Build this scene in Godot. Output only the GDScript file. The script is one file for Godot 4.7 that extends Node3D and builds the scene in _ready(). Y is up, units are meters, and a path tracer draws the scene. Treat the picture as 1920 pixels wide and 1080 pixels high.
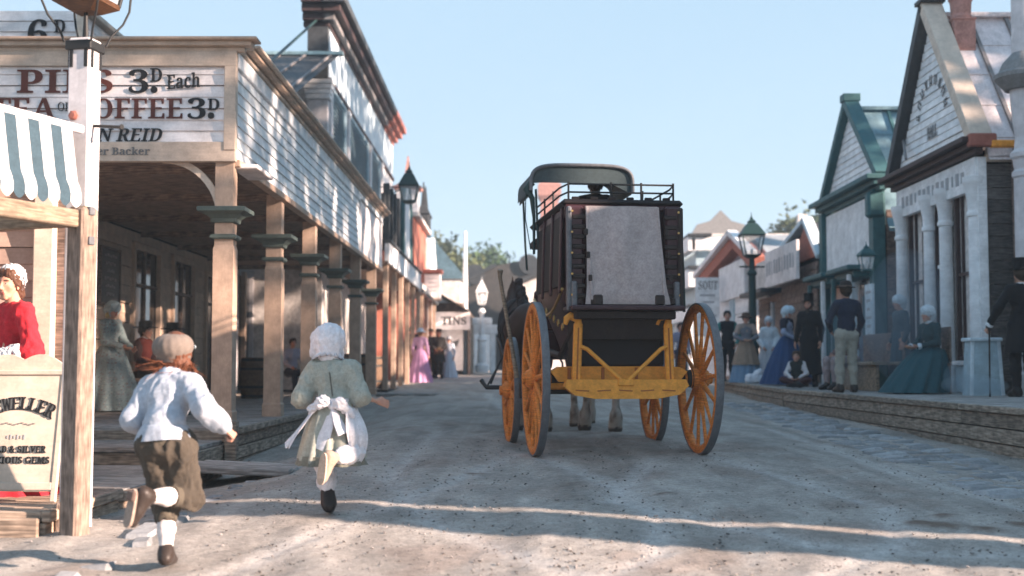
extends Node3D
# A gold-rush street: a stage coach drives away up the gravel, two children run after it.
# World: x to the right, y up, the street runs towards -z. The camera stands at the origin 1.1 m above the road.
const S_ENERGY := 1.6
var M := {}
var T := {}
var taken := {}
var cached := {}
var rng := RandomNumberGenerator.new()
var head_mesh := []
var hand_relaxed := []
var hand_fist := []


func camera_and_light() -> void:
	var c := Camera3D.new()
	c.name = "camera"
	c.fov = 25.36
	c.near = 0.1
	c.far = 900.0
	c.position = Vector3(0, 1.1, 0)
	c.rotation.x = atan(148.0 / 2400.0)
	c.current = true
	add_child(c)
	var at := CameraAttributesPhysical.new()
	at.frustum_focus_distance = 10.5
	at.frustum_focal_length = 53.3
	at.exposure_aperture = 1.9
	c.attributes = at
	var e := Environment.new()
	e.background_mode = Environment.BG_SKY
	var sm := ProceduralSkyMaterial.new()
	sm.sky_top_color = Color(0.60, 0.745, 0.875)
	sm.sky_horizon_color = Color(0.79, 0.88, 0.935)
	sm.sky_curve = 0.26
	sm.ground_bottom_color = Color(0.35, 0.34, 0.33)
	sm.ground_horizon_color = Color(0.62, 0.66, 0.68)
	sm.sun_angle_max = 20.0
	sm.sun_curve = 0.1
	sm.sky_energy_multiplier = 1.0
	sm.ground_energy_multiplier = 1.0
	var sky := Sky.new()
	sky.sky_material = sm
	e.sky = sky
	e.background_energy_multiplier = 0.325
	e.tonemap_mode = Environment.TONE_MAPPER_LINEAR
	e.tonemap_exposure = 3.85
	e.sdfgi_enabled = true
	e.ssao_enabled = true
	e.ssil_enabled = true
	e.volumetric_fog_enabled = true
	e.volumetric_fog_density = 0.0
	e.fog_enabled = true
	e.fog_density = 0.0014
	e.fog_light_color = Color(0.80, 0.89, 0.95)
	var w := WorldEnvironment.new()
	w.name = "world_environment"
	w.environment = e
	add_child(w)
	var s := DirectionalLight3D.new()
	s.name = "sun"
	s.light_energy = S_ENERGY
	s.light_color = Color(1.0, 0.885, 0.81)
	s.light_angular_distance = 0.7
	s.shadow_enabled = true
	var el := deg_to_rad(18.0)
	var az := deg_to_rad(20.0)
	var to := Vector3(cos(el) * cos(az), sin(el), cos(el) * sin(az))
	s.look_at_from_position(to * 50.0, Vector3.ZERO)
	add_child(s)


# ---------------------------------------------------------------- naming
func numbered(n: String) -> String:
	if not taken.has(n):
		taken[n] = 0
		return n
	taken[n] += 1
	return "%s_%03d" % [n, taken[n]]


func tag(o: Node3D, label: String, category := "", group := "", kind := "") -> Node3D:
	if label != "":
		o.set_meta("label", label)
	if category != "":
		o.set_meta("category", category)
	if group != "":
		o.set_meta("group", group)
	if kind != "":
		o.set_meta("kind", kind)
	return o


func thing(called: String, label: String, category: String, at := Vector3.ZERO, turn := 0.0, group := "") -> Node3D:
	var o := Node3D.new()
	o.name = numbered(called)
	add_child(o)
	o.position = at
	o.rotation.y = turn
	tag(o, label, category, group)
	return o


func obj(called: String, mesh: Mesh, mat: Material, parent: Node3D = null, xf := Transform3D()) -> MeshInstance3D:
	var o := MeshInstance3D.new()
	o.mesh = mesh
	o.material_override = mat
	o.transform = xf
	if parent == null:
		o.name = numbered(called)
		add_child(o)
	else:
		o.name = called
		parent.add_child(o, true)
	return o


func dup(root: Node3D, at: Vector3, turn: float, label: String) -> Node3D:
	var base := root.name.rstrip("0123456789").rstrip("_")
	var r: Node3D = root.duplicate()
	r.name = numbered(base)
	add_child(r)
	r.position = at
	r.rotation.y = turn
	r.set_meta("label", label)
	return r


# ---------------------------------------------------------------- mesh helpers
func nb(smooth := false) -> SurfaceTool:
	var s := SurfaceTool.new()
	s.begin(Mesh.PRIMITIVE_TRIANGLES)
	s.set_smooth_group(0 if smooth else -1)
	return s


func fin(s: SurfaceTool) -> ArrayMesh:
	s.generate_normals()
	return s.commit()


func qn(s: SurfaceTool, a: Vector3, b: Vector3, c: Vector3, d: Vector3, n: Vector3) -> void:
	if (a - c).cross(a - b).dot(n) < 0.0:
		var t := b
		b = d
		d = t
	s.add_vertex(a)
	s.add_vertex(b)
	s.add_vertex(c)
	s.add_vertex(a)
	s.add_vertex(c)
	s.add_vertex(d)


func tn(s: SurfaceTool, a: Vector3, b: Vector3, c: Vector3, n: Vector3) -> void:
	s.add_vertex(a)
	if (a - c).cross(a - b).dot(n) < 0.0:
		s.add_vertex(c)
		s.add_vertex(b)
	else:
		s.add_vertex(b)
		s.add_vertex(c)


func box(s: SurfaceTool, c: Vector3, sz: Vector3, b := Basis.IDENTITY, bev := 0.0) -> void:
	var h := sz * 0.5
	if bev <= 0.0:
		for ax in 3:
			for sg in [-1.0, 1.0]:
				var u := (ax + 1) % 3
				var v := (ax + 2) % 3
				var p := []
				for k in [[-1, -1], [1, -1], [1, 1], [-1, 1]]:
					var w := Vector3.ZERO
					w[ax] = sg * h[ax]
					w[u] = k[0] * h[u]
					w[v] = k[1] * h[v]
					p.append(c + b * w)
				var n := Vector3.ZERO
				n[ax] = sg
				qn(s, p[0], p[1], p[2], p[3], b * n)
		return
	bev = minf(bev, minf(h.x, minf(h.y, h.z)) * 0.9)
	for ax in 3:
		var u := (ax + 1) % 3
		var v := (ax + 2) % 3
		for sg in [-1.0, 1.0]:
			var p := []
			for k in [[-1, -1], [1, -1], [1, 1], [-1, 1]]:
				var w := Vector3.ZERO
				w[ax] = sg * h[ax]
				w[u] = k[0] * (h[u] - bev)
				w[v] = k[1] * (h[v] - bev)
				p.append(c + b * w)
			var n := Vector3.ZERO
			n[ax] = sg
			qn(s, p[0], p[1], p[2], p[3], b * n)
		for su in [-1.0, 1.0]:
			for sv in [-1.0, 1.0]:
				var p := []
				for k in [[0, -1], [0, 1], [1, 1], [1, -1]]:
					var w := Vector3.ZERO
					w[ax] = k[1] * (h[ax] - bev)
					w[u] = su * (h[u] - (bev if k[0] == 1 else 0.0))
					w[v] = sv * (h[v] - (0.0 if k[0] == 1 else bev))
					p.append(c + b * w)
				var n := Vector3.ZERO
				n[u] = su
				n[v] = sv
				qn(s, p[0], p[1], p[2], p[3], b * n)
	for sx in [-1.0, 1.0]:
		for sy in [-1.0, 1.0]:
			for sz2 in [-1.0, 1.0]:
				var g := Vector3(sx, sy, sz2)
				var q := []
				for ax in 3:
					var w := Vector3.ZERO
					for m in 3:
						w[m] = g[m] * (h[m] - (0.0 if m == ax else bev))
					q.append(c + b * w)
				tn(s, q[0], q[1], q[2], b * g)


# a box as a child part of its own; equal sizes share one mesh
func bx(called: String, parent: Node3D, c: Vector3, sz: Vector3, mat: Material, bev := 0.0, b := Basis.IDENTITY) -> MeshInstance3D:
	var key := "b%.3f_%.3f_%.3f_%.3f" % [sz.x, sz.y, sz.z, bev]
	if not cached.has(key):
		var s := nb()
		box(s, Vector3.ZERO, sz, Basis.IDENTITY, bev)
		cached[key] = fin(s)
	return obj(called, cached[key], mat, parent, Transform3D(b, c))


func ring(c: Vector3, u: Vector3, v: Vector3, ru: float, rv: float, n: int) -> PackedVector3Array:
	var p := PackedVector3Array()
	for i in n:
		var a := TAU * i / n
		p.append(c + u * (cos(a) * ru) + v * (sin(a) * rv))
	return p


# rings go along t; each ring turns from u to v = u x t
func loft(s: SurfaceTool, rings: Array, cap0 := true, cap1 := true, hard := false) -> void:
	var n: int = rings[0].size()
	for k in rings.size() - 1:
		if hard:
			s.set_smooth_group(k + 1)
		var r0: PackedVector3Array = rings[k]
		var r1: PackedVector3Array = rings[k + 1]
		for i in n:
			var j := (i + 1) % n
			s.add_vertex(r0[i])
			s.add_vertex(r0[j])
			s.add_vertex(r1[j])
			s.add_vertex(r0[i])
			s.add_vertex(r1[j])
			s.add_vertex(r1[i])
	s.set_smooth_group(-1)
	for e in 2:
		if not (cap0 if e == 0 else cap1):
			continue
		var r: PackedVector3Array = rings[0 if e == 0 else rings.size() - 1]
		var c := Vector3.ZERO
		for p in r:
			c += p
		c /= n
		for i in n:
			var j := (i + 1) % n
			s.add_vertex(c)
			s.add_vertex(r[j] if e == 0 else r[i])
			s.add_vertex(r[i] if e == 0 else r[j])


func tube(s: SurfaceTool, pts: Array, r, n := 8, flat := 1.0) -> void:
	var rings := []
	var u := Vector3.ZERO
	for k in pts.size():
		var a: Vector3 = pts[maxi(k - 1, 0)]
		var b: Vector3 = pts[mini(k + 1, pts.size() - 1)]
		var t := (b - a).normalized()
		if u == Vector3.ZERO:
			u = Vector3.UP.cross(t)
			if u.length() < 0.1:
				u = Vector3.RIGHT.cross(t)
				if u.length() < 0.1:
					u = Vector3.BACK
		u = (u - t * u.dot(t)).normalized()
		var v := u.cross(t)
		var rr: float = r[k] if r is Array else r
		rings.append(ring(pts[k], u, v, rr, rr * flat, n))
	s.set_smooth_group(0 if n > 4 else -1)
	if n <= 4:
		loft(s, rings)
		return
	loft(s, rings)


# profile of Vector2(radius, y) from the bottom up; hard keeps the mouldings crisp
func lathe(s: SurfaceTool, prof: Array, n := 16, o := Vector3.ZERO, hard := true, sq := false) -> void:
	var rings := []
	for p in prof:
		var r := PackedVector3Array()
		for i in n:
			var a := TAU * (i + (0.5 if sq else 0.0)) / n
			r.append(o + Vector3(cos(a) * p.x, p.y, sin(a) * p.x))
		rings.append(r)
	s.set_smooth_group(0)
	loft(s, rings, true, true, hard)


# square moulding: profile of Vector2(half width, y)
func sqlathe(s: SurfaceTool, prof: Array, o := Vector3.ZERO, rz := 1.0) -> void:
	for k in prof.size() - 1:
		var a: Vector2 = prof[k]
		var b: Vector2 = prof[k + 1]
		for i in 4:
			var t0 := PI / 2 * i + PI / 4
			var t1 := t0 + PI / 2
			var d0 := Vector3(signf(cos(t0)), 0, signf(sin(t0)) * rz)
			var d1 := Vector3(signf(cos(t1)), 0, signf(sin(t1)) * rz)
			var p0 := o + d0 * a.x + Vector3(0, a.y, 0)
			var p1 := o + d1 * a.x + Vector3(0, a.y, 0)
			var p2 := o + d1 * b.x + Vector3(0, b.y, 0)
			var p3 := o + d0 * b.x + Vector3(0, b.y, 0)
			for v in [p0, p1, p2, p0, p2, p3]:
				s.add_vertex(v)
	for e in 2:
		var p: Vector2 = prof[0 if e == 0 else prof.size() - 1]
		var y := Vector3(0, p.y, 0)
		qn(s, o + y + Vector3(-p.x, 0, -p.x * rz), o + y + Vector3(p.x, 0, -p.x * rz), o + y + Vector3(p.x, 0, p.x * rz), o + y + Vector3(-p.x, 0, p.x * rz), Vector3.DOWN if e == 0 else Vector3.UP)


# polygon in the plane of u and v at o, extruded along w
func prism(s: SurfaceTool, poly: PackedVector2Array, o: Vector3, u: Vector3, v: Vector3, w: Vector3) -> void:
	var ids := Geometry2D.triangulate_polygon(poly)
	for i in range(0, ids.size(), 3):
		var p := []
		for k in 3:
			p.append(o + u * poly[ids[i + k]].x + v * poly[ids[i + k]].y)
		tn(s, p[0], p[1], p[2], -w)
		tn(s, p[0] + w, p[1] + w, p[2] + w, w)
	var cw := Geometry2D.is_polygon_clockwise(poly)
	for i in poly.size():
		var a := poly[i]
		var b := poly[(i + 1) % poly.size()]
		var e := b - a
		var n2 := Vector2(-e.y, e.x) if cw else Vector2(e.y, -e.x)
		var n3 := u * n2.x + v * n2.y
		var pa := o + u * a.x + v * a.y
		var pb := o + u * b.x + v * b.y
		qn(s, pa, pb, pb + w, pa + w, n3)


# one weatherboard: a wedge of length l along x, h high, thicker at its lower edge, towards +z
func wedge(l: float, h: float) -> Mesh:
	var key := "w%.3f_%.3f" % [l, h]
	if not cached.has(key):
		var s := nb()
		var hh := h - 0.003
		var a := [Vector3(0, 0, -0.03), Vector3(0, 0, 0.024), Vector3(0, hh, 0.006), Vector3(0, hh, -0.03)]
		var dx := Vector3(l, 0, 0)
		for i in 4:
			var p: Vector3 = a[i]
			var q: Vector3 = a[(i + 1) % 4]
			var m := (p + q) * 0.5 - Vector3(0, hh * 0.5, -0.008)
			qn(s, p, q, q + dx, p + dx, m)
		qn(s, a[0], a[1], a[2], a[3], Vector3.LEFT)
		qn(s, a[0] + dx, a[1] + dx, a[2] + dx, a[3] + dx, Vector3.RIGHT)
		cached[key] = fin(s)
	return cached[key]


# rows of boards: span(i) gives a list of [from, to] along the wall
func boards(parent: Node3D, o: Vector3, along: Vector3, n: int, h: float, mats: Array, span: Callable, called := "board") -> void:
	var out := along.cross(Vector3.UP)
	var b := Basis(along, Vector3.UP, out)
	for i in n:
		for ab in span.call(i):
			if ab[1] - ab[0] < 0.02:
				continue
			obj(called, wedge(snappedf(ab[1] - ab[0], 0.01), h), mats[rng.randi() % mats.size()], parent, Transform3D(b.rotated(out, rng.randf_range(-0.0016, 0.0016)).rotated(Vector3.UP, rng.randf_range(-0.0012, 0.0012)), o + Vector3(0, h * i + rng.randf_range(-0.003, 0.003), 0) + along * ab[0] + out * rng.randf_range(-0.003, 0.004)))


func text(parent: Node3D, words: String, mat: Material, c: Vector3, w: float, h: float, right: Vector3, up := Vector3.UP, shear := 0.0, face := "Droid Serif", bold := true, depth := 0.008) -> MeshInstance3D:
	var tm := TextMesh.new()
	var f := SystemFont.new()
	f.font_names = PackedStringArray([face])
	f.font_weight = 700 if bold else 400
	tm.font = f
	tm.text = words
	tm.font_size = 48
	tm.pixel_size = 0.01
	tm.depth = 0.02
	tm.curve_step = 3.0
	var arr := tm.get_mesh_arrays()
	var vs: PackedVector3Array = arr[Mesh.ARRAY_VERTEX]
	var lo := Vector3(1e9, 1e9, 1e9)
	var hi := -lo
	for v in vs:
		lo = lo.min(v)
		hi = hi.max(v)
	var sx := w / maxf(hi.x - lo.x, 1e-4)
	var sy := h / maxf(hi.y - lo.y, 1e-4)
	for i in vs.size():
		var v := vs[i]
		v = Vector3((v.x - (lo.x + hi.x) * 0.5) * sx, (v.y - (lo.y + hi.y) * 0.5) * sy, (v.z - (lo.z + hi.z) * 0.5) / 0.02 * depth)
		v.x += v.y * shear
		vs[i] = v
	arr[Mesh.ARRAY_VERTEX] = vs
	arr[Mesh.ARRAY_TANGENT] = null
	var am := ArrayMesh.new()
	am.add_surface_from_arrays(Mesh.PRIMITIVE_TRIANGLES, arr)
	return obj("lettering", am, mat, parent, Transform3D(Basis(right, up, right.cross(up)), c))


# ---------------------------------------------------------------- textures and materials
func tex(im: Image) -> ImageTexture:
	return ImageTexture.create_from_image(im)


func noise_img(w: int, h: int, sd: int, freq: float, oct: int) -> PackedByteArray:
	var f := FastNoiseLite.new()
	f.seed = sd
	f.noise_type = FastNoiseLite.TYPE_SIMPLEX_SMOOTH
	f.frequency = freq
	f.fractal_octaves = oct
	var im := f.get_seamless_image(w, h, false, false, 0.15, true)
	im.convert(Image.FORMAT_L8)
	return im.get_data()


func stretch(d: PackedByteArray, w: int, h: int, tw: int, th: int) -> PackedByteArray:
	var im := Image.create_from_data(w, h, false, Image.FORMAT_L8, d)
	im.resize(tw, th, Image.INTERPOLATE_CUBIC)
	return im.get_data()


func mixed(w: int, h: int, layers: Array, lo: float, hi: float) -> Image:
	var out := PackedByteArray()
	out.resize(w * h)
	var n := layers.size()
	for i in w * h:
		var v := 0.0
		for k in n:
			var by: PackedByteArray = layers[k][0]
			v += (by[i] / 255.0 - 0.5) * layers[k][1]
		out[i] = int(clampf(lerpf(lo, hi, clampf(v + 0.5, 0.0, 1.0)), 0.0, 1.0) * 255.0)
	return Image.create_from_data(w, h, false, Image.FORMAT_L8, out)


func textures() -> void:
	var big := noise_img(512, 512, 3, 0.008, 4)
	var mid := noise_img(512, 512, 5, 0.03, 4)
	var fine := noise_img(512, 512, 7, 0.12, 3)
	var grain := noise_img(512, 512, 11, 0.35, 2)
	var s1 := stretch(noise_img(64, 512, 13, 0.1, 3), 64, 512, 512, 512)
	var s2 := stretch(noise_img(24, 512, 17, 0.25, 2), 24, 512, 512, 512)
	var wood := mixed(512, 512, [[s1, 1.2], [s2, 0.7], [mid, 0.5], [big, 0.5]], 0.62, 1.0)
	T.wood = tex(wood)
	var wv := wood.duplicate()
	wv.rotate_90(CLOCKWISE)
	T.woodv = tex(wv)
	var paint := mixed(512, 512, [[s1, 0.35], [big, 0.9], [mid, 0.5], [fine, 0.3]], 0.82, 1.0)
	T.paint = tex(paint)
	var pv := paint.duplicate()
	pv.rotate_90(CLOCKWISE)
	T.paintv = tex(pv)
	T.gravel = tex(mixed(512, 512, [[grain, 1.3], [fine, 0.9], [mid, 0.5], [big, 0.4]], 0.60, 1.0))
	T.cloth = tex(mixed(512, 512, [[grain, 0.5], [fine, 0.6], [mid, 0.6], [big, 0.5]], 0.74, 1.0))
	T.blotch = tex(mixed(512, 512, [[mid, 0.8], [big, 0.8], [fine, 0.5]], 0.76, 1.0))
	# flowered cotton print
	var fl := Image.create(256, 256, false, Image.FORMAT_RGB8)
	fl.fill(Color(0.62, 0.68, 0.69))
	var rg := RandomNumberGenerator.new()
	rg.seed = 41
	for i in 170:
		var cx := rg.randi() % 256
		var cy := rg.randi() % 256
		var col: Color = [Color(0.62, 0.38, 0.36), Color(0.40, 0.50, 0.52), Color(0.80, 0.82, 0.80), Color(0.5, 0.44, 0.42)][rg.randi() % 4]
		var r := 3 + rg.randi() % 5
		for y in range(-r, r + 1):
			for x in range(-r, r + 1):
				if x * x + y * y * 1.6 < r * r * (0.6 + 0.4 * rg.randf()):
					fl.set_pixel((cx + x + 256) % 256, (cy + y + 256) % 256, col)
	T.floral = tex(fl)


func mk(key: String, lin: Color, rough := 0.85, tx = null, scale := 1.0, bump := 0.0, mean := 1.0) -> StandardMaterial3D:
	var m := StandardMaterial3D.new()
	m.resource_name = key
	var c := Color(minf(lin.r / mean, 1.0), minf(lin.g / mean, 1.0), minf(lin.b / mean, 1.0))
	m.albedo_color = c.linear_to_srgb()
	m.roughness = rough
	m.metallic_specular = 0.35
	if tx:
		m.albedo_texture = tx
		m.uv1_triplanar = true
		m.uv1_world_triplanar = true
		m.uv1_scale = Vector3.ONE * scale
		if bump != 0.0:
			m.heightmap_enabled = true
			m.heightmap_texture = tx
			m.heightmap_scale = bump
	M[key] = m
	return m


# n tones of one paint or timber, as boards differ
func tones(key: String, lin: Color, n: int, spread: float, rough: float, tx, scale: float, bump: float, mean: float) -> Array:
	var a := []
	for i in n:
		var k := 1.0 + spread * (2.0 * i / maxf(n - 1, 1) - 1.0)
		var m := mk("%s_tone_%d" % [key, i], Color(lin.r * k, lin.g * k, lin.b * k), rough, tx, scale, bump, mean)
		m.uv1_offset = Vector3(0.37 * i, 0.21 * i, 0.63 * i)
		a.append(m)
	M[key] = a[n / 2]
	M[key + "s"] = a
	return a


func glass(key: String, tint: Color, rough := 0.06) -> StandardMaterial3D:
	var m := mk(key, tint, rough)
	m.metallic_specular = 0.9
	return m


func materials() -> void:
	tones("sign_white", Color(0.78, 0.73, 0.72), 3, 0.05, 0.7, T.paint, 0.5, 0.15, 0.83)
	tones("pale_blue", Color(0.76, 0.79, 0.81), 3, 0.06, 0.7, T.paint, 0.5, 0.15, 0.83)
	tones("hall_white", Color(0.79, 0.80, 0.81), 3, 0.05, 0.7, T.paint, 0.5, 0.15, 0.83)
	tones("tan_wall", Color(0.56, 0.42, 0.32), 4, 0.1, 0.8, T.paint, 0.6, 0.2, 0.83)
	tones("rose_wall", Color(0.42, 0.30, 0.25), 4, 0.07, 0.8, T.paint, 0.6, 0.2, 0.83)
	tones("dark_board", Color(0.105, 0.095, 0.09), 4, 0.22, 0.85, T.wood, 0.6, 0.4, 0.68)
	tones("brown_board", Color(0.2, 0.145, 0.12), 4, 0.15, 0.85, T.wood, 0.6, 0.4, 0.68)
	tones("deck", Color(0.30, 0.285, 0.27), 4, 0.15, 0.85, T.wood, 0.5, 0.4, 0.68)
	tones("deck_edge", Color(0.27, 0.225, 0.18), 4, 0.16, 0.85, T.wood, 0.5, 0.4, 0.68)
	tones("raw_plank", Color(0.34, 0.26, 0.20), 3, 0.12, 0.85, T.wood, 0.5, 0.4, 0.68)
	mk("white", Color(0.60, 0.575, 0.585), 0.6, T.paintv, 0.6, 0.1, 0.83)
	mk("tan_trim", Color(0.52, 0.42, 0.34), 0.65, T.paint, 0.6, 0.1, 0.83)
	mk("post_tan", Color(0.45, 0.325, 0.245), 0.7, T.paintv, 0.8, 0.15, 0.83)
	mk("capital_green", Color(0.09, 0.115, 0.10), 0.6, T.paint, 1.0, 0.1, 0.83)
	mk("teal_trim", Color(0.05, 0.13, 0.14), 0.6, T.paint, 0.8, 0.1, 0.83)
	mk("maroon_trim", Color(0.055, 0.034, 0.033), 0.6, T.paint, 0.8, 0.1, 0.83)
	mk("red_trim", Color(0.33, 0.12, 0.09), 0.6, T.paint, 0.8, 0.1, 0.83)
	mk("cream", Color(0.60, 0.50, 0.41), 0.65, T.paint, 0.6, 0.1, 0.83)
	mk("letter_black", Color(0.012, 0.012, 0.014), 0.6)
	mk("letter_brown", Color(0.10, 0.028, 0.02), 0.6)
	mk("letter_grey", Color(0.14, 0.14, 0.14), 0.7)
	mk("letter_faint", Color(0.36, 0.37, 0.39), 0.7)
	mk("iron", Color(0.02, 0.021, 0.022), 0.5)
	mk("green_iron", Color(0.018, 0.045, 0.045), 0.5)
	mk("raw_post", Color(0.24, 0.18, 0.145), 0.85, T.woodv, 0.9, 0.8, 0.68)
	mk("raw_beam", Color(0.26, 0.20, 0.145), 0.85, T.wood, 0.9, 0.6, 0.68)
	mk("ceiling", Color(0.21, 0.145, 0.11), 0.85, T.wood, 0.6, 0.3, 0.68)
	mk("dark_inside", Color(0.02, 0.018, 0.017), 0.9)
	glass("window_dark", Color(0.02, 0.022, 0.025))
	glass("window_blue", Color(0.05, 0.06, 0.09))
	mk("window_warm", Color(0.55, 0.30, 0.20), 0.5)
	mk("roof_dark", Color(0.05, 0.055, 0.06), 0.6, T.blotch, 0.4, 0.1, 0.75)
	mk("roof_teal", Color(0.19, 0.30, 0.34), 0.55, T.blotch, 0.4, 0.1, 0.75)
	mk("roof_pale", Color(0.68, 0.62, 0.62), 0.55, T.blotch, 0.4, 0.1, 0.75)
	mk("roof_grey", Color(0.30, 0.33, 0.35), 0.6, T.blotch, 0.4, 0.1, 0.75)
	mk("roof_seam", Color(0.20, 0.19, 0.19), 0.6, T.blotch, 0.6, 0.1, 0.75)
	mk("roof_blue", Color(0.10, 0.17, 0.21), 0.6, T.blotch, 0.4, 0.1, 0.75)
	mk("terracotta", Color(0.40, 0.215, 0.185), 0.85, T.blotch, 1.0, 0.3, 0.75)
	mk("brick_wall", Color(0.40, 0.15, 0.11), 0.9, T.blotch, 1.2, 0.4, 0.75)
	mk("stucco", Color(0.62, 0.58, 0.55), 0.85, T.blotch, 0.5, 0.2, 0.75)
	mk("shutter", Color(0.38, 0.50, 0.56), 0.65, T.paint, 0.6, 0.1, 0.83)
	mk("frieze_blue", Color(0.60, 0.70, 0.76), 0.7, T.paint, 0.5, 0.1, 0.83)
	mk("barn_grey", Color(0.065, 0.06, 0.056), 0.9, T.blotch, 0.4, 0.2, 0.75)
	mk("stone", Color(0.21, 0.215, 0.22), 0.9, T.blotch, 1.5, 0.5, 0.75)
	mk("stone_pale", Color(0.22, 0.22, 0.22), 0.9, T.blotch, 1.5, 0.5, 0.75)
	mk("coach_maroon", Color(0.048, 0.021, 0.025), 0.35, T.blotch, 1.0, 0.05, 0.75)
	mk("coach_dark", Color(0.014, 0.010, 0.010), 0.6)
	mk("leather", Color(0.03, 0.022, 0.02), 0.55, T.blotch, 2.0, 0.3, 0.75)
	mk("canvas", Color(0.40, 0.345, 0.335), 0.9, T.cloth, 2.0, 0.3, 0.74)
	mk("wheel_orange", Color(0.66, 0.21, 0.035), 0.55, T.wood, 1.6, 0.12, 0.68)
	mk("gear_yellow", Color(0.80, 0.33, 0.05), 0.5, T.paint, 2.2, 0.12, 0.83)
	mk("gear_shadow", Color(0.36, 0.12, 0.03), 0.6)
	mk("tyre_iron", Color(0.13, 0.135, 0.145), 0.45, T.blotch, 2.0, 0.1, 0.75)
	mk("canopy_teal", Color(0.04, 0.06, 0.066), 0.6, T.cloth, 2.0, 0.2, 0.74)
	mk("brass", Color(0.6, 0.4, 0.15), 0.35)
	M.brass.metallic = 0.8
	mk("barrel_wood", Color(0.16, 0.10, 0.065), 0.8, T.woodv, 1.2, 0.4, 0.68)
	var lg := mk("lamp_glass", Color(0.75, 0.8, 0.82), 0.08)
	lg.transparency = BaseMaterial3D.TRANSPARENCY_ALPHA
	lg.albedo_color.a = 0.28
	mk("lamp_wood", Color(0.085, 0.04, 0.02), 0.6, T.wood, 1.5, 0.2, 0.68)
	var sk := mk("skin", Color(1, 1, 1), 0.6)
	sk.vertex_color_use_as_albedo = true
	sk.subsurf_scatter_enabled = true
	sk.subsurf_scatter_strength = 0.12
	for e in [["leaf_dark", Color(0.035, 0.065, 0.025)], ["leaf_olive", Color(0.085, 0.10, 0.04)]]:
		var lm := mk(e[0], e[1], 0.7)
		lm.vertex_color_use_as_albedo = true
		lm.backlight_enabled = true
		lm.backlight = Color(0.25, 0.3, 0.12)
	mk("bark", Color(0.22, 0.18, 0.15), 0.9, T.woodv, 0.7, 0.8, 0.68)


# cloth of a colour, kept once
func cl(lin: Color, rough := 0.9, name_hint := "cloth") -> StandardMaterial3D:
	var key := "%s_%.3f_%.3f_%.3f" % [name_hint, lin.r, lin.g, lin.b]
	if not M.has(key):
		var m := mk(key, lin, rough, T.cloth, 2.5, 0.25, 0.74)
		m.uv1_world_triplanar = false
		m.rim_enabled = true
		m.rim = 0.25
		m.rim_tint = 0.6
	return M[key]


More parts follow.
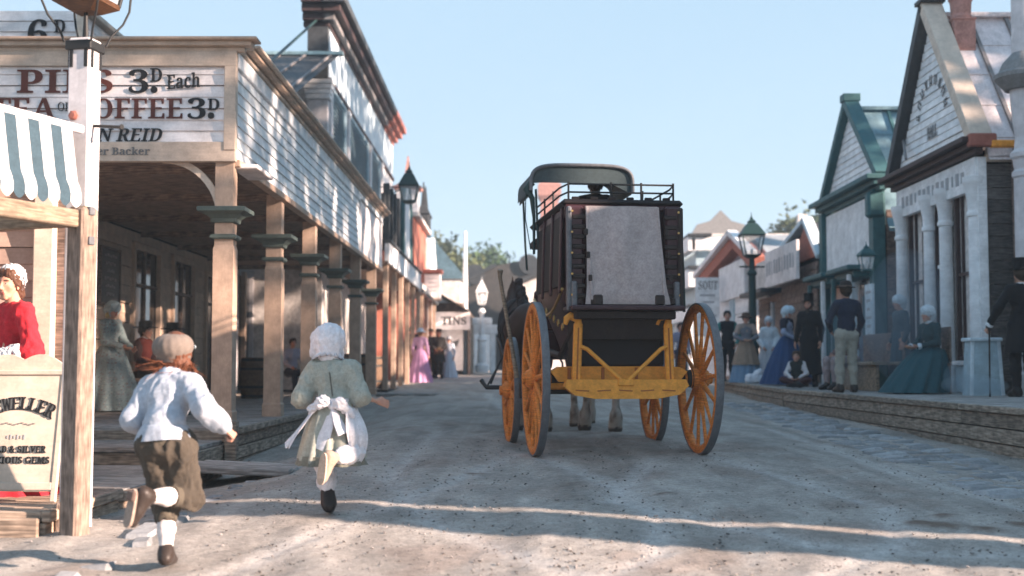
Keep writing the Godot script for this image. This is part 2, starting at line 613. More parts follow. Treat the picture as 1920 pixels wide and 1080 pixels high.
# ---------------------------------------------------------------- bodies
# bone: [a, b, radius a, radius b, optional stretch]; the sum of exp(-k d) joins them smoothly
func sdf(bones: Array, cell: float, k := 60.0) -> Array:
	var lo := Vector3(1e9, 1e9, 1e9)
	var hi := -lo
	for bn in bones:
		var r: float = maxf(bn[2], bn[3]) + 0.03
		var rv := Vector3(r, r, r)
		lo = lo.min(bn[0] - rv).min(bn[1] - rv)
		hi = hi.max(bn[0] + rv).max(bn[1] + rv)
	lo -= Vector3.ONE * cell * 2.0
	hi += Vector3.ONE * cell * 2.0
	var nx := int((hi.x - lo.x) / cell) + 2
	var ny := int((hi.y - lo.y) / cell) + 2
	var nz := int((hi.z - lo.z) / cell) + 2
	var E := PackedFloat32Array()
	E.resize(nx * ny * nz)
	for bn in bones:
		var a: Vector3 = bn[0]
		var b: Vector3 = bn[1]
		var ra: float = bn[2]
		var rb: float = bn[3]
		var st := Vector3.ONE
		if bn.size() > 4:
			st = bn[4]
		var m := maxf(ra, rb) + 0.06
		var blo := (a.min(b) - Vector3(m, m, m) - lo) / cell
		var bhi := (a.max(b) + Vector3(m, m, m) - lo) / cell
		var x0 := maxi(int(blo.x), 0)
		var y0 := maxi(int(blo.y), 0)
		var z0 := maxi(int(blo.z), 0)
		var x1 := mini(int(bhi.x) + 1, nx - 1)
		var y1 := mini(int(bhi.y) + 1, ny - 1)
		var z1 := mini(int(bhi.z) + 1, nz - 1)
		var ab := (b - a) * st
		var l2 := maxf(ab.length_squared(), 1e-9)
		for z in range(z0, z1 + 1):
			for y in range(y0, y1 + 1):
				var at := (z * ny + y) * nx
				var p := Vector3(lo.x + x0 * cell - a.x, lo.y + y * cell - a.y, lo.z + z * cell - a.z) * st
				for x in range(x0, x1 + 1):
					var t := clampf(p.dot(ab) / l2, 0.0, 1.0)
					var d := (p - ab * t).length() - ra - (rb - ra) * t
					if d < 0.1:
						E[at + x] += exp(-k * maxf(d, -0.12))
					p.x += cell * st.x
	var vid := PackedInt32Array()
	vid.resize(nx * ny * nz)
	vid.fill(-1)
	var vs := PackedVector3Array()
	var sx := nx
	var sxy := nx * ny
	var corner := PackedInt32Array([0, 1, sx, sx + 1, sxy, sxy + 1, sxy + sx, sxy + sx + 1])
	var edges := [[0, 1], [2, 3], [4, 5], [6, 7], [0, 2], [1, 3], [4, 6], [5, 7], [0, 4], [1, 5], [2, 6], [3, 7]]
	for z in nz - 1:
		for y in ny - 1:
			var at := (z * ny + y) * nx
			for x in nx - 1:
				var i := at + x
				var c := 0
				for q in corner:
					if E[i + q] > 1.0:
						c += 1
				if c == 0 or c == 8:
					continue
				var f := PackedFloat32Array()
				f.resize(8)
				for q in 8:
					f[q] = -log(E[i + corner[q]] + 1e-6)
				var sum := Vector3.ZERO
				var n := 0
				for ed in edges:
					var u: int = ed[0]
					var v: int = ed[1]
					if (f[u] < 0.0) != (f[v] < 0.0):
						var t := f[u] / (f[u] - f[v])
						var pu := Vector3(u & 1, (u >> 1) & 1, u >> 2)
						var pv := Vector3(v & 1, (v >> 1) & 1, v >> 2)
						sum += pu.lerp(pv, t)
						n += 1
				if n == 0:
					sum = Vector3(0.5, 0.5, 0.5)
					n = 1
				vid[i] = vs.size()
				vs.append(lo + (Vector3(x, y, z) + sum / n) * cell)
	var idx := PackedInt32Array()
	var st3 := [1, sx, sxy]
	for z in range(1, nz - 1):
		for y in range(1, ny - 1):
			var at := (z * ny + y) * nx
			for x in range(1, nx - 1):
				var i := at + x
				var inside := E[i] > 1.0
				for ax in 3:
					if inside == (E[i + st3[ax]] > 1.0):
						continue
					var du: int = st3[(ax + 1) % 3]
					var dv: int = st3[(ax + 2) % 3]
					var a := vid[i - du - dv]
					var b := vid[i - dv]
					var c := vid[i]
					var d := vid[i - du]
					if a < 0 or b < 0 or c < 0 or d < 0:
						continue
					if inside:
						idx.append_array(PackedInt32Array([a, c, b, a, d, c]))
					else:
						idx.append_array(PackedInt32Array([a, b, c, a, c, d]))
	return [vs, normals_of(vs, idx), idx]


func normals_of(vs: PackedVector3Array, idx: PackedInt32Array) -> PackedVector3Array:
	var ns := PackedVector3Array()
	ns.resize(vs.size())
	for i in range(0, idx.size(), 3):
		var a := idx[i]
		var b := idx[i + 1]
		var c := idx[i + 2]
		var n := (vs[a] - vs[c]).cross(vs[a] - vs[b])
		ns[a] += n
		ns[b] += n
		ns[c] += n
	for i in ns.size():
		ns[i] = ns[i].normalized()
	return ns


# cloth folds: push the surface in and out by noise stretched along an axis
func folds(m: Array, amp: float, freq: Vector3, sd := 1, ridge := false) -> Array:
	var f := FastNoiseLite.new()
	f.seed = sd
	f.frequency = 1.0
	f.fractal_octaves = 2
	var vs: PackedVector3Array = m[0]
	var ns: PackedVector3Array = m[1]
	for i in vs.size():
		var p := vs[i] * freq
		var h := f.get_noise_3d(p.x + 0.5 * p.y, p.y - 0.35 * p.x, p.z)
		if ridge:
			h = 1.0 - minf(absf(h) * 4.0, 1.6)
		vs[i] += ns[i] * (h * amp)
	m[0] = vs
	m[1] = normals_of(vs, m[2])
	return m


func to_mesh(m: Array, color = null) -> ArrayMesh:
	var arr := []
	arr.resize(Mesh.ARRAY_MAX)
	arr[Mesh.ARRAY_VERTEX] = m[0]
	arr[Mesh.ARRAY_NORMAL] = m[1]
	arr[Mesh.ARRAY_INDEX] = m[2]
	if m.size() > 3:
		arr[Mesh.ARRAY_COLOR] = m[3]
	elif color != null:
		var cs := PackedColorArray()
		cs.resize(m[0].size())
		cs.fill(color)
		arr[Mesh.ARRAY_COLOR] = cs
	var am := ArrayMesh.new()
	am.add_surface_from_arrays(Mesh.PRIMITIVE_TRIANGLES, arr)
	return am


# b (with colours) moved by xf and added to a
func joined(a: Array, b: Array, xf: Transform3D, tint := Color.WHITE) -> void:
	var base: int = a[0].size()
	var flip := xf.basis.determinant() < 0.0
	var nbz := xf.basis.inverse().transposed()
	var vs: PackedVector3Array = a[0]
	var ns: PackedVector3Array = a[1]
	var idx: PackedInt32Array = a[2]
	var cs: PackedColorArray = a[3]
	for i in b[0].size():
		vs.append(xf * b[0][i])
		ns.append((nbz * b[1][i]).normalized())
		cs.append(b[3][i] * tint if b.size() > 3 else tint)
	var bi: PackedInt32Array = b[2]
	for i in range(0, bi.size(), 3):
		idx.append(base + bi[i])
		idx.append(base + bi[i + (2 if flip else 1)])
		idx.append(base + bi[i + (1 if flip else 2)])
	a[0] = vs
	a[1] = ns
	a[2] = idx
	a[3] = cs


func templates() -> void:
	var V := func(x, y, z): return Vector3(x, y, z)
	var hb := [
		[V.call(0, 0.03, -0.018), V.call(0, 0.03, -0.018), 0.09, 0.09, V.call(1.18, 0.97, 0.95)],
		[V.call(0, -0.015, 0.03), V.call(0, -0.07, 0.042), 0.054, 0.034, V.call(1.0, 1, 1)],
		[V.call(-0.012, -0.098, 0.056), V.call(0.012, -0.098, 0.056), 0.014, 0.014],
		[V.call(0, 0.02, 0.082), V.call(0, -0.022, 0.103), 0.005, 0.009],
		[V.call(-0.010, -0.028, 0.092), V.call(0.010, -0.028, 0.092), 0.007, 0.007],
		[V.call(-0.042, 0.033, 0.066), V.call(0.042, 0.033, 0.066), 0.009, 0.009],
		[V.call(-0.015, -0.053, 0.078), V.call(0.015, -0.053, 0.078), 0.005, 0.005],
		[V.call(-0.012, -0.064, 0.076), V.call(0.012, -0.064, 0.076), 0.006, 0.006],
		[V.call(0, -0.05, -0.03), V.call(0, -0.16, -0.035), 0.045, 0.046],
	]
	for sg in [-1.0, 1.0]:
		hb.append([V.call(sg * 0.042, -0.018, 0.045), V.call(sg * 0.036, -0.03, 0.045), 0.02, 0.018])
		hb.append([V.call(sg * 0.05, -0.04, 0.012), V.call(sg * 0.03, -0.085, 0.04), 0.014, 0.012])
		hb.append([V.call(sg * 0.077, 0.012, -0.012), V.call(sg * 0.076, -0.028, -0.004), 0.017, 0.011, V.call(1.8, 1, 1)])
		hb.append([V.call(sg * 0.031, 0.010, 0.063), V.call(sg * 0.031, 0.010, 0.063), 0.010, 0.010])
	var h := sdf(hb, 0.0055, 170.0)
	var cs := PackedColorArray()
	var vs: PackedVector3Array = h[0]
	for v in vs:
		var c := Color(0.50, 0.28, 0.205)
		var ax := absf(v.x)
		if Vector2(ax - 0.031, v.y - 0.010).length() < 0.0085 and v.z > 0.05:
			c = Color(0.04, 0.03, 0.025) if Vector2(ax - 0.031, v.y - 0.010).length() < 0.0048 else Color(0.5, 0.42, 0.38)
		elif v.z > 0.045 and ax > 0.012 and ax < 0.052 and absf(v.y - 0.036 + ax * 0.08) < 0.006:
			c = Color(0.10, 0.05, 0.03)
		elif v.z > 0.06 and ax < 0.022 and v.y < -0.048 and v.y > -0.071:
			c = Color(0.42, 0.14, 0.12)
		elif v.z > 0.03 and ax > 0.025 and v.y < 0.0 and v.y > -0.045:
			c = Color(0.55, 0.26, 0.19)
		cs.append(c)
	h.append(cs)
	head_mesh = h
	for fist in 2:
		var b := []
		var zs := [0.030, 0.010, -0.010, -0.028]
		var ln := [0.92, 1.0, 0.95, 0.75]
		for i in 4:
			var p := Vector3(0, -0.085, zs[i])
			b.append([Vector3(0, -0.012, zs[i] * 0.6), p, 0.014, 0.0115])
			var ang := 0.25 if fist == 0 else 1.25
			var step := 0.25 if fist == 0 else 1.2
			for j in 3:
				var l: float = [0.040, 0.026, 0.020][j] * ln[i]
				var q := p + Vector3(sin(ang), -cos(ang), 0.02 * (1.5 - i) * (1.0 - fist)) * l
				b.append([p, q, 0.0098 - 0.0008 * j, 0.009 - 0.0008 * j])
				p = q
				ang += step
		b.append([Vector3(0, 0.01, 0), Vector3(0, -0.02, 0), 0.024, 0.026, Vector3(1.35, 1, 1)])
		if fist == 0:
			b.append([Vector3(0.004, -0.02, 0.022), Vector3(0.016, -0.055, 0.048), 0.013, 0.0105])
			b.append([Vector3(0.016, -0.055, 0.048), Vector3(0.026, -0.085, 0.05), 0.010, 0.008])
		else:
			b.append([Vector3(0.004, -0.02, 0.022), Vector3(0.026, -0.055, 0.046), 0.013, 0.0105])
			b.append([Vector3(0.026, -0.055, 0.046), Vector3(0.046, -0.075, 0.022), 0.010, 0.008])
		var m := sdf(b, 0.0048, 260.0)
		var hc := PackedColorArray()
		hc.resize(m[0].size())
		hc.fill(Color(0.50, 0.27, 0.195))
		m.append(hc)
		if fist == 0:
			hand_relaxed = m
		else:
			hand_fist = m


# joints of a standing person 1.7 m tall who faces +z; the left side is +x
func skeleton(h: float, pose: Dictionary) -> Dictionary:
	var J := {
		"hd": Vector3(0, 1.575, 0.015), "nk": Vector3(0, 1.43, -0.015), "ch": Vector3(0, 1.27, 0), "ws": Vector3(0, 1.06, 0), "pv": Vector3(0, 0.93, 0),
	}
	for sg in [1.0, -1.0]:
		var L := "L" if sg > 0 else "R"
		J["s" + L] = Vector3(sg * 0.17, 1.375, -0.01)
		J["e" + L] = Vector3(sg * 0.235, 1.11, -0.03)
		J["w" + L] = Vector3(sg * 0.25, 0.88, 0.06)
		J["h" + L] = Vector3(sg * 0.085, 0.90, 0)
		J["k" + L] = Vector3(sg * 0.095, 0.50, 0.02)
		J["a" + L] = Vector3(sg * 0.10, 0.085, -0.02)
		J["t" + L] = Vector3(sg * 0.125, 0.035, 0.12)
	for key in J:
		J[key] *= h / 1.7
	for key in pose:
		J[key] = pose[key]
	return J


func torso(J: Dictionary, q: float, g: float, slim := 1.0) -> Array:
	var f := Vector3(1, 1, 1.22)
	var sl: Vector3 = J.sL
	var sr: Vector3 = J.sR
	var side := (sl - sr).normalized()
	var r := q * slim
	return [
		[sl.lerp(sr, 0.14), sr.lerp(sl, 0.14), 0.060 * q + g, 0.060 * q + g],
		[J.ch + side * 0.055 * q, J.ch - side * 0.055 * q, 0.092 * q + g, 0.092 * q + g, f],
		[J.ch, J.ws, 0.105 * q + g, 0.092 * r + g, f],
		[J.ws - side * 0.03 * q, J.ws + side * 0.03 * q, 0.085 * r + g, 0.085 * r + g, f],
		[J.ws, J.pv, 0.092 * r + g, 0.105 * q + g, f],
		[J.nk, J.ch, 0.05 * q + g * 0.5, 0.07 * q + g],
	]


func arms(J: Dictionary, q: float, g: float, puff := 0.0) -> Array:
	var a := []
	for L in ["L", "R"]:
		a.append([J["s" + L], J["e" + L], 0.050 * q + g, 0.038 * q + g + puff])
		a.append([J["e" + L], J["w" + L], 0.038 * q + g + puff, 0.027 * q + g + puff * 0.6])
	return a


func legs(J: Dictionary, q: float, g: float) -> Array:
	var a := [[J.hL, J.hR, 0.095 * q + g, 0.095 * q + g]]
	for L in ["L", "R"]:
		a.append([J["h" + L], J["k" + L], 0.080 * q + g, 0.053 * q + g])
		a.append([J["k" + L], J["k" + L].lerp(J["a" + L], 0.35), 0.050 * q + g, 0.052 * q + g])
		a.append([J["k" + L].lerp(J["a" + L], 0.35), J["a" + L], 0.052 * q + g, 0.036 * q + g])
	return a


func feet(J: Dictionary, q: float, g: float) -> Array:
	var a := []
	for L in ["L", "R"]:
		var an: Vector3 = J["a" + L]
		var to: Vector3 = J["t" + L]
		var sh: Vector3 = (J["k" + L] - an).normalized()
		var fw := (to - an).normalized()
		var hl := an - sh * 0.05 * q - fw * 0.03 * q
		a.append([an + sh * 0.06 * q, an, 0.036 * q + g, 0.038 * q + g])
		a.append([an, hl, 0.036 * q + g, 0.032 * q + g])
		a.append([hl, to, 0.032 * q + g, 0.030 * q + g])
		a.append([an, an.lerp(to, 0.6), 0.036 * q + g, 0.032 * q + g])
	return a


func skirt_mesh(top: Vector3, rx: float, rz: float, hem: Vector3, hx: float, hz: float, nf: int, amp: float, sd: int, bell := 0.65, wave := 0.0) -> ArrayMesh:
	var rg := RandomNumberGenerator.new()
	rg.seed = sd
	var ph := rg.randf() * TAU
	var s := nb(true)
	var rings := []
	var n := 72
	for k in 17:
		var t := k / 16.0
		var e := pow(t, bell)
		var c := hem.lerp(top, t)
		var m := 1.0 - t
		var p := PackedVector3Array()
		for i in n:
			var a := TAU * i / n
			var w := sin(nf * a + ph + 0.6 * sin(a * 2.0 + ph)) + 0.45 * sin((nf * 2 - 3) * a + ph * 2.0 + m * 1.5)
			var f := 1.0 + amp * w * (0.25 + 0.75 * m)
			var ex := pow(m, bell)
			var y := c.y + wave * m * sin(a * 2.0 + ph)
			p.append(Vector3(c.x + cos(a) * lerpf(rx, hx, ex) * f, y, c.z + sin(a) * lerpf(rz, hz, ex) * f))
		rings.append(p)
	loft(s, rings, true, true)
	return fin(s)


func add_body(o: Node3D, J: Dictionary, q: float, W: Dictionary) -> void:
	var cell: float = W.get("cell", 0.024)
	var tone: Color = W.get("skin", Color(1, 1, 1))
	var bones := torso(J, q, -0.008) + arms(J, q, -0.006) + legs(J, q, -0.008) + feet(J, q, -0.016)
	bones.append([J.nk, J.hd, 0.046 * q, 0.05 * q])
	var b := sdf(bones, cell)
	var cs := PackedColorArray()
	cs.resize(b[0].size())
	cs.fill(Color(0.50, 0.28, 0.205) * tone)
	b.append(cs)
	var hs: float = W.get("head", 1.0) * (q if q > 0.85 else lerpf(q, 1.0, 0.45))
	var hr: Vector3 = W.get("look", Vector3.ZERO)
	joined(b, head_mesh, Transform3D(Basis.from_euler(hr).scaled(Vector3.ONE * hs), J.hd), tone)
	for L in ["L", "R"]:
		if W.get("no_hand" + L, false):
			continue
		var w: Vector3 = J["w" + L]
		var yv: Vector3 = -(w - J["e" + L]).normalized()
		var zv: Vector3 = W.get("thumb" + L, Vector3(0, 0, 1))
		zv = (zv - yv * zv.dot(yv)).normalized()
		var xv := yv.cross(zv)
		if L == "L":
			xv = -xv
		joined(b, hand_fist if W.get("fist" + L, false) else hand_relaxed, Transform3D(Basis(xv, yv, zv).scaled_local(Vector3.ONE * q * 0.95), w), tone)
	obj("body", to_mesh(b), M.skin, o)


func hat(o: Node3D, kind: String, at: Vector3, hs: float, mat: Material, tilt := Vector3.ZERO, band: Material = null) -> void:
	var s := nb(true)
	match kind:
		"top_hat":
			lathe(s, [Vector2(0.085, 0.0), Vector2(0.135, 0.008), Vector2(0.138, 0.014), Vector2(0.09, 0.016), Vector2(0.088, 0.10), Vector2(0.094, 0.155), Vector2(0.09, 0.16)], 24)
		"bowler":
			lathe(s, [Vector2(0.08, 0.0), Vector2(0.145, 0.004), Vector2(0.15, 0.012), Vector2(0.096, 0.016), Vector2(0.094, 0.06), Vector2(0.08, 0.095), Vector2(0.05, 0.115), Vector2(0.01, 0.12)], 24, Vector3.ZERO, false)
		"straw":
			lathe(s, [Vector2(0.09, 0.0), Vector2(0.20, -0.03), Vector2(0.205, -0.022), Vector2(0.10, 0.014), Vector2(0.095, 0.06), Vector2(0.075, 0.09), Vector2(0.02, 0.1)], 28, Vector3.ZERO, false)
		"wide":
			lathe(s, [Vector2(0.09, 0.0), Vector2(0.19, 0.0), Vector2(0.195, 0.012), Vector2(0.10, 0.02), Vector2(0.11, 0.08), Vector2(0.09, 0.11), Vector2(0.02, 0.115)], 28, Vector3.ZERO, false)
	obj("hat", fin(s), mat, o, Transform3D(Basis.from_euler(tilt).scaled(Vector3.ONE * hs), at))
	if band:
		var s2 := nb(true)
		lathe(s2, [Vector2(0.098, 0.014), Vector2(0.0985, 0.038)], 24)
		obj("hat_band", fin(s2), band, o, Transform3D(Basis.from_euler(tilt).scaled(Vector3.ONE * hs), at))


# a gathered white cap or bonnet: half a shell behind the face with a ruffled front
func bonnet(o: Node3D, J: Dictionary, hs: float, mat: Material, look: Vector3, deep := 0.0, called := "bonnet", cell := 0.011) -> void:
	var b := [
		[Vector3(0, 0.045, -0.03), Vector3(0, 0.045, -0.03), 0.104, 0.104],
		[Vector3(0, 0.0, -0.06), Vector3(0, -0.06, -0.06), 0.085, 0.062],
		[Vector3(0, 0.07, 0.0), Vector3(0, 0.065, 0.03 + deep), 0.09, 0.085],
	]
	var m := sdf(b, cell, 70.0)
	m = folds(m, 0.012, Vector3(38, 16, 22), 5)
	var o2 := obj(called, to_mesh(m), mat, o, Transform3D(Basis.from_euler(look).scaled(Vector3.ONE * hs), J.hd))
	var s := nb(true)
	var rg := RandomNumberGenerator.new()
	rg.seed = 8
	var rings := []
	for k in 3:
		var p := PackedVector3Array()
		for i in 40:
			var a := TAU * i / 40
			var rr := 0.098 + (0.0 if k == 1 else 0.022 * (1.0 if k == 0 else 1.05)) + 0.006 * sin(i * 2.4)
			var y := 0.03 + sin(a) * rr * 1.05
			p.append(Vector3(cos(a) * rr, y, 0.018 + deep + (0.018 if k == 2 else 0.0) - 0.05 * maxf(0.0, -sin(a)) + 0.006 * cos(i * 2.4)))
		rings.append(p)
	loft(s, [rings[0], rings[2]], false, false)
	loft(s, [rings[2], rings[1]], false, false)
	obj("ruffle", fin(s), mat, o2)


func hair(o: Node3D, J: Dictionary, hs: float, col: Color, look: Vector3, style := "short", cell := 0.012) -> void:
	var b := [
		[Vector3(0, 0.040, -0.028), Vector3(0, 0.040, -0.028), 0.095, 0.095, Vector3(1.12, 1, 1)],
		[Vector3(0, 0.0, -0.06), Vector3(0, -0.045, -0.05), 0.072, 0.05],
		[Vector3(-0.03, 0.085, 0.025), Vector3(0.03, 0.085, 0.025), 0.042, 0.042],
	]
	for sg in [-1.0, 1.0]:
		b.append([Vector3(sg * 0.062, 0.05, 0.0), Vector3(sg * 0.068, -0.005, -0.015), 0.03, 0.02])
	if style == "bun":
		b.append([Vector3(0, -0.05, -0.10), Vector3(0, -0.065, -0.105), 0.05, 0.05])
	elif style == "long":
		b.append([Vector3(-0.05, -0.06, -0.05), Vector3(-0.06, -0.095, -0.045), 0.04, 0.026])
		b.append([Vector3(0.05, -0.06, -0.05), Vector3(0.07, -0.095, -0.045), 0.04, 0.026])
		b.append([Vector3(0, -0.06, -0.065), Vector3(0, -0.095, -0.065), 0.045, 0.028])
	elif style == "beard":
		b.append([Vector3(0, -0.085, 0.045), Vector3(0, -0.14, 0.05), 0.042, 0.025])
		b.append([Vector3(-0.05, -0.04, 0.02), Vector3(0.05, -0.04, 0.02), 0.03, 0.03])
	var m := sdf(b, cell, 90.0)
	m = folds(m, 0.008, Vector3(90, 12, 60), 3)
	obj("hair", to_mesh(m), cl(col, 0.6, "hair"), o, Transform3D(Basis.from_euler(look).scaled(Vector3.ONE * hs), J.hd))


# one dressed figure
func figure(label: String, at: Vector3, turn: float, h: float, pose: Dictionary, W: Dictionary) -> Node3D:
	var o := thing("person", label, "person", at, turn)
	var q := h / 1.7
	var J := skeleton(h, pose)
	var cell: float = W.get("cell", 0.024)
	var look: Vector3 = W.get("look", Vector3.ZERO)
	var hs: float = W.get("head", 1.0) * (q if q > 0.85 else lerpf(q, 1.0, 0.45))
	add_body(o, J, q, W)
	if W.has("trousers"):
		var m := sdf(legs(J, q, 0.016) + [[J.pv, J.ws, 0.115 * q, 0.10 * q, Vector3(1, 1, 1.2)]], cell)
		obj("trousers", to_mesh(folds(m, 0.014, Vector3(14, 9, 14), 2)), cl(W.trousers), o)
	if W.has("shoes"):
		obj("shoes", to_mesh(sdf(feet(J, q, 0.006), minf(cell, 0.016))), cl(W.shoes, 0.45, "leather"), o)
	if W.has("shirt"):
		var m := sdf(torso(J, q, 0.010, W.get("slim", 1.0)) + arms(J, q, 0.012, W.get("puff", 0.0)), cell)
		obj(W.get("shirt_name", "shirt"), to_mesh(folds(m, 0.014, Vector3(16, 9, 16), 4)), W.shirt if W.shirt is Material else cl(W.shirt), o)
	if W.has("vest"):
		var m := sdf(torso(J, q, 0.024, W.get("slim", 1.0)), cell)
		obj("waistcoat", to_mesh(folds(m, 0.006, Vector3(12, 9, 12), 6)), cl(W.vest), o)
	if W.has("coat"):
		var m := sdf(torso(J, q, 0.028) + arms(J, q, 0.020), cell)
		obj("coat", to_mesh(folds(m, 0.012, Vector3(10, 8, 10), 7)), cl(W.coat), o)
		if W.get("tails", 0.0) > 0.0:
			var l: float = W.tails
			obj("coat_tails", skirt_mesh(J.ws, 0.15 * q, 0.125 * q, J.ws + Vector3(0, -l, -0.02), 0.24 * q, 0.2 * q, 5, 0.03, 9, 0.8), cl(W.coat), o)
	if W.has("collar"):
		var s := nb(true)
		lathe(s, [Vector2(0.066, -0.02), Vector2(0.062, 0.03), Vector2(0.055, 0.032)], 16)
		obj("collar", fin(s), cl(W.collar), o, Transform3D(Basis.IDENTITY.scaled(Vector3.ONE * q), J.nk + Vector3(0, 0.015, 0)))
	if W.has("cuffs"):
		for L in ["L", "R"]:
			var s := nb(true)
			var w: Vector3 = J["w" + L]
			var d: Vector3 = (w - J["e" + L]).normalized()
			tube(s, [w - d * 0.05, w - d * 0.02, w + d * 0.005], [0.040 * q, 0.052 * q, 0.046 * q], 12)
			obj("cuff", fin(s), cl(W.cuffs), o)
	if W.has("skirt"):
		var hx: float = W.get("hem", 0.42) * q
		var dh: Vector3 = W.get("hem_at", Vector3(0, 0.02, -0.03))
		obj("skirt", skirt_mesh(J.ws + Vector3(0, 0.02, 0), 0.115 * q, 0.10 * q, dh, hx, hx * W.get("hem_z", 1.0), W.get("folds", 13), W.get("amp", 0.075), int(at.x * 100) + 7, W.get("bell", 0.7)), W.skirt if W.skirt is Material else cl(W.skirt), o)
	if W.has("overskirt"):
		obj("apron", skirt_mesh(J.ws + Vector3(0, 0.025, 0), 0.122 * q, 0.107 * q, W.get("over_at", Vector3(0, 0.3, -0.02)), W.get("over_hem", 0.38) * q, W.get("over_hem", 0.38) * q, 9, 0.04, 3, 0.7), cl(W.overskirt), o)
	if W.has("shawl"):
		var m := sdf([[J.sL.lerp(J.sR, 0.08), J.sR.lerp(J.sL, 0.08), 0.078 * q, 0.078 * q], [J.nk, J.ch, 0.07 * q, 0.10 * q], [J.sL, J.eL.lerp(J.sL, 0.5), 0.07 * q, 0.075 * q], [J.sR, J.eR.lerp(J.sR, 0.5), 0.07 * q, 0.075 * q]], cell)
		obj("shawl", to_mesh(folds(m, 0.012, Vector3(12, 12, 12), 8)), cl(W.shawl), o)
	if W.has("hair"):
		hair(o, J, hs, W.hair, look, W.get("hair_style", "short"), maxf(cell * 0.55, 0.007))
	if W.has("bonnet"):
		bonnet(o, J, hs, W.bonnet if W.bonnet is Material else cl(W.bonnet), look, W.get("deep", 0.0), W.get("bonnet_name", "bonnet"), maxf(cell * 0.5, 0.008))
	if W.has("hat"):
		hat(o, W.hat, J.hd + Basis.from_euler(look) * Vector3(0, 0.062, -0.012) * hs, hs * 1.02, cl(W.hat_color), look, W.get("band"))
	return o


# ---------------------------------------------------------------- ground
const DEPTHS := [0.0, 6.7, 8.2, 12.6, 20.0, 30.0, 41.0, 50.0, 70.0, 130.0, 900.0]
const BELOW := [1.13, 1.045, 0.95, 0.85, 0.74, 0.60, 0.46, 0.36, 0.20, 0.10, 0.05]


func ground_y(x: float, d: float) -> float:
	var k := 0
	while k < DEPTHS.size() - 2 and d > DEPTHS[k + 1]:
		k += 1
	var y := 1.1 - lerpf(BELOW[k], BELOW[k + 1], clampf((d - DEPTHS[k]) / (DEPTHS[k + 1] - DEPTHS[k]), 0.0, 1.0))
	var gl := smoothstep(6.0, 13.0, d) * (1.0 - smoothstep(20.0, 29.0, d)) * 0.21
	y -= gl * smoothstep(-1.5, -2.75, x)
	y -= 0.07 * smoothstep(2.6, 4.5, x) * (1.0 - smoothstep(22.0, 32.0, d))
	return y


func seg_dist(p: Vector2, a: Vector2, b: Vector2) -> float:
	var ab := b - a
	return (p - a - ab * clampf((p - a).dot(ab) / ab.length_squared(), 0.0, 1.0)).length()


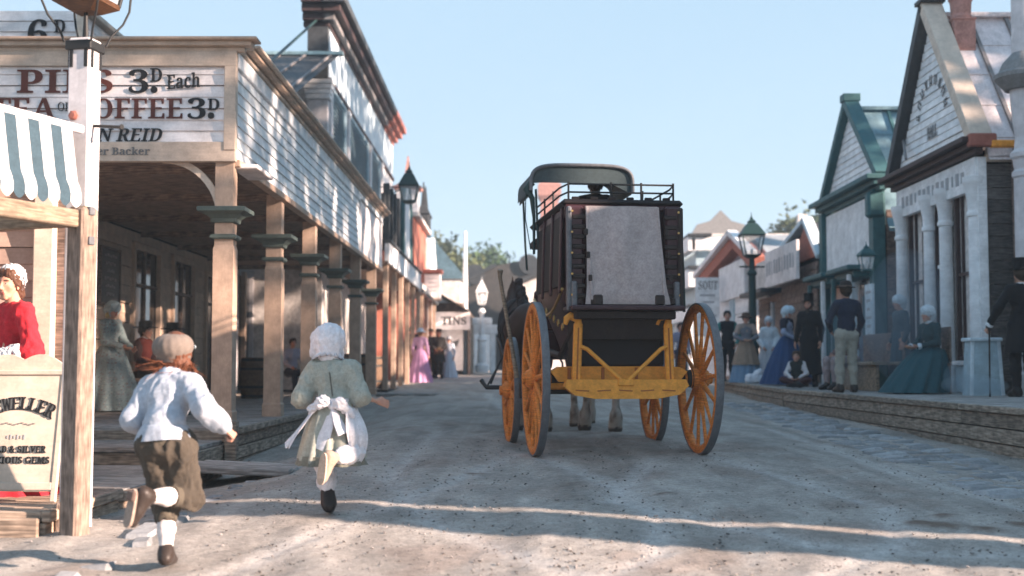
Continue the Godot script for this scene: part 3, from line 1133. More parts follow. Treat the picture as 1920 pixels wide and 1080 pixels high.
func build_ground() -> void:
	var f := FastNoiseLite.new()
	f.seed = 21
	f.frequency = 1.0
	f.fractal_octaves = 3
	var f2 := FastNoiseLite.new()
	f2.seed = 22
	f2.frequency = 1.0
	f2.fractal_octaves = 4
	var xs := PackedFloat32Array([-400, -150, -60, -25, -14, -10])
	var x := -8.0
	while x < 9.0:
		xs.append(x)
		x += 0.055 if x > -4.2 and x < 5.4 else 0.3
	xs.append_array(PackedFloat32Array([9, 12, 18, 30, 70, 150, 400]))
	var ds := PackedFloat32Array([-40, -15, -5, 0, 2, 3.5, 4.5])
	var d := 5.0
	while d < 60.0:
		ds.append(d)
		d += maxf(0.035, d * 0.0075)
	ds.append_array(PackedFloat32Array([62, 70, 80, 95, 120, 160, 220, 320, 500, 850]))
	# pale dusty wheel tracks: polylines in x and d
	var tracks := [
		[Vector2(1.85, 12.6), Vector2(2.3, 10.2), Vector2(2.5, 8.6), Vector2(2.2, 7.4), Vector2(1.4, 6.2)],
		[Vector2(0.2, 12.6), Vector2(0.75, 10.0), Vector2(0.95, 8.4), Vector2(0.8, 7.1), Vector2(0.2, 6.0)],
		[Vector2(0.1, 13.0), Vector2(-0.5, 10.0), Vector2(-1.2, 7.4), Vector2(-1.9, 5.5)],
		[Vector2(-0.9, 16.0), Vector2(-1.0, 10.5), Vector2(-0.5, 8.0), Vector2(0.6, 6.0)],
		[Vector2(3.4, 17.0), Vector2(3.3, 11.0), Vector2(3.6, 8.2), Vector2(4.5, 6.3)],
		[Vector2(1.3, 12.0), Vector2(0.7, 9.0), Vector2(1.7, 7.3), Vector2(3.4, 6.8)],
		[Vector2(-0.6, 30.0), Vector2(0.2, 16.0), Vector2(0.3, 12.0)],
	]
	var nx := xs.size()
	var vs := PackedVector3Array()
	var cs := PackedColorArray()
	for dd in ds:
		for xx in xs:
			var y := ground_y(xx, dd)
			var base := Color(0.51, 0.47, 0.425)
			if xx > -5.0 and xx < 6.5 and dd > 4.0 and dd < 60.0:
				var n1 := f.get_noise_2d(xx * 0.9, dd * 0.35)
				var n2 := f2.get_noise_2d(xx * 7.0, dd * 5.0)
				y += n1 * 0.02 + n2 * 0.008
				y += 0.012 * sin(xx * 5.1 + n1 * 4.0) * 0.5
				var g := 1.0 + 0.30 * f2.get_noise_2d(xx * 3.2 + 5.0 + n1, dd * 0.22) + 0.16 * n1 + 0.24 * f2.get_noise_2d(xx * 2.1 + 9.0, dd * 1.4)
				# brown patches where the gravel is trodden to earth
				var br := smoothstep(0.12, 0.4, f2.get_noise_2d(xx * 0.8 + 40.0, dd * 0.5))
				base = Color(0.51, 0.47, 0.425).lerp(Color(0.41, 0.345, 0.30), br * 0.7) * g
				if dd < 30.0:
					for t in tracks:
						for k in t.size() - 1:
							var a: Vector2 = t[k]
							var b: Vector2 = t[k + 1]
							if dd > maxf(a.y, b.y) + 0.4 or dd < minf(a.y, b.y) - 0.4:
								continue
							var q := seg_dist(Vector2(xx, dd), a, b)
							if q < 0.22:
								var wgt := exp(-q * q / 0.010) * (0.6 + 0.5 * n2) * 0.75
								base = base.lerp(Color(0.80, 0.77, 0.74), clampf(wgt, 0.0, 0.75))
								y -= 0.010 * exp(-q * q / 0.003)
				for sp in [[2.58, 7.9, 0.16], [2.85, 7.75, 0.10], [2.75, 8.25, 0.08], [3.2, 8.0, 0.12], [1.1, 9.3, 0.07], [-0.3, 10.8, 0.09]]:
					var q2: float = Vector2(xx - sp[0], (dd - sp[1]) * 1.2).length() / sp[2]
					if q2 < 1.6:
						var w2: float = smoothstep(1.5, 0.5, q2 + 0.7 * n2)
						base = base.lerp(Color(0.17, 0.10, 0.065), w2 * 0.75)
						y += 0.012 * w2
			vs.append(Vector3(xx, y, -dd))
			cs.append(Color(base.r, base.g, base.b))
	var idx := PackedInt32Array()
	for r in ds.size() - 1:
		for c in nx - 1:
			var a := r * nx + c
			idx.append_array(PackedInt32Array([a, a + nx, a + nx + 1, a, a + nx + 1, a + 1]))
	var ns := normals_of(vs, idx)
	var m := mk("road_gravel", Color(1, 1, 1), 0.95, T.gravel, 1.9, 0.6, 1.0)
	m.vertex_color_use_as_albedo = true
	m.albedo_color = Color(1, 1, 1)
	var road := obj("road", to_mesh([vs, ns, idx, cs]), m)
	tag(road, "grey gravel street with pale wheel tracks between the wooden shops", "", "", "structure")
	# loose gravel
	var st := nb()
	var rg := RandomNumberGenerator.new()
	rg.seed = 77
	var ico := []
	for k in 8:
		ico.append(Vector3(rg.randf_range(-0.2, 0.2), rg.randf_range(-0.15, 0.15), rg.randf_range(-0.2, 0.2)))
	var pb := [Vector3(1, 0, 0), Vector3(0.3, 0, 0.95), Vector3(-0.8, 0, 0.6), Vector3(-0.8, 0, -0.6), Vector3(0.3, 0, -0.95)]
	for i in 5:
		var a: Vector3 = pb[i] + ico[i]
		var b: Vector3 = pb[(i + 1) % 5] + ico[(i + 1) % 5]
		tn(st, a, b, Vector3(0.1, 0.6, 0.05), (a + b) + Vector3(0, 1, 0))
		tn(st, a, b, Vector3(0, -0.4, 0), (a + b) - Vector3(0, 1, 0))
	var mm := MultiMesh.new()
	mm.transform_format = MultiMesh.TRANSFORM_3D
	mm.use_colors = true
	mm.mesh = fin(st)
	mm.instance_count = 8000
	for i in mm.instance_count:
		var dd := 5.4 + 9.0 * pow(rg.randf(), 1.9)
		var xx := rg.randf_range(-2.6, 1.0) * dd / 6.0 if rg.randf() < 0.3 else rg.randf_range(-0.2, 0.42) * dd
		xx = clampf(xx, -2.9, 5.0)
		var r := 0.004 + 0.011 * pow(rg.randf(), 3.0)
		var b := Basis.from_euler(Vector3(rg.randf() * 0.6, rg.randf() * TAU, rg.randf() * 0.6)).scaled(Vector3(r, r * 0.8, r))
		mm.set_instance_transform(i, Transform3D(b, Vector3(xx, ground_y(xx, dd) + 0.003 + f.get_noise_2d(xx * 0.9, dd * 0.35) * 0.02, -dd)))
		var g := rg.randf_range(0.06, 0.30)
		mm.set_instance_color(i, Color(g * 1.06, g * 0.98, g * 0.93))
	var gm := mk("gravel_stone", Color(1, 1, 1), 0.9)
	gm.albedo_color = Color(1, 1, 1)
	gm.vertex_color_use_as_albedo = true
	var gi := MultiMeshInstance3D.new()
	gi.name = "gravel"
	gi.multimesh = mm
	gi.material_override = gm
	add_child(gi)
	tag(gi, "loose gravel scattered over the near part of the street", "", "", "stuff")


# flat stones set on edge: the paved gutter along the right boardwalk and the rougher one on the left
func gutters() -> void:
	var g := Node3D.new()
	g.name = "gutter"
	add_child(g)
	tag(g, "stone pitched gutter between the road and the right boardwalk", "", "", "structure")
	var ms := tones("gutter_stone", Color(0.26, 0.265, 0.27), 4, 0.25, 0.9, T.blotch, 1.6, 0.8, 0.75)
	var shapes := []
	for k in 5:
		var s := nb()
		var sz := Vector3(rng.randf_range(0.26, 0.40), 0.12, rng.randf_range(0.13, 0.2))
		box(s, Vector3.ZERO, sz, Basis.IDENTITY, 0.028)
		shapes.append([fin(s), sz])
	var d := 9.6
	while d < 25.0:
		var x := 3.65 + 0.035 * (d - 9.6)
		for c in 3:
			var sh: Array = shapes[rng.randi() % 5]
			var px: float = x + c * 0.36 + rng.randf_range(-0.05, 0.05)
			var yy := ground_y(px, d) - 0.046 + rng.randf_range(-0.018, 0.014)
			var b := Basis.from_euler(Vector3(rng.randf_range(-0.07, 0.07), 0.5 + rng.randf_range(-0.25, 0.25), rng.randf_range(-0.08, 0.08)))
			obj("stone", sh[0], ms[rng.randi() % 4], g, Transform3D(b, Vector3(px, yy, -d)))
		d += 0.19
	var l := Node3D.new()
	l.name = "gutter_001"
	add_child(l)
	tag(l, "worn kerb stones along the sunken gutter before the left verandah", "", "", "structure")
	d = 6.3
	while d < 20.0:
		var sh: Array = shapes[rng.randi() % 5]
		var px := -2.02 - 0.02 * d + rng.randf_range(-0.05, 0.05)
		var b := Basis.from_euler(Vector3(rng.randf_range(-0.1, 0.1), PI / 2 + rng.randf_range(-0.2, 0.2), rng.randf_range(-0.12, 0.12)))
		obj("stone", sh[0], ms[rng.randi() % 4], l, Transform3D(b, Vector3(px, ground_y(px, d) - 0.043 + rng.randf_range(-0.02, 0.012), -d)))
		d += rng.randf_range(0.32, 0.62)


# planks across the walking direction from d0 to d1, each a part of its own
func deck(o: Node3D, x0: float, x1: float, d0: float, d1: float, y0: float, y1: float, w: float, mats: Array) -> void:
	var n := int((d1 - d0) / w)
	for i in n:
		var t := (i + 0.5) / n
		var dd := lerpf(d0, d1, t)
		var y := lerpf(y0, y1, t)
		bx("plank", o, Vector3((x0 + x1) * 0.5, y - 0.022 + rng.randf_range(-0.004, 0.003), -dd), Vector3(x1 - x0, 0.044, (d1 - d0) / n - 0.012), mats[rng.randi() % mats.size()], 0.006)
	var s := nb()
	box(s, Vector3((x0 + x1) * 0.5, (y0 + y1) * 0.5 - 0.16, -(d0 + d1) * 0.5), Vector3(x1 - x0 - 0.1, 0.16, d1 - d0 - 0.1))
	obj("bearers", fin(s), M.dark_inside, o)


# edge boards along z: rows of long planks under the lip of a boardwalk
func edge_boards(o: Node3D, x: float, d0: float, d1: float, y0: float, y1: float, rows: int, h: float, mats: Array, lx: float) -> void:
	var l := 3.2
	var n := int(ceil((d1 - d0) / l))
	for i in n:
		var a := lerpf(d0, d1, float(i) / n)
		var b := lerpf(d0, d1, float(i + 1) / n)
		var ya := lerpf(y0, y1, float(i) / n)
		var yb := lerpf(y0, y1, float(i + 1) / n)
		var dir := Vector3(0, yb - ya, -(b - a)).normalized()
		var bs := Basis(Vector3.RIGHT, Vector3.RIGHT.cross(dir) * -1.0, -dir)
		bs = Basis(Vector3.RIGHT, bs.y if bs.y.y > 0 else -bs.y, Vector3.RIGHT.cross(bs.y if bs.y.y > 0 else -bs.y))
		bx("lip", o, Vector3(x + lx * 0.03, (ya + yb) * 0.5 - 0.035, -(a + b) * 0.5), Vector3(0.06, 0.07, b - a - 0.008), mats[rng.randi() % mats.size()], 0.008, bs)
		for r in rows:
			bx("edge_board", o, Vector3(x - lx * 0.01 * r + rng.randf_range(-0.006, 0.006), (ya + yb) * 0.5 - 0.07 - h * (r + 0.5), -(a + b) * 0.5), Vector3(0.045, h - 0.012, b - a - 0.012), mats[rng.randi() % mats.size()], 0.007, bs)


func boardwalks() -> void:
	# left: the verandah floor of the tea house
	var a := thing("boardwalk", "raised grey plank floor under the verandah of the pie and tea shop", "boardwalk")
	deck(a, -6.38, -3.0, 14.0, 30.2, 0.445, 0.445, 0.19, M.decks)
	edge_boards(a, -3.0, 14.0, 30.2, 0.445, 0.445, 3, 0.14, M.deck_edges, 1.0)
	for k in 2:
		bx("edge_board", a, Vector3(-4.7, 0.345 - 0.14 * k, -13.99 + 0.02 * k), Vector3(3.36, 0.128, 0.045), M.deck_edges[k], 0.006)
	# steps in front of it
	var st := thing("steps", "two broad timber steps up to the left verandah floor", "steps")
	bx("tread", st, Vector3(-4.7, 0.283, -13.32), Vector3(3.1, 0.05, 1.3), M.decks[1], 0.008)
	bx("riser", st, Vector3(-4.7, 0.17, -12.72), Vector3(3.08, 0.17, 0.05), M.deck_edges[1], 0.006)
	bx("end_board", st, Vector3(-3.13, 0.16, -13.3), Vector3(0.05, 0.2, 1.2), M.deck_edges[2], 0.006)
	bx("newel", st, Vector3(-3.02, 0.27, -13.85), Vector3(0.13, 0.5, 0.13), M.deck_edges[0], 0.012)
	# the low landing before the steps
	var l := thing("landing", "low plank landing below the steps with a sunlit front edge", "boardwalk")
	deck(l, -4.9, -2.86, 9.3, 12.68, 0.21, 0.13, 0.2, M.decks)
	for k in 2:
		bx("edge_board", l, Vector3(-3.88, 0.12 - 0.11 * k, -9.29 + 0.015 * k), Vector3(2.04, 0.1, 0.045), M.raw_planks[k], 0.008)
	edge_boards(l, -2.85, 9.3, 12.6, 0.2, 0.13, 1, 0.12, M.raw_planks, 1.0)
	# jeweller's platform, sunlit
	var j := thing("platform", "sunlit pale timber platform under the sandwich board sign", "boardwalk")
	deck(j, -5.2, -2.83, 7.75, 9.2, 0.235, 0.235, 0.19, M.raw_planks)
	for k in 2:
		bx("edge_board", j, Vector3(-4.03, 0.135 - 0.13 * k, -7.73 + 0.012 * k), Vector3(2.4, 0.122, 0.05), M.raw_planks[k], 0.01)
	edge_boards(j, -2.83, 7.75, 9.2, 0.235, 0.235, 2, 0.12, M.raw_planks, 1.0)
	# plank bridges over the gutter
	var p := thing("gutter_bridge", "flat plank slab bridging the gutter beside the running boy", "bridge")
	for k in 4:
		bx("plank", p, Vector3(-2.42, 0.2 - 0.012 * k, -11.25 - 0.3 * k), Vector3(0.98, 0.06, 0.29), M.decks[k], 0.012, Basis.from_euler(Vector3(0, 0.05, -0.05)))
	for e in [-0.4, 0.4]:
		bx("bearer", p, Vector3(-2.42 + e, 0.12, -11.7), Vector3(0.1, 0.1, 1.15), M.deck_edges[0], 0.01)
	var p2 := thing("gutter_bridge", "small far plank bridge over the left gutter near the barrels", "bridge")
	for k in 4:
		bx("plank", p2, Vector3(-2.3, 0.49, -28.0 - 0.3 * k), Vector3(1.3, 0.06, 0.29), M.decks[k], 0.012)
	# left, farther along
	var b := thing("boardwalk", "far left boardwalk running past the balcony shop to the end", "boardwalk")
	deck(b, -6.4, -2.9, 30.4, 60.0, 0.47, 0.78, 0.3, M.decks)
	edge_boards(b, -2.9, 30.4, 60.0, 0.47, 0.78, 2, 0.14, M.deck_edges, 1.0)
	# right
	var r := thing("boardwalk", "long grey boardwalk with stacked edge planks on the right", "boardwalk")
	deck(r, 5.1, 8.9, 5.0, 24.0, 0.69, 0.69, 0.21, M.decks)
	edge_boards(r, 5.09, 5.0, 24.0, 0.69, 0.69, 4, 0.16, M.deck_edges, -1.0)
	var r2 := thing("boardwalk", "far part of the right boardwalk beyond the green gabled shop", "boardwalk")
	deck(r2, 5.1, 8.0, 24.05, 32.0, 0.69, 0.78, 0.24, M.decks)
	edge_boards(r2, 5.09, 24.05, 32.0, 0.69, 0.78, 2, 0.13, M.deck_edges, -1.0)


# ---------------------------------------------------------------- left side of the street
func verandah_post_mesh(h: float) -> Array:
	var s := nb()
	# plinth, chamfered shaft, upper shaft
	sqlathe(s, [Vector2(0.125, 0.0), Vector2(0.125, 0.16), Vector2(0.112, 0.18), Vector2(0.112, 1.95), Vector2(0.100, 2.0), Vector2(0.100, h)])
	var c := nb()
	sqlathe(c, [Vector2(0.126, 2.06), Vector2(0.142, 2.075), Vector2(0.142, 2.10), Vector2(0.126, 2.115)])
	sqlathe(c, [Vector2(0.115, 2.24), Vector2(0.135, 2.25), Vector2(0.14, 2.29), Vector2(0.185, 2.33), Vector2(0.245, 2.355), Vector2(0.262, 2.36), Vector2(0.262, 2.405), Vector2(0.25, 2.41)])
	return [fin(s), fin(c)]


func arch_bracket(parent: Node3D, o: Vector3, dir: Vector3, r: float, w: float, mat: Material) -> void:
	var poly := PackedVector2Array()
	for i in 13:
		var a := PI / 2 * i / 12.0
		poly.append(Vector2(r - r * cos(a), -r + r * sin(a)))
	for i in range(12, -1, -1):
		var a := PI / 2 * i / 12.0
		poly.append(Vector2(r - (r + 0.07) * cos(a) + 0.0, -r + (r + 0.07) * sin(a) + 0.0))
	var s := nb()
	var side := dir.cross(Vector3.UP)
	prism(s, poly, o - side * w * 0.5, dir, Vector3.UP, side * w)
	obj("arch_bracket", fin(s), mat, parent)


func tea_house() -> void:
	var o := thing("tea_house", "verandah shop with painted price boards for pies, tea and coffee", "shop")
	var zf := -14.04
	# front boards
	boards(o, Vector3(-7.4, 3.58, zf), Vector3.RIGHT, 7, 0.127, M.sign_whites, func(_i): return [[0.0, 4.22]])
	bx("corner_board", o, Vector3(-3.115, 3.955, zf + 0.02), Vector3(0.13, 0.94, 0.1), M.tan_trim, 0.006)
	bx("lower_trim", o, Vector3(-5.24, 3.47, zf + 0.012), Vector3(4.38, 0.22, 0.09), M.tan_trim, 0.006)
	bx("upper_trim", o, Vector3(-5.24, 4.51, zf + 0.012), Vector3(4.38, 0.17, 0.09), M.tan_trim, 0.006)
	# street boards, in lengths of four metres
	boards(o, Vector3(-3.075, 3.40, -14.06), Vector3(0, 0, -1), 8, 0.128, M.pale_blues, func(i): return [[0.06, 3.2 + 0.7 * (i % 2)], [3.2 + 0.7 * (i % 2), 7.4 - 0.6 * (i % 3)], [7.4 - 0.6 * (i % 3), 11.4]])
	bx("end_panel", o, Vector3(-3.06, 3.93, -27.6), Vector3(0.06, 1.1, 4.2), M.sign_white, 0.004)
	for k in 16:
		bx("painted_mark", o, Vector3(-3.026, 3.93 + 0.22 * (k % 2) - 0.1, -25.9 - 0.22 * k), Vector3(0.006, 0.34 - 0.08 * (k % 3), 0.1), M.letter_faint)
	bx("street_upper_trim", o, Vector3(-3.07, 4.50, -22.0), Vector3(0.08, 0.17, 15.9), M.pale_blue, 0.006)
	bx("soffit_trim", o, Vector3(-3.08, 3.36, -22.0), Vector3(0.12, 0.08, 15.8), M.post_tan, 0.006)
	# cornice with two fascias, along the front and the street
	for k in 3:
		var w: float = [0.10, 0.19, 0.26][k]
		var y: float = [4.615, 4.665, 4.705][k]
		bx("cornice", o, Vector3(-5.26 + w * 0.5, y, zf + w * 0.5 - 0.05), Vector3(4.4 + w, 0.05 if k < 2 else 0.035, w), [M.tan_trim, M.tan_trim, M.post_tan][k], 0.008)
		bx("cornice", o, Vector3(-3.1 + w * 0.5 - 0.0, y, -22.05 - w * 0.25), Vector3(w, 0.049 if k < 2 else 0.034, 15.9 - w * 0.5), [M.tan_trim, M.post_tan, M.tan_trim][k], 0.008)
	# lettering on the front
	var z := zf + 0.033
	var R := Vector3.RIGHT
	text(o, "PIES", M.letter_brown, Vector3(-4.955, 4.26, z), 1.06, 0.26, R)
	text(o, "3", M.letter_black, Vector3(-4.14, 4.26, z), 0.22, 0.265, R)
	text(o, ".", M.letter_black, Vector3(-3.965, 4.165, z), 0.075, 0.075, R)
	text(o, "D", M.letter_black, Vector3(-3.945, 4.33, z), 0.13, 0.15, R)
	text(o, "Each", M.letter_black, Vector3(-3.64, 4.265, z), 0.37, 0.17, R + Vector3(0, 0.07, 0))
	text(o, "TEA", M.letter_brown, Vector3(-5.41, 3.955, z), 0.72, 0.235, R)
	text(o, "OR", M.letter_black, Vector3(-4.95, 3.975, z), 0.15, 0.10, R, Vector3.UP, 0.0, "Droid Serif", false)
	text(o, "COFFEE", M.letter_brown, Vector3(-4.235, 3.955, z), 1.18, 0.225, R)
	text(o, "3", M.letter_black, Vector3(-3.49, 3.955, z), 0.2, 0.235, R)
	text(o, ".", M.letter_black, Vector3(-3.33, 3.875, z), 0.07, 0.07, R)
	text(o, "D", M.letter_black, Vector3(-3.305, 4.0, z), 0.13, 0.13, R)
	text(o, "N REID", M.letter_black, Vector3(-4.22, 3.66, z), 0.70, 0.145, R, Vector3.UP, 0.22)
	text(o, "er Backer", M.letter_grey, Vector3(-4.28, 3.475, zf + 0.062), 0.58, 0.088, R)
	# posts
	# verandah ceiling, rafters and the roof above
	bx("ceiling", o, Vector3(-4.75, 3.44, -22.05), Vector3(3.3, 0.05, 16.0), M.ceiling)
	for k in 7:
		bx("rafter", o, Vector3(-4.75, 3.37, -14.7 - 2.4 * k), Vector3(3.25, 0.1, 0.08), M.ceiling, 0.004)
	# wall under the verandah with tall door and window openings
	var open := [[21.4, 23.1, 0.5, 3.2], [23.9, 25.6, 0.5, 3.2], [26.5, 28.4, 0.5, 3.1]]
	var d0 := 13.6
	var spans := func(i):
		var y: float = 0.445 + 0.155 * (i + 0.5)
		var a := []
		var last := 0.0
		for w in open:
			if y > w[2] and y < w[3]:
				a.append([last, w[0] - d0])
				last = w[1] - d0
		a.append([last, 15.6])
		return a
	boards(o, Vector3(-6.4, 0.445, -d0), Vector3(0, 0, -1), 19, 0.155, M.tan_walls, spans)
	for w in open:
		var c: float = (w[0] + w[1]) * 0.5
		var l: float = w[1] - w[0]
		var hh: float = w[3] - w[2]
		var fr := obj("window", _frame(l, hh, 0.1, 0.09), M.tan_wall, o, Transform3D(Basis(Vector3(0, 0, -1), Vector3.UP, Vector3.RIGHT), Vector3(-6.37, w[2], -c)))
		bx("pane", fr, Vector3(0, hh * 0.5, -0.06), Vector3(l - 0.1, hh - 0.1, 0.012), M.window_dark)
		bx("mullion", fr, Vector3(0, hh * 0.5, -0.035), Vector3(0.05, hh - 0.12, 0.04), M.brown_board)
		bx("transom", fr, Vector3(0, hh * 0.74, -0.035), Vector3(l - 0.12, 0.055, 0.042), M.brown_board)
		bx("curtain", fr, Vector3(-l * 0.2, hh * 0.42, -0.16), Vector3(0.09, hh * 0.5, 0.02), M.white)
	# roof and the upper boards behind
	var s := nb()
	qn(s, Vector3(-3.2, 4.35, -14.1), Vector3(-3.2, 4.35, -30.0), Vector3(-6.6, 4.6, -30.0), Vector3(-6.6, 4.6, -14.1), Vector3.UP)
	obj("roof", fin(s), M.roof_dark, o)
	bx("wall", o, Vector3(-9.5, 2.1, -22.0), Vector3(6.1, 5.0, 16.0), M.dark_inside)
	# posts: each its own part with its capital
	var pm := verandah_post_mesh(2.95)
	for k in 6:
		var at := Vector3(-3.18, 0.445, -(14.14 + 2.95 * k))
		var p := obj("post", pm[0], M.post_tan, o, Transform3D(Basis.IDENTITY, at))
		obj("capital", pm[1], M.capital_green, p)
		arch_bracket(o, at + Vector3(0, 2.93, -0.1), Vector3(0, 0, -1), 0.55, 0.07, M.post_tan)
	arch_bracket(o, Vector3(-3.28, 3.37, -14.14), Vector3.LEFT, 0.62, 0.07, M.cream)
	# shelf under the corner of the parapet
	bx("gutter_spout", o, Vector3(-2.98, 3.33, -14.6), Vector3(0.3, 0.05, 0.9), M.sign_white, 0.01)
	# second row of boards above, with the price of something else
	boards(o, Vector3(-8.6, 4.72, -16.2), Vector3.RIGHT, 7, 0.135, M.sign_whites, func(_i): return [[0.0, 3.02]])
	bx("corner_board", o, Vector3(-5.53, 5.2, -16.2), Vector3(0.11, 1.0, 0.1), M.cream, 0.006)
	boards(o, Vector3(-5.5, 4.72, -16.25), Vector3(0, 0, -1), 6, 0.15, M.sign_whites, func(i): return [[0.0, 5.8]])
	bx("cornice", o, Vector3(-5.47, 5.66, -19.2), Vector3(0.16, 0.07, 6.2), M.tan_trim, 0.008)
	text(o, "6", M.letter_black, Vector3(-6.08, 5.37, -16.16), 0.25, 0.36, R)
	text(o, "D", M.letter_black, Vector3(-5.8, 5.46, -16.16), 0.14, 0.17, R)
	text(o, ".", M.letter_black, Vector3(-5.82, 5.27, -16.16), 0.07, 0.07, R)
	text(o, "S", M.letter_grey, Vector3(-6.46, 4.99, -16.16), 0.14, 0.17, R)
	bx("chimney", o, Vector3(-5.6, 5.35, -24.2), Vector3(0.5, 1.5, 0.5), M.cream, 0.01)
	boards(o, Vector3(-5.36, 4.9, -24.5), Vector3(0, 0, -1), 8, 0.14, M.sign_whites, func(_i): return [[0.0, 3.4]])
	bx("cornice", o, Vector3(-5.33, 6.06, -26.2), Vector3(0.16, 0.07, 3.5), M.tan_trim, 0.008)
	# shopfront past the wall: pilasters, glass and pale door frames
	for k in 5:
		var d := 29.4 + 0.9 * k
		bx("pilaster", o, Vector3(-6.36, 1.9, -d), Vector3(0.1, 2.9, 0.16), M.white if k % 2 == 0 else M.post_tan, 0.006)
		bx("shop_glass", o, Vector3(-6.41, 1.9, -d - 0.45), Vector3(0.02, 2.7, 0.7), M.window_dark)
	# chalk board on the wall
	var cb := thing("chalkboard", "dark framed menu board hung on the wall under the verandah", "menu board", Vector3(-6.34, 2.1, -20.1))
	bx("slate", cb, Vector3(0, 0.42, 0), Vector3(0.03, 0.84, 0.92), M.iron, 0.004)
	for e in [[0.0, 0.86, 0.04, 1.0], [0.0, -0.02, 0.04, 1.0]]:
		bx("frame", cb, Vector3(0.005, e[1], 0), Vector3(0.05, e[2], e[3]), M.brown_board, 0.004)
	for e in [-0.48, 0.48]:
		bx("frame", cb, Vector3(0.006, 0.42, e), Vector3(0.05, 0.84, 0.04), M.brown_board, 0.004)
	for k in 6:
		var w := 0.62 - 0.12 * (k % 3)
		for j in 5:
			bx("chalk_line", cb, Vector3(0.017, 0.74 - 0.12 * k + 0.012 * (j % 2), -w * 0.5 + w * (j + 0.5) / 5.0), Vector3(0.004, 0.03 + 0.012 * ((j + k) % 2), w / 6.5), M.canvas)


func _frame(l: float, h: float, t: float, dep: float) -> Mesh:
	var key := "f%.2f_%.2f_%.2f_%.2f" % [l, h, t, dep]
	if not cached.has(key):
		var s := nb()
		box(s, Vector3(-l * 0.5 + t * 0.5, h * 0.5, 0), Vector3(t, h, dep), Basis.IDENTITY, 0.006)
		box(s, Vector3(l * 0.5 - t * 0.5, h * 0.5, 0), Vector3(t, h, dep), Basis.IDENTITY, 0.006)
		box(s, Vector3(0, h - t * 0.5, 0), Vector3(l - 2 * t, t, dep - 0.006), Basis.IDENTITY, 0.006)
		box(s, Vector3(0, t * 0.5, 0), Vector3(l - 2 * t, t, dep - 0.006), Basis.IDENTITY, 0.006)
		cached[key] = fin(s)
	return cached[key]


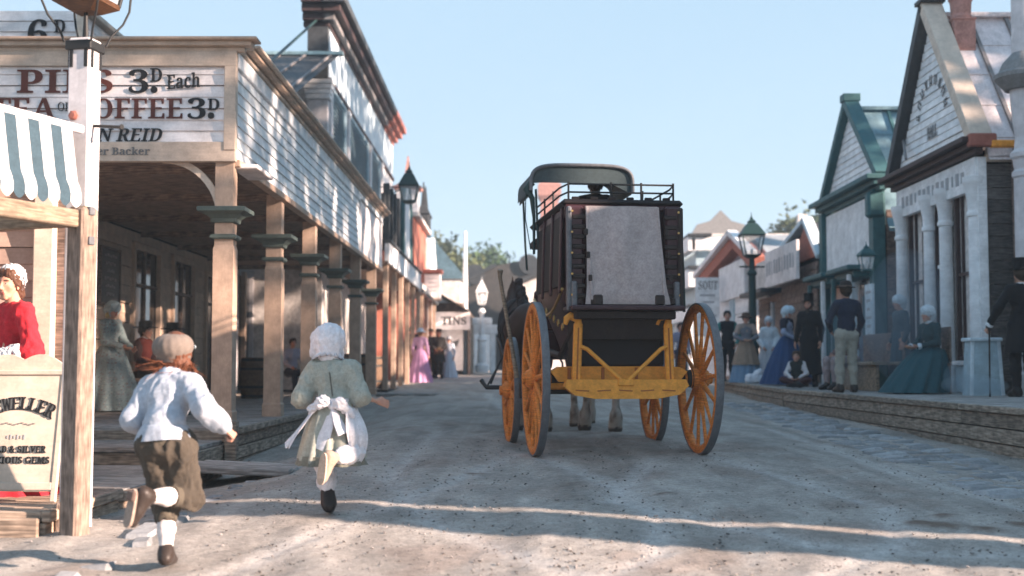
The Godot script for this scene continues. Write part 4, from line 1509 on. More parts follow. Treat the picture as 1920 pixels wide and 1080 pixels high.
func shuttered_hall() -> void:
	var o := thing("two_storey_hall", "tall pale two storey building with blue louvre shutters and dark cornice", "building")
	var X := -4.5
	var d0 := 30.8
	var d1 := 47.5
	var L := d1 - d0
	var mid := -(d0 + d1) * 0.5
	# walls: side towards the camera and body
	bx("wall", o, Vector3(X - 2.65, 4.5, mid - 0.2), Vector3(5.0, 8.2, L - 0.4), M.stucco)
	bx("parapet_back", o, Vector3(X - 0.3, 8.9, mid), Vector3(0.36, 2.2, L - 0.06), M.stucco)
	bx("frieze", o, Vector3(X - 0.05, 8.75, mid), Vector3(0.16, 1.25, L), M.frieze_blue, 0.01)
	bx("architrave", o, Vector3(X + 0.0, 8.08, mid), Vector3(0.2, 0.1, L + 0.06), M.maroon_trim, 0.01)
	# cornice: stepped mouldings; the last bay painted red
	for k in 4:
		var w: float = [0.16, 0.3, 0.46, 0.6][k]
		var y: float = [9.42, 9.57, 9.75, 9.95][k]
		var hh: float = [0.12, 0.16, 0.18, 0.2][k]
		bx("cornice", o, Vector3(X + w * 0.5 - 0.1, y, -(d0 + 6.65) + w * 0.5), Vector3(w, hh, 13.3 + w), [M.maroon_trim, M.roof_seam, M.maroon_trim, M.roof_dark][k], 0.012)
		bx("cornice", o, Vector3(X + w * 0.5 - 0.1, y + 0.002, -(d1 - 1.7) - w * 0.3), Vector3(w + 0.02, hh, 3.4 + w * 0.5), M.red_trim, 0.012)
		bx("cornice", o, Vector3(X - 0.3, y, -d0 + w * 0.5 - 0.0), Vector3(0.55, hh - 0.004, w), M.maroon_trim, 0.012)
	# corner pier with its cap
	bx("pier", o, Vector3(X - 0.22, 8.75, -d0 + 0.05), Vector3(0.5, 1.3, 0.2), M.roof_dark, 0.01)
	for k in 4:
		bx("pier_cap", o, Vector3(X - 0.19, 7.62 + 0.12 * k, -d0 + 0.1), Vector3(0.6 + 0.04 * k, 0.11, 0.36 + 0.03 * k), M.hall_white, 0.012)
	bx("pier", o, Vector3(X - 0.2, 6.05, -d0 + 0.08), Vector3(0.5, 3.0, 0.28), M.white, 0.012)
	# bays with louvre shutters
	var bays := [[31.3, 34.0], [34.7, 39.3], [40.1, 42.9]]
	for b in bays:
		var l: float = b[1] - b[0]
		var c: float = (b[0] + b[1]) * 0.5
		var sh := obj("shutter", _frame(l, 3.5, 0.12, 0.1), M.shutter, o, Transform3D(Basis(Vector3(0, 0, -1), Vector3.UP, Vector3.RIGHT), Vector3(X + 0.02, 4.55, -c)))
		for k in 30:
			bx("louvre", sh, Vector3(0, 0.17 + 0.108 * k, -0.01), Vector3(l - 0.24, 0.012, 0.1), M.shutter, 0.0, Basis.from_euler(Vector3(0.75, 0, 0)))
		bx("shade", sh, Vector3(0, 1.75, -0.045), Vector3(l - 0.2, 3.3, 0.02), M.shutter)
	for d in [31.0, 34.35, 39.7, 43.2]:
		bx("column", o, Vector3(X - 0.02, 6.3, -d), Vector3(0.24, 3.5, 0.34), M.white, 0.02)
		bx("column_cap", o, Vector3(X - 0.01, 7.92, -d), Vector3(0.28, 0.14, 0.42), M.hall_white, 0.01)
	bx("end_wall", o, Vector3(X - 0.03, 6.3, -45.6), Vector3(0.12, 3.5, 3.9), M.hall_white, 0.01)
	# skillion roof of dark iron in front, seen above the parapet
	var s := nb()
	var za := -19.8
	var zb := -30.7
	qn(s, Vector3(-4.2, 4.66, za), Vector3(-9.6, 4.66, za), Vector3(-9.6, 8.66, zb), Vector3(-4.2, 8.66, zb), Vector3(0, 1, 1))
	obj("roof", fin(s), M.roof_dark, o)
	for k in 9:
		var sl := (Vector3(0, 8.66, zb) - Vector3(0, 4.66, za))
		bx("roof_seam", o, Vector3(-4.4 - 0.62 * k, 6.68, (za + zb) * 0.5), Vector3(0.05, 0.05, sl.length()), M.roof_seam, 0.0, Basis(Vector3.RIGHT, sl.normalized().cross(Vector3.RIGHT), -sl.normalized()))
	bx("ridge_cap", o, Vector3(-6.9, 8.7, zb), Vector3(5.6, 0.09, 0.2), M.roof_teal, 0.01)
	# stay rod from the pier down to the parapet
	var t := nb(true)
	tube(t, [Vector3(-4.75, 9.5, -30.6), Vector3(-4.05, 5.3, -19.0)], 0.03, 6)
	obj("stay_rod", fin(t), M.green_iron, o)
	# balcony along the street with plain posts
	bx("balcony_fascia", o, Vector3(-3.02, 3.85, -36.1), Vector3(0.12, 0.5, 10.6), M.hall_white, 0.01)
	bx("balcony_rail", o, Vector3(-3.0, 4.13, -36.1), Vector3(0.2, 0.06, 10.7), M.roof_dark, 0.01)
	bx("balcony_floor", o, Vector3(-4.6, 3.62, -36.1), Vector3(3.2, 0.08, 10.6), M.ceiling)
	for k in 6:
		bx("balcony_post", o, Vector3(-3.08, 2.05, -31.1 - 2.15 * k), Vector3(0.13, 3.2, 0.13), M.post_tan, 0.012)
	bx("parapet", o, Vector3(-3.15, 4.75, -32.6), Vector3(0.1, 1.2, 3.0), M.roof_dark, 0.01)
	for k in 4:
		bx("parapet_post", o, Vector3(-3.08, 4.85, -31.2 - 0.95 * k), Vector3(0.16, 1.5, 0.1), M.roof_dark, 0.01)
	# shopfront below
	for k in 12:
		var d := 33.6 + 1.15 * k
		bx("pilaster", o, Vector3(-6.3, 2.0, -d), Vector3(0.14, 3.1, 0.2), M.white if k % 3 == 0 else M.post_tan, 0.006)
		bx("shop_glass", o, Vector3(-6.38, 2.0, -d - 0.58), Vector3(0.02, 2.9, 0.95), M.window_dark)
	# round headed sign board standing above the balcony
	var a := thing("arched_sign", "round topped white board with green rim above the left balcony", "sign", Vector3(-3.05, 4.1, -36.6))
	var poly := PackedVector2Array([Vector2(-1.3, 0), Vector2(1.3, 0)])
	for i in 19:
		poly.append(Vector2(1.3 * cos(PI * i / 18.0), 1.25 + 1.15 * sin(PI * i / 18.0)))
	var ps := nb()
	prism(ps, poly, Vector3(-0.06, 0, 0), Vector3(0, 0, -1), Vector3.UP, Vector3(0.08, 0, 0))
	obj("panel", fin(ps), M.hall_white, a)
	var rim := nb(true)
	var pts := []
	for p in poly:
		pts.append(Vector3(0.02, p.y, -p.x))
	pts.append(Vector3(0.02, 0, 1.3))
	tube(rim, pts.slice(1), 0.075, 6)
	obj("rim", fin(rim), M.teal_trim, a)


func lantern(o: Node3D, at: Vector3, w: float, h: float, metal: Material, roof_h: float, base_mat: Material = null) -> void:
	# a tapering four sided street lantern: glass, corner bars, roof and finial; at is the middle of its base
	var b := w * 0.33
	var t := w * 0.5
	var g := nb()
	for i in 4:
		var a0 := PI / 2 * i + PI / 4
		var a1 := a0 + PI / 2
		var p0 := Vector3(cos(a0), 0, sin(a0)) * b * 1.38
		var p1 := Vector3(cos(a1), 0, sin(a1)) * b * 1.38
		var q0 := Vector3(cos(a0), 0, sin(a0)) * t * 1.38 + Vector3(0, h, 0)
		var q1 := Vector3(cos(a1), 0, sin(a1)) * t * 1.38 + Vector3(0, h, 0)
		qn(g, at + p0, at + p1, at + q1, at + q0, (p0 + p1))
	obj("lantern_glass", fin(g), M.lamp_glass, o)
	for i in 4:
		var a0 := PI / 2 * i + PI / 4
		var bar := nb(true)
		tube(bar, [at + Vector3(cos(a0), 0, sin(a0)) * b * 1.41, at + Vector3(cos(a0), 0, sin(a0)) * t * 1.41 + Vector3(0, h, 0)], w * 0.035, 6)
		obj("lantern_bar", fin(bar), metal, o)
	var r := nb()
	sqlathe(r, [Vector2(t * 1.02, h - 0.01), Vector2(t * 1.12, h + 0.02), Vector2(t * 1.05, h + 0.05), Vector2(t * 0.5, h + roof_h * 0.55), Vector2(t * 0.3, h + roof_h * 0.62), Vector2(t * 0.36, h + roof_h * 0.68), Vector2(t * 0.16, h + roof_h * 0.8)], at)
	obj("lantern_roof", fin(r), metal, o)
	var f := nb(true)
	lathe(f, [Vector2(t * 0.1, h + roof_h * 0.78), Vector2(t * 0.16, h + roof_h * 0.86), Vector2(t * 0.06, h + roof_h * 0.92), Vector2(0.004, h + roof_h * 1.15)], 8, at)
	obj("finial", fin(f), metal, o)
	var bs := nb()
	sqlathe(bs, [Vector2(b * 0.5, -0.06 * w / 0.4), Vector2(b * 1.04, -0.02), Vector2(b * 1.06, 0.01)], at)
	obj("lantern_base", fin(bs), base_mat if base_mat else metal, o)
	var bu := nb(true)
	lathe(bu, [Vector2(0.012, 0.02), Vector2(0.03, 0.06), Vector2(0.035, 0.1), Vector2(0.02, 0.15), Vector2(0.008, 0.16)], 8, at)
	obj("lamp_burner", fin(bu), M.hall_white, o)


func near_lamp_post() -> void:
	var o := thing("street_lamp", "white painted timber lamp post rising behind the striped awning", "street lamp", Vector3(-2.705, -0.03, -8.0), -0.2)
	bx("post", o, Vector3(0, 1.6, 0), Vector3(0.15, 3.2, 0.15), M.white, 0.012)
	bx("collar", o, Vector3(0, 3.15, 0), Vector3(0.18, 0.06, 0.18), M.iron, 0.006)
	for i in 4:
		for e in [-0.05, 0.05]:
			var a := PI / 2 * i
			var n := Vector3(sin(a), 0, cos(a))
			var sd := Vector3(cos(a), 0, -sin(a))
			bx("strap", o, Vector3(0, 3.07, 0) + n * 0.079 + sd * e, Vector3(0.022, 0.12, 0.008) if i % 2 == 0 else Vector3(0.008, 0.12, 0.022), M.iron)
	for i in 4:
		var a := PI / 2 * i + PI / 4
		var n := Vector3(cos(a), 0, sin(a))
		var s := nb(true)
		tube(s, [Vector3(0, 3.17, 0) + n * 0.13, Vector3(0, 3.24, 0) + n * 0.16, Vector3(0, 3.33, 0) + n * 0.235, Vector3(0, 3.42, 0) + n * 0.275, Vector3(0, 3.6, 0) + n * 0.29], 0.0075, 6)
		obj("bracket", fin(s), M.iron, o)
	var pi := nb(true)
	tube(pi, [Vector3(0, 3.2, 0), Vector3(0, 3.4, 0)], [0.02, 0.012], 8)
	obj("gas_pipe", fin(pi), M.iron, o)
	lantern(o, Vector3(0, 3.44, 0), 0.44, 0.46, M.iron, 0.36, M.lamp_wood)
	var r := nb(true)
	tube(r, [Vector3(0.02, 2.65, 0.0), Vector3(0.28, 2.62, 0.06), Vector3(0.30, 2.62, 0.065)], [0.011, 0.011, 0.018], 6)
	obj("ladder_bar", fin(r), M.iron, o)
	var b := nb(true)
	lathe(b, [Vector2(0.03, 0.0), Vector2(0.034, 0.012), Vector2(0.018, 0.022)], 6)
	obj("bolt", fin(b), M.red_trim, o, Transform3D(Basis.from_euler(Vector3(PI / 2, 0, 0)), Vector3(-0.025, 2.7, 0.075)))


func jeweller() -> void:
	# the shop front turns 21 degrees towards the camera
	var o := thing("jeweller_shop", "rose boarded shop front with pale posts behind the woman in red", "shop")
	var dir := Vector3(0.36, 0, -0.933)
	var out := Vector3(0.933, 0, 0.36)
	var c0 := Vector3(-3.1, 0.235, -9.35)   # right end of the wall
	# boards with the window left of the frame
	var b := Basis(-out.cross(Vector3.UP), Vector3.UP, out)
	boards(o, Vector3(-4.7, 0.24, -9.5), Vector3.RIGHT, 19, 0.125, M.rose_walls, func(_i): return [[0.0, 1.16]])
	bx("corner_post", o, Vector3(-3.46, 1.44, -9.46), Vector3(0.15, 2.44, 0.12), M.cream, 0.01)
	bx("corner_board", o, Vector3(-3.34, 1.44, -9.53), Vector3(0.12, 2.44, 0.1), M.brown_board, 0.01)
	bx("door_frame", o, Vector3(-4.02, 1.44, -9.4), Vector3(0.1, 2.44, 0.1), M.cream, 0.01)
	bx("side_wall", o, Vector3(-3.98, 1.42, -11.1), Vector3(0.08, 2.4, 3.3), M.tan_wall, 0.0, Basis.from_euler(Vector3(0, 0.36, 0)))
	bx("window_pane", o, Vector3(-5.0, 1.7, -9.42), Vector3(1.8, 2.2, 0.02), M.window_dark)
	bx("head_beam", o, Vector3(-4.72, 2.62, -9.45), Vector3(2.6, 0.18, 0.14), M.cream, 0.01)
	var s := nb()
	qn(s, Vector3(-3.4, 2.72, -9.4), Vector3(-6.5, 2.72, -9.4), Vector3(-6.5, 2.8, -12.6), Vector3(-4.6, 2.8, -12.6), Vector3.UP)
	obj("roof", fin(s), M.roof_dark, o)
	# awning on a raw timber frame
	var a := thing("awning", "blue and white striped awning on a raw timber frame", "awning")
	var pr := Vector3(-2.62, 0, -7.72)      # right front corner
	var y0 := 2.17
	var bl := 0.095
	for k in 9:
		var st := nb(true)
		var m: Material = M.awning_white if k % 2 == 0 else M.awning_blue
		var rows := []
		for r in 9:
			var p := []
			for e in 2:
				var u: float = 0.03 + (k + e) * bl
				var base := pr - dir * u
				if r < 6:
					var t := r / 5.0
					p.append(base - out * (0.05 * (1.0 - t)) + Vector3(0, lerpf(2.545, y0 + 0.05, t), 0))
				else:
					var t := (r - 5) / 3.0
					p.append(base + out * (0.02 * sin(t * 2.5)) + Vector3(0, y0 + 0.05 - 0.13 * t, 0) + out * 0.02 * t)
			rows.append(p)
		for r in 8:
			qn(st, rows[r][0], rows[r][1], rows[r + 1][1], rows[r + 1][0], out + Vector3(0, 0.7, 0))
		# scalloped lower edge
		var ca: Vector3 = rows[8][0]
		var cb: Vector3 = rows[8][1]
		var prev := ca
		for i in range(1, 7):
			var t := i / 6.0
			var q := ca.lerp(cb, t) - Vector3(0, 0.035 * sin(PI * t), 0)
			if i < 7:
				tn(st, prev, q, ca.lerp(cb, 0.5), out)
			prev = q
		obj("stripe", fin(st), m, a)
	var tc := nb()
	qn(tc, pr - out * 0.09 + Vector3(0, 2.58, 0), pr - dir * 1.3 - out * 0.09 + Vector3(0, 2.58, 0), Vector3(-4.6, 2.735, -9.42), Vector3(-3.3, 2.735, -9.42), Vector3.UP)
	obj("awning_top", fin(tc), M.awning_white, a)
	var bb := Basis(-dir, Vector3.UP, out)
	bx("front_beam", a, pr - dir * 0.62 + Vector3(0, 1.99, 0) + out * 0.0, Vector3(1.34, 0.105, 0.09), M.raw_beam, 0.008, bb)
	bx("corner_block", a, pr + Vector3(0, 1.97, 0) + out * 0.01, Vector3(0.075, 0.2, 0.12), M.raw_beam, 0.008, bb)
	bx("side_beam", a, pr - out * 0.36 + Vector3(0, 2.0, 0), Vector3(0.07, 0.1, 0.7), M.raw_beam, 0.008, bb)
	bx("wall_rail", a, pr - dir * 0.6 - out * 0.08 + Vector3(0, 2.565, 0), Vector3(1.4, 0.05, 0.04), M.white, 0.008, bb)
	bx("rafter", a, pr - out * 0.5 + Vector3(0, 2.56, 0), Vector3(0.05, 0.06, 0.74), M.raw_beam, 0.006, bb)
	bx("post", a, pr + Vector3(0.01, 1.0, 0.0), Vector3(0.135, 2.12, 0.135), M.raw_post, 0.014, Basis.from_euler(Vector3(0, -0.45, -0.008)))
	for e in [[0.0, 1.86], [0.02, 2.04]]:
		bx("iron_bracket", a, pr + Vector3(0.075, e[1], 0.03), Vector3(0.05, 0.05, 0.03), M.tyre_iron, 0.004, bb)
	# sandwich board
	var g := thing("sandwich_board", "cream wooden sandwich board lettered for a jeweller on the platform", "sign", Vector3(-3.2, 0.235, -8.42), -0.03)
	var tl := 0.2
	for e in [1.0, -1.0]:
		var bs := Basis.from_euler(Vector3(-tl * e, 0, 0))
		if e < 0:
			bs = Basis.from_euler(Vector3(tl, 0, 0))
		var zo: float = 0.17 * e
		var pan := bx("panel", g, Vector3(0, 0.44, zo * 0.52), Vector3(0.52, 0.76, 0.018), M.cream if e > 0 else M.raw_beam, 0.003, bs)
		for sx in [-1.0, 1.0]:
			bx("leg", g, Vector3(sx * 0.275, 0.415, zo * 0.56), Vector3(0.035, 0.84, 0.03), M.cream, 0.004, bs)
		bx("bottom_rail", g, Vector3(0, 0.1, zo * 0.95), Vector3(0.52, 0.05, 0.026), M.cream, 0.004, bs)
		bx("top_rail", g, Vector3(0, 0.828, zo * 0.06), Vector3(0.63, 0.035, 0.05), M.cream, 0.006)
		if e > 0:
			var nrm := bs.z
			var upv := bs.y
			var o3 := Vector3(0, 0.44, zo * 0.52) + nrm * 0.0125
			var word := "JEWELLER"
			for i in word.length():
				var t := (i - 3.5) / 3.5
				var ang := -t * 0.42
				var rt := Vector3(cos(ang), 0, 0) + upv * sin(ang)
				text(g, word[i], M.letter_black, o3 + Vector3(t * 0.205, 0, 0) + upv * (0.19 - 0.05 * t * t), 0.062, 0.082 + 0.012 * t * t, rt.normalized(), (upv * cos(ang) - Vector3(sin(ang), 0, 0)).normalized())
			text(g, "GOLD & SILVER", M.letter_black, o3 + upv * -0.11, 0.40, 0.045, Vector3.RIGHT, upv)
			text(g, "PRECIOUS GEMS", M.letter_black, o3 + upv * -0.18, 0.46, 0.045, Vector3.RIGHT, upv)
			for k in 9:
				bx("flourish", g, o3 + Vector3(-0.1 + 0.025 * k, 0, 0) + upv * (0.055 + 0.006 * sin(k * 1.6)), Vector3(0.02, 0.006, 0.002), M.letter_grey, 0.0, bs)
				if k < 6:
					bx("flourish", g, o3 + Vector3(-0.06 + 0.022 * k, 0, 0) + upv * -0.03, Vector3(0.008, 0.02 + 0.012 * (k % 2), 0.002), M.letter_faint, 0.0, bs)
	var poly := PackedVector2Array([Vector2(-0.26, 0)])
	poly.append(Vector2(0.26, 0))
	for i in 21:
		var t := i / 20.0
		poly.append(Vector2(0.26 - 0.52 * t, 0.035 + 0.045 * absf(sin(t * PI * 2.0)) + 0.03 * sin(t * PI)))
	var cs := nb()
	prism(cs, poly, Vector3(0, 0.846, -0.01), Vector3.RIGHT, Vector3.UP, Vector3(0, 0, 0.022))
	obj("crest", fin(cs), M.cream, g)
	var stub := thing("timber_post_base", "weathered timber stub behind the awning post", "post", Vector3(-2.74, 0.0, -7.95))
	bx("stub", stub, Vector3(0, 0.12, 0), Vector3(0.12, 0.3, 0.12), M.raw_post, 0.014)


func left_far() -> void:
	# hanging street lantern on a bracket
	var l := thing("wall_lantern", "green glass lantern on an iron bracket above the left balcony", "street lamp", Vector3(-2.55, 5.2, -31.5))
	lantern(l, Vector3.ZERO, 0.46, 0.36, M.green_iron, 0.55)
	var s := nb(true)
	tube(s, [Vector3(-0.72, 0.0, 0.1), Vector3(-0.45, 0.16, 0.05), Vector3(-0.2, 0.3, 0.0)], 0.016, 6)
	tube(s, [Vector3(-0.72, 0.34, 0.1), Vector3(-0.2, 0.34, 0.0)], 0.014, 6)
	obj("bracket", fin(s), M.green_iron, l)
	# plants in pots along the balcony edge
	var leaf := nb()
	for i in 46:
		var a := rng.randf() * TAU
		var e := rng.randf_range(0.3, 1.4)
		var dv := Vector3(cos(a) * cos(e), sin(e), sin(a) * cos(e))
		var p := dv * rng.randf_range(0.05, 0.2)
		var q := p + dv * rng.randf_range(0.1, 0.22)
		var w := dv.cross(Vector3.UP).normalized() * 0.03
		tn(leaf, p - w, p + w, q, Vector3.UP)
	var lm := fin(leaf)
	var pot := nb(true)
	lathe(pot, [Vector2(0.08, 0), Vector2(0.12, 0.16), Vector2(0.13, 0.2), Vector2(0.1, 0.2)], 10)
	var potm := fin(pot)
	var words := ["first", "second", "third", "fourth", "fifth", "sixth", "seventh", "eighth"]
	for i in 8:
		var p := thing("potted_plant", "dark leafy potted plant on the balcony edge, %s along from the corner pier" % words[i], "plant", Vector3(-3.9, 4.86, -30.9 - 1.25 * i), i * 1.3, "potted plants along the left balcony")
		obj("pot", potm, M.roof_dark, p)
		obj("leaves", lm, M.leaf_dark, p, Transform3D(Basis.IDENTITY, Vector3(0, 0.18, 0)))
	bx_shelf()
	# brick chapel front with pinnacles
	var c := thing("brick_building", "red brick building with white pinnacled turret beyond the balcony", "building")
	bx("wall", c, Vector3(-5.7, 3.2, -46.0), Vector3(4.8, 6.0, 6.0), M.brick_wall)
	bx("coping", c, Vector3(-3.28, 6.25, -46.0), Vector3(0.3, 0.14, 6.2), M.stucco, 0.01)
	bx("turret", c, Vector3(-3.9, 7.0, -47.6), Vector3(0.8, 1.4, 0.8), M.hall_white, 0.01)
	var tp := nb()
	sqlathe(tp, [Vector2(0.5, 7.7), Vector2(0.54, 7.78), Vector2(0.4, 7.86), Vector2(0.14, 8.1), Vector2(0.02, 9.0)], Vector3(-3.9, 0, -47.6))
	obj("turret_roof", fin(tp), M.terracotta, c)
	for k in 2:
		var sp := nb()
		sqlathe(sp, [Vector2(0.2, 6.3), Vector2(0.2, 7.0), Vector2(0.26, 7.05), Vector2(0.1, 7.4), Vector2(0.02, 8.3)], Vector3(-3.45, 0, -49.6 + 0.0 * k - 1.2 * k))
		obj("pinnacle", fin(sp), M.roof_dark, c)
	bx("verandah_roof", c, Vector3(-4.2, 3.75, -46.2), Vector3(2.6, 0.1, 9.0), M.roof_dark, 0.0, Basis.from_euler(Vector3(0, 0, -0.12)))
	bx("balcony_edge", c, Vector3(-3.0, 3.7, -44.6), Vector3(0.1, 0.3, 6.0), M.stucco, 0.0)
	for k in 4:
		bx("verandah_post", c, Vector3(-3.06, 2.1, -43.2 - 2.3 * k), Vector3(0.13, 3.2, 0.13), M.post_tan)
	# white gable
	var w := thing("white_gable", "bright white gable wall beside the red brick building", "building")
	var g := nb()
	prism(g, PackedVector2Array([Vector2(0, 0.6), Vector2(5.0, 0.6), Vector2(5.0, 4.6), Vector2(2.5, 6.4), Vector2(0, 6.0)]), Vector3(-3.2, 0, -50.0), Vector3(0, 0, -1), Vector3.UP, Vector3(-3.0, 0, 0))
	obj("wall", fin(g), M.hall_white, w)
	# hanging sign box
	var h := thing("hanging_sign", "white box sign with red top hanging over the left boardwalk", "sign", Vector3(-2.95, 3.6, -47.5))
	bx("box", h, Vector3(0, 0.5, 0), Vector3(0.6, 0.95, 0.45), M.sign_white, 0.02)
	bx("top", h, Vector3(0, 1.03, 0), Vector3(0.76, 0.16, 0.6), M.red_trim, 0.03)
	bx("base", h, Vector3(0, 0.0, 0), Vector3(0.66, 0.06, 0.5), M.cream, 0.01)
	for k in 4:
		bx("print_line", h, Vector3(0.0, 0.76 - 0.15 * k, 0.228), Vector3(0.36 - 0.06 * (k % 2), 0.035, 0.004), M.letter_faint)
	# tin sign across the verandah
	var t := thing("verandah_sign", "pale board lettered with TINS spanning the far left verandah", "sign", Vector3(-2.55, 2.55, -52.0))
	bx("board", t, Vector3(0, 0.42, 0), Vector3(1.7, 0.72, 0.06), M.sign_white, 0.01)
	text(t, "TINS", M.letter_black, Vector3(0.18, 0.42, 0.036), 1.02, 0.32, Vector3.RIGHT)
	var po := thing("poster_board", "white panel with a dark drawing below the TINS board", "sign", Vector3(-2.45, 0.95, -52.6))
	bx("panel", po, Vector3(0, 0.85, 0), Vector3(0.9, 1.7, 0.05), M.sign_white, 0.01)
	var dr := nb()
	prism(dr, PackedVector2Array([Vector2(-0.3, 0.9), Vector2(-0.22, 1.12), Vector2(0.05, 1.18), Vector2(0.3, 1.3), Vector2(0.22, 1.05), Vector2(0.1, 0.92), Vector2(-0.08, 1.0)]), Vector3(0, 0, 0.026), Vector3.RIGHT, Vector3.UP, Vector3(0, 0, 0.004))
	obj("drawing", fin(dr), M.letter_grey, po)
	# low sheds at the end of the left row
	var e := thing("verandah_shed", "low shop with brown plank front and drooping awning, end of left row", "shop")
	bx("wall", e, Vector3(-3.6, 2.2, -57.0), Vector3(3.0, 3.2, 6.0), M.brown_board)
	var aw := nb()
	qn(aw, Vector3(-3.4, 4.35, -51.2), Vector3(-1.7, 3.35, -51.2), Vector3(-1.7, 3.35, -60.0), Vector3(-3.4, 4.35, -60.0), Vector3(1, 1, 0))
	obj("awning", fin(aw), M.raw_beam, e)
	for k in 6:
		bx("plank_wall", e, Vector3(-1.75, 2.0, -52.5 - 0.9 * k), Vector3(0.1, 2.6, 0.5 if k % 2 == 0 else 0.18), [M.brown_board, M.tan_wall, M.deck_edge][k % 3])
	var bl := thing("blue_roof_house", "house with slate blue roof and pale wall behind the left row", "house")
	bx("wall", bl, Vector3(-4.7, 3.2, -62.0), Vector3(4.6, 4.6, 5.0), M.stucco)
	var br := nb()
	prism(br, PackedVector2Array([Vector2(-2.7, 5.2), Vector2(2.9, 5.2), Vector2(1.2, 7.2), Vector2(-1.8, 7.4)]), Vector3(-5.0, 0, -59.4), Vector3.RIGHT, Vector3.UP, Vector3(0, 0, -5.2))
	obj("roof", fin(br), M.roof_blue, bl)
	var fp := thing("flag_pole", "thin white pole standing beside the far left awning", "pole", Vector3(-2.0, 0.7, -54.5))
	var fs := nb(true)
	tube(fs, [Vector3(0, 0, 0), Vector3(0, 4.2, 0), Vector3(0, 6.2, 0)], [0.13, 0.10, 0.05], 8)
	obj("pole", fin(fs), M.hall_white, fp)
	# barn across the end of the street
	var bn := thing("barn", "large dark grey barn closing the far end of the street", "barn")
	var bp := nb()
	prism(bp, PackedVector2Array([Vector2(-3.6, 0.3), Vector2(6.5, 0.3), Vector2(6.5, 7.2), Vector2(3.4, 7.5), Vector2(0.9, 7.5), Vector2(-1.0, 7.1), Vector2(-3.6, 5.7)]), Vector3(0, 0, -76.0), Vector3.RIGHT, Vector3.UP, Vector3(0, 0, -9.0))
	obj("wall", fin(bp), M.barn_grey, bn)
	bx("roof_edge", bn, Vector3(-2.3, 6.5, -75.9), Vector3(3.0, 0.22, 0.5), M.roof_dark, 0.0, Basis.from_euler(Vector3(0, 0, 0.44)))
	for k in 2:
		var dm := nb(true)
		tube(dm, [Vector3(-2.2 + 3.2 * k, 6.6 + 0.6 * k, -75.8), Vector3(-2.2 + 3.2 * k, 6.8 + 0.6 * k, -82.0)], 0.6, 12)
		obj("dormer", fin(dm), M.roof_dark, bn)
	bx("door", bn, Vector3(-1.7, 1.9, -75.95), Vector3(1.4, 2.8, 0.1), M.hall_white)
	var pk := thing("pink_building", "sunlit pink gabled wall rising behind the dark horse", "building")
	var pp := nb()
	prism(pp, PackedVector2Array([Vector2(-0.2, 0.3), Vector2(4.5, 0.3), Vector2(4.5, 6.4), Vector2(2.4, 6.4), Vector2(-0.2, 5.3)]), Vector3(0.3, 0, -68.0), Vector3.RIGHT, Vector3.UP, Vector3(0, 0, -4.0))
	obj("wall", fin(pp), M.stucco, pk)
	bx("roof_edge", pk, Vector3(1.3, 6.05, -67.9), Vector3(3.0, 0.16, 0.4), M.roof_dark, 0.0, Basis.from_euler(Vector3(0, 0, 0.4)))
	var ch := thing("brick_chimney", "tall sunlit pink brick chimney seen between coach roof and canopy", "chimney", Vector3(2.35, 0.3, -80.0))
	var cc := nb()
	sqlathe(cc, [Vector2(0.75, 0.0), Vector2(0.55, 11.2), Vector2(0.72, 11.5), Vector2(0.72, 12.2), Vector2(0.55, 12.3), Vector2(0.55, 12.8)])
	obj("stack", fin(cc), M.terracotta, ch)
	# ornate white street lamp at the end
	var wl := thing("street_lamp", "ornate white street lamp far down the street", "street lamp", Vector3(-1.3, 0.86, -55.0))
	var ws := nb(true)
	lathe(ws, [Vector2(0.28, 0), Vector2(0.28, 0.3), Vector2(0.2, 0.4), Vector2(0.17, 1.3), Vector2(0.22, 1.4), Vector2(0.11, 1.6), Vector2(0.09, 2.5), Vector2(0.16, 2.6), Vector2(0.1, 2.75)], 12)
	obj("column", fin(ws), M.hall_white, wl)
	lantern(wl, Vector3(0, 2.95, 0), 0.46, 0.5, M.hall_white, 0.6)
	bx("lamp_globe", wl, Vector3(0, 3.2, 0), Vector3(0.24, 0.36, 0.24), M.hall_white, 0.1)
	bx("cross_arm", wl, Vector3(0, 2.2, 0), Vector3(0.9, 0.3, 0.12), M.hall_white, 0.05)
	var wg := thing("white_gate", "white gate piers and panel under the far white lamp", "gate")
	for e2 in [-1.75, -0.85]:
		bx("pier", wg, Vector3(e2, 1.8, -56.4), Vector3(0.24, 2.0, 0.24), M.hall_white, 0.03)
	bx("lintel", wg, Vector3(-1.3, 2.75, -56.4), Vector3(1.3, 0.4, 0.3), M.hall_white, 0.02)


func bx_shelf() -> void:
	var s := thing("balcony_ledge", "narrow dark ledge carrying the potted plants", "ledge")
	bx("ledge", s, Vector3(-3.9, 4.82, -35.4), Vector3(0.4, 0.08, 10.0), M.roof_dark)


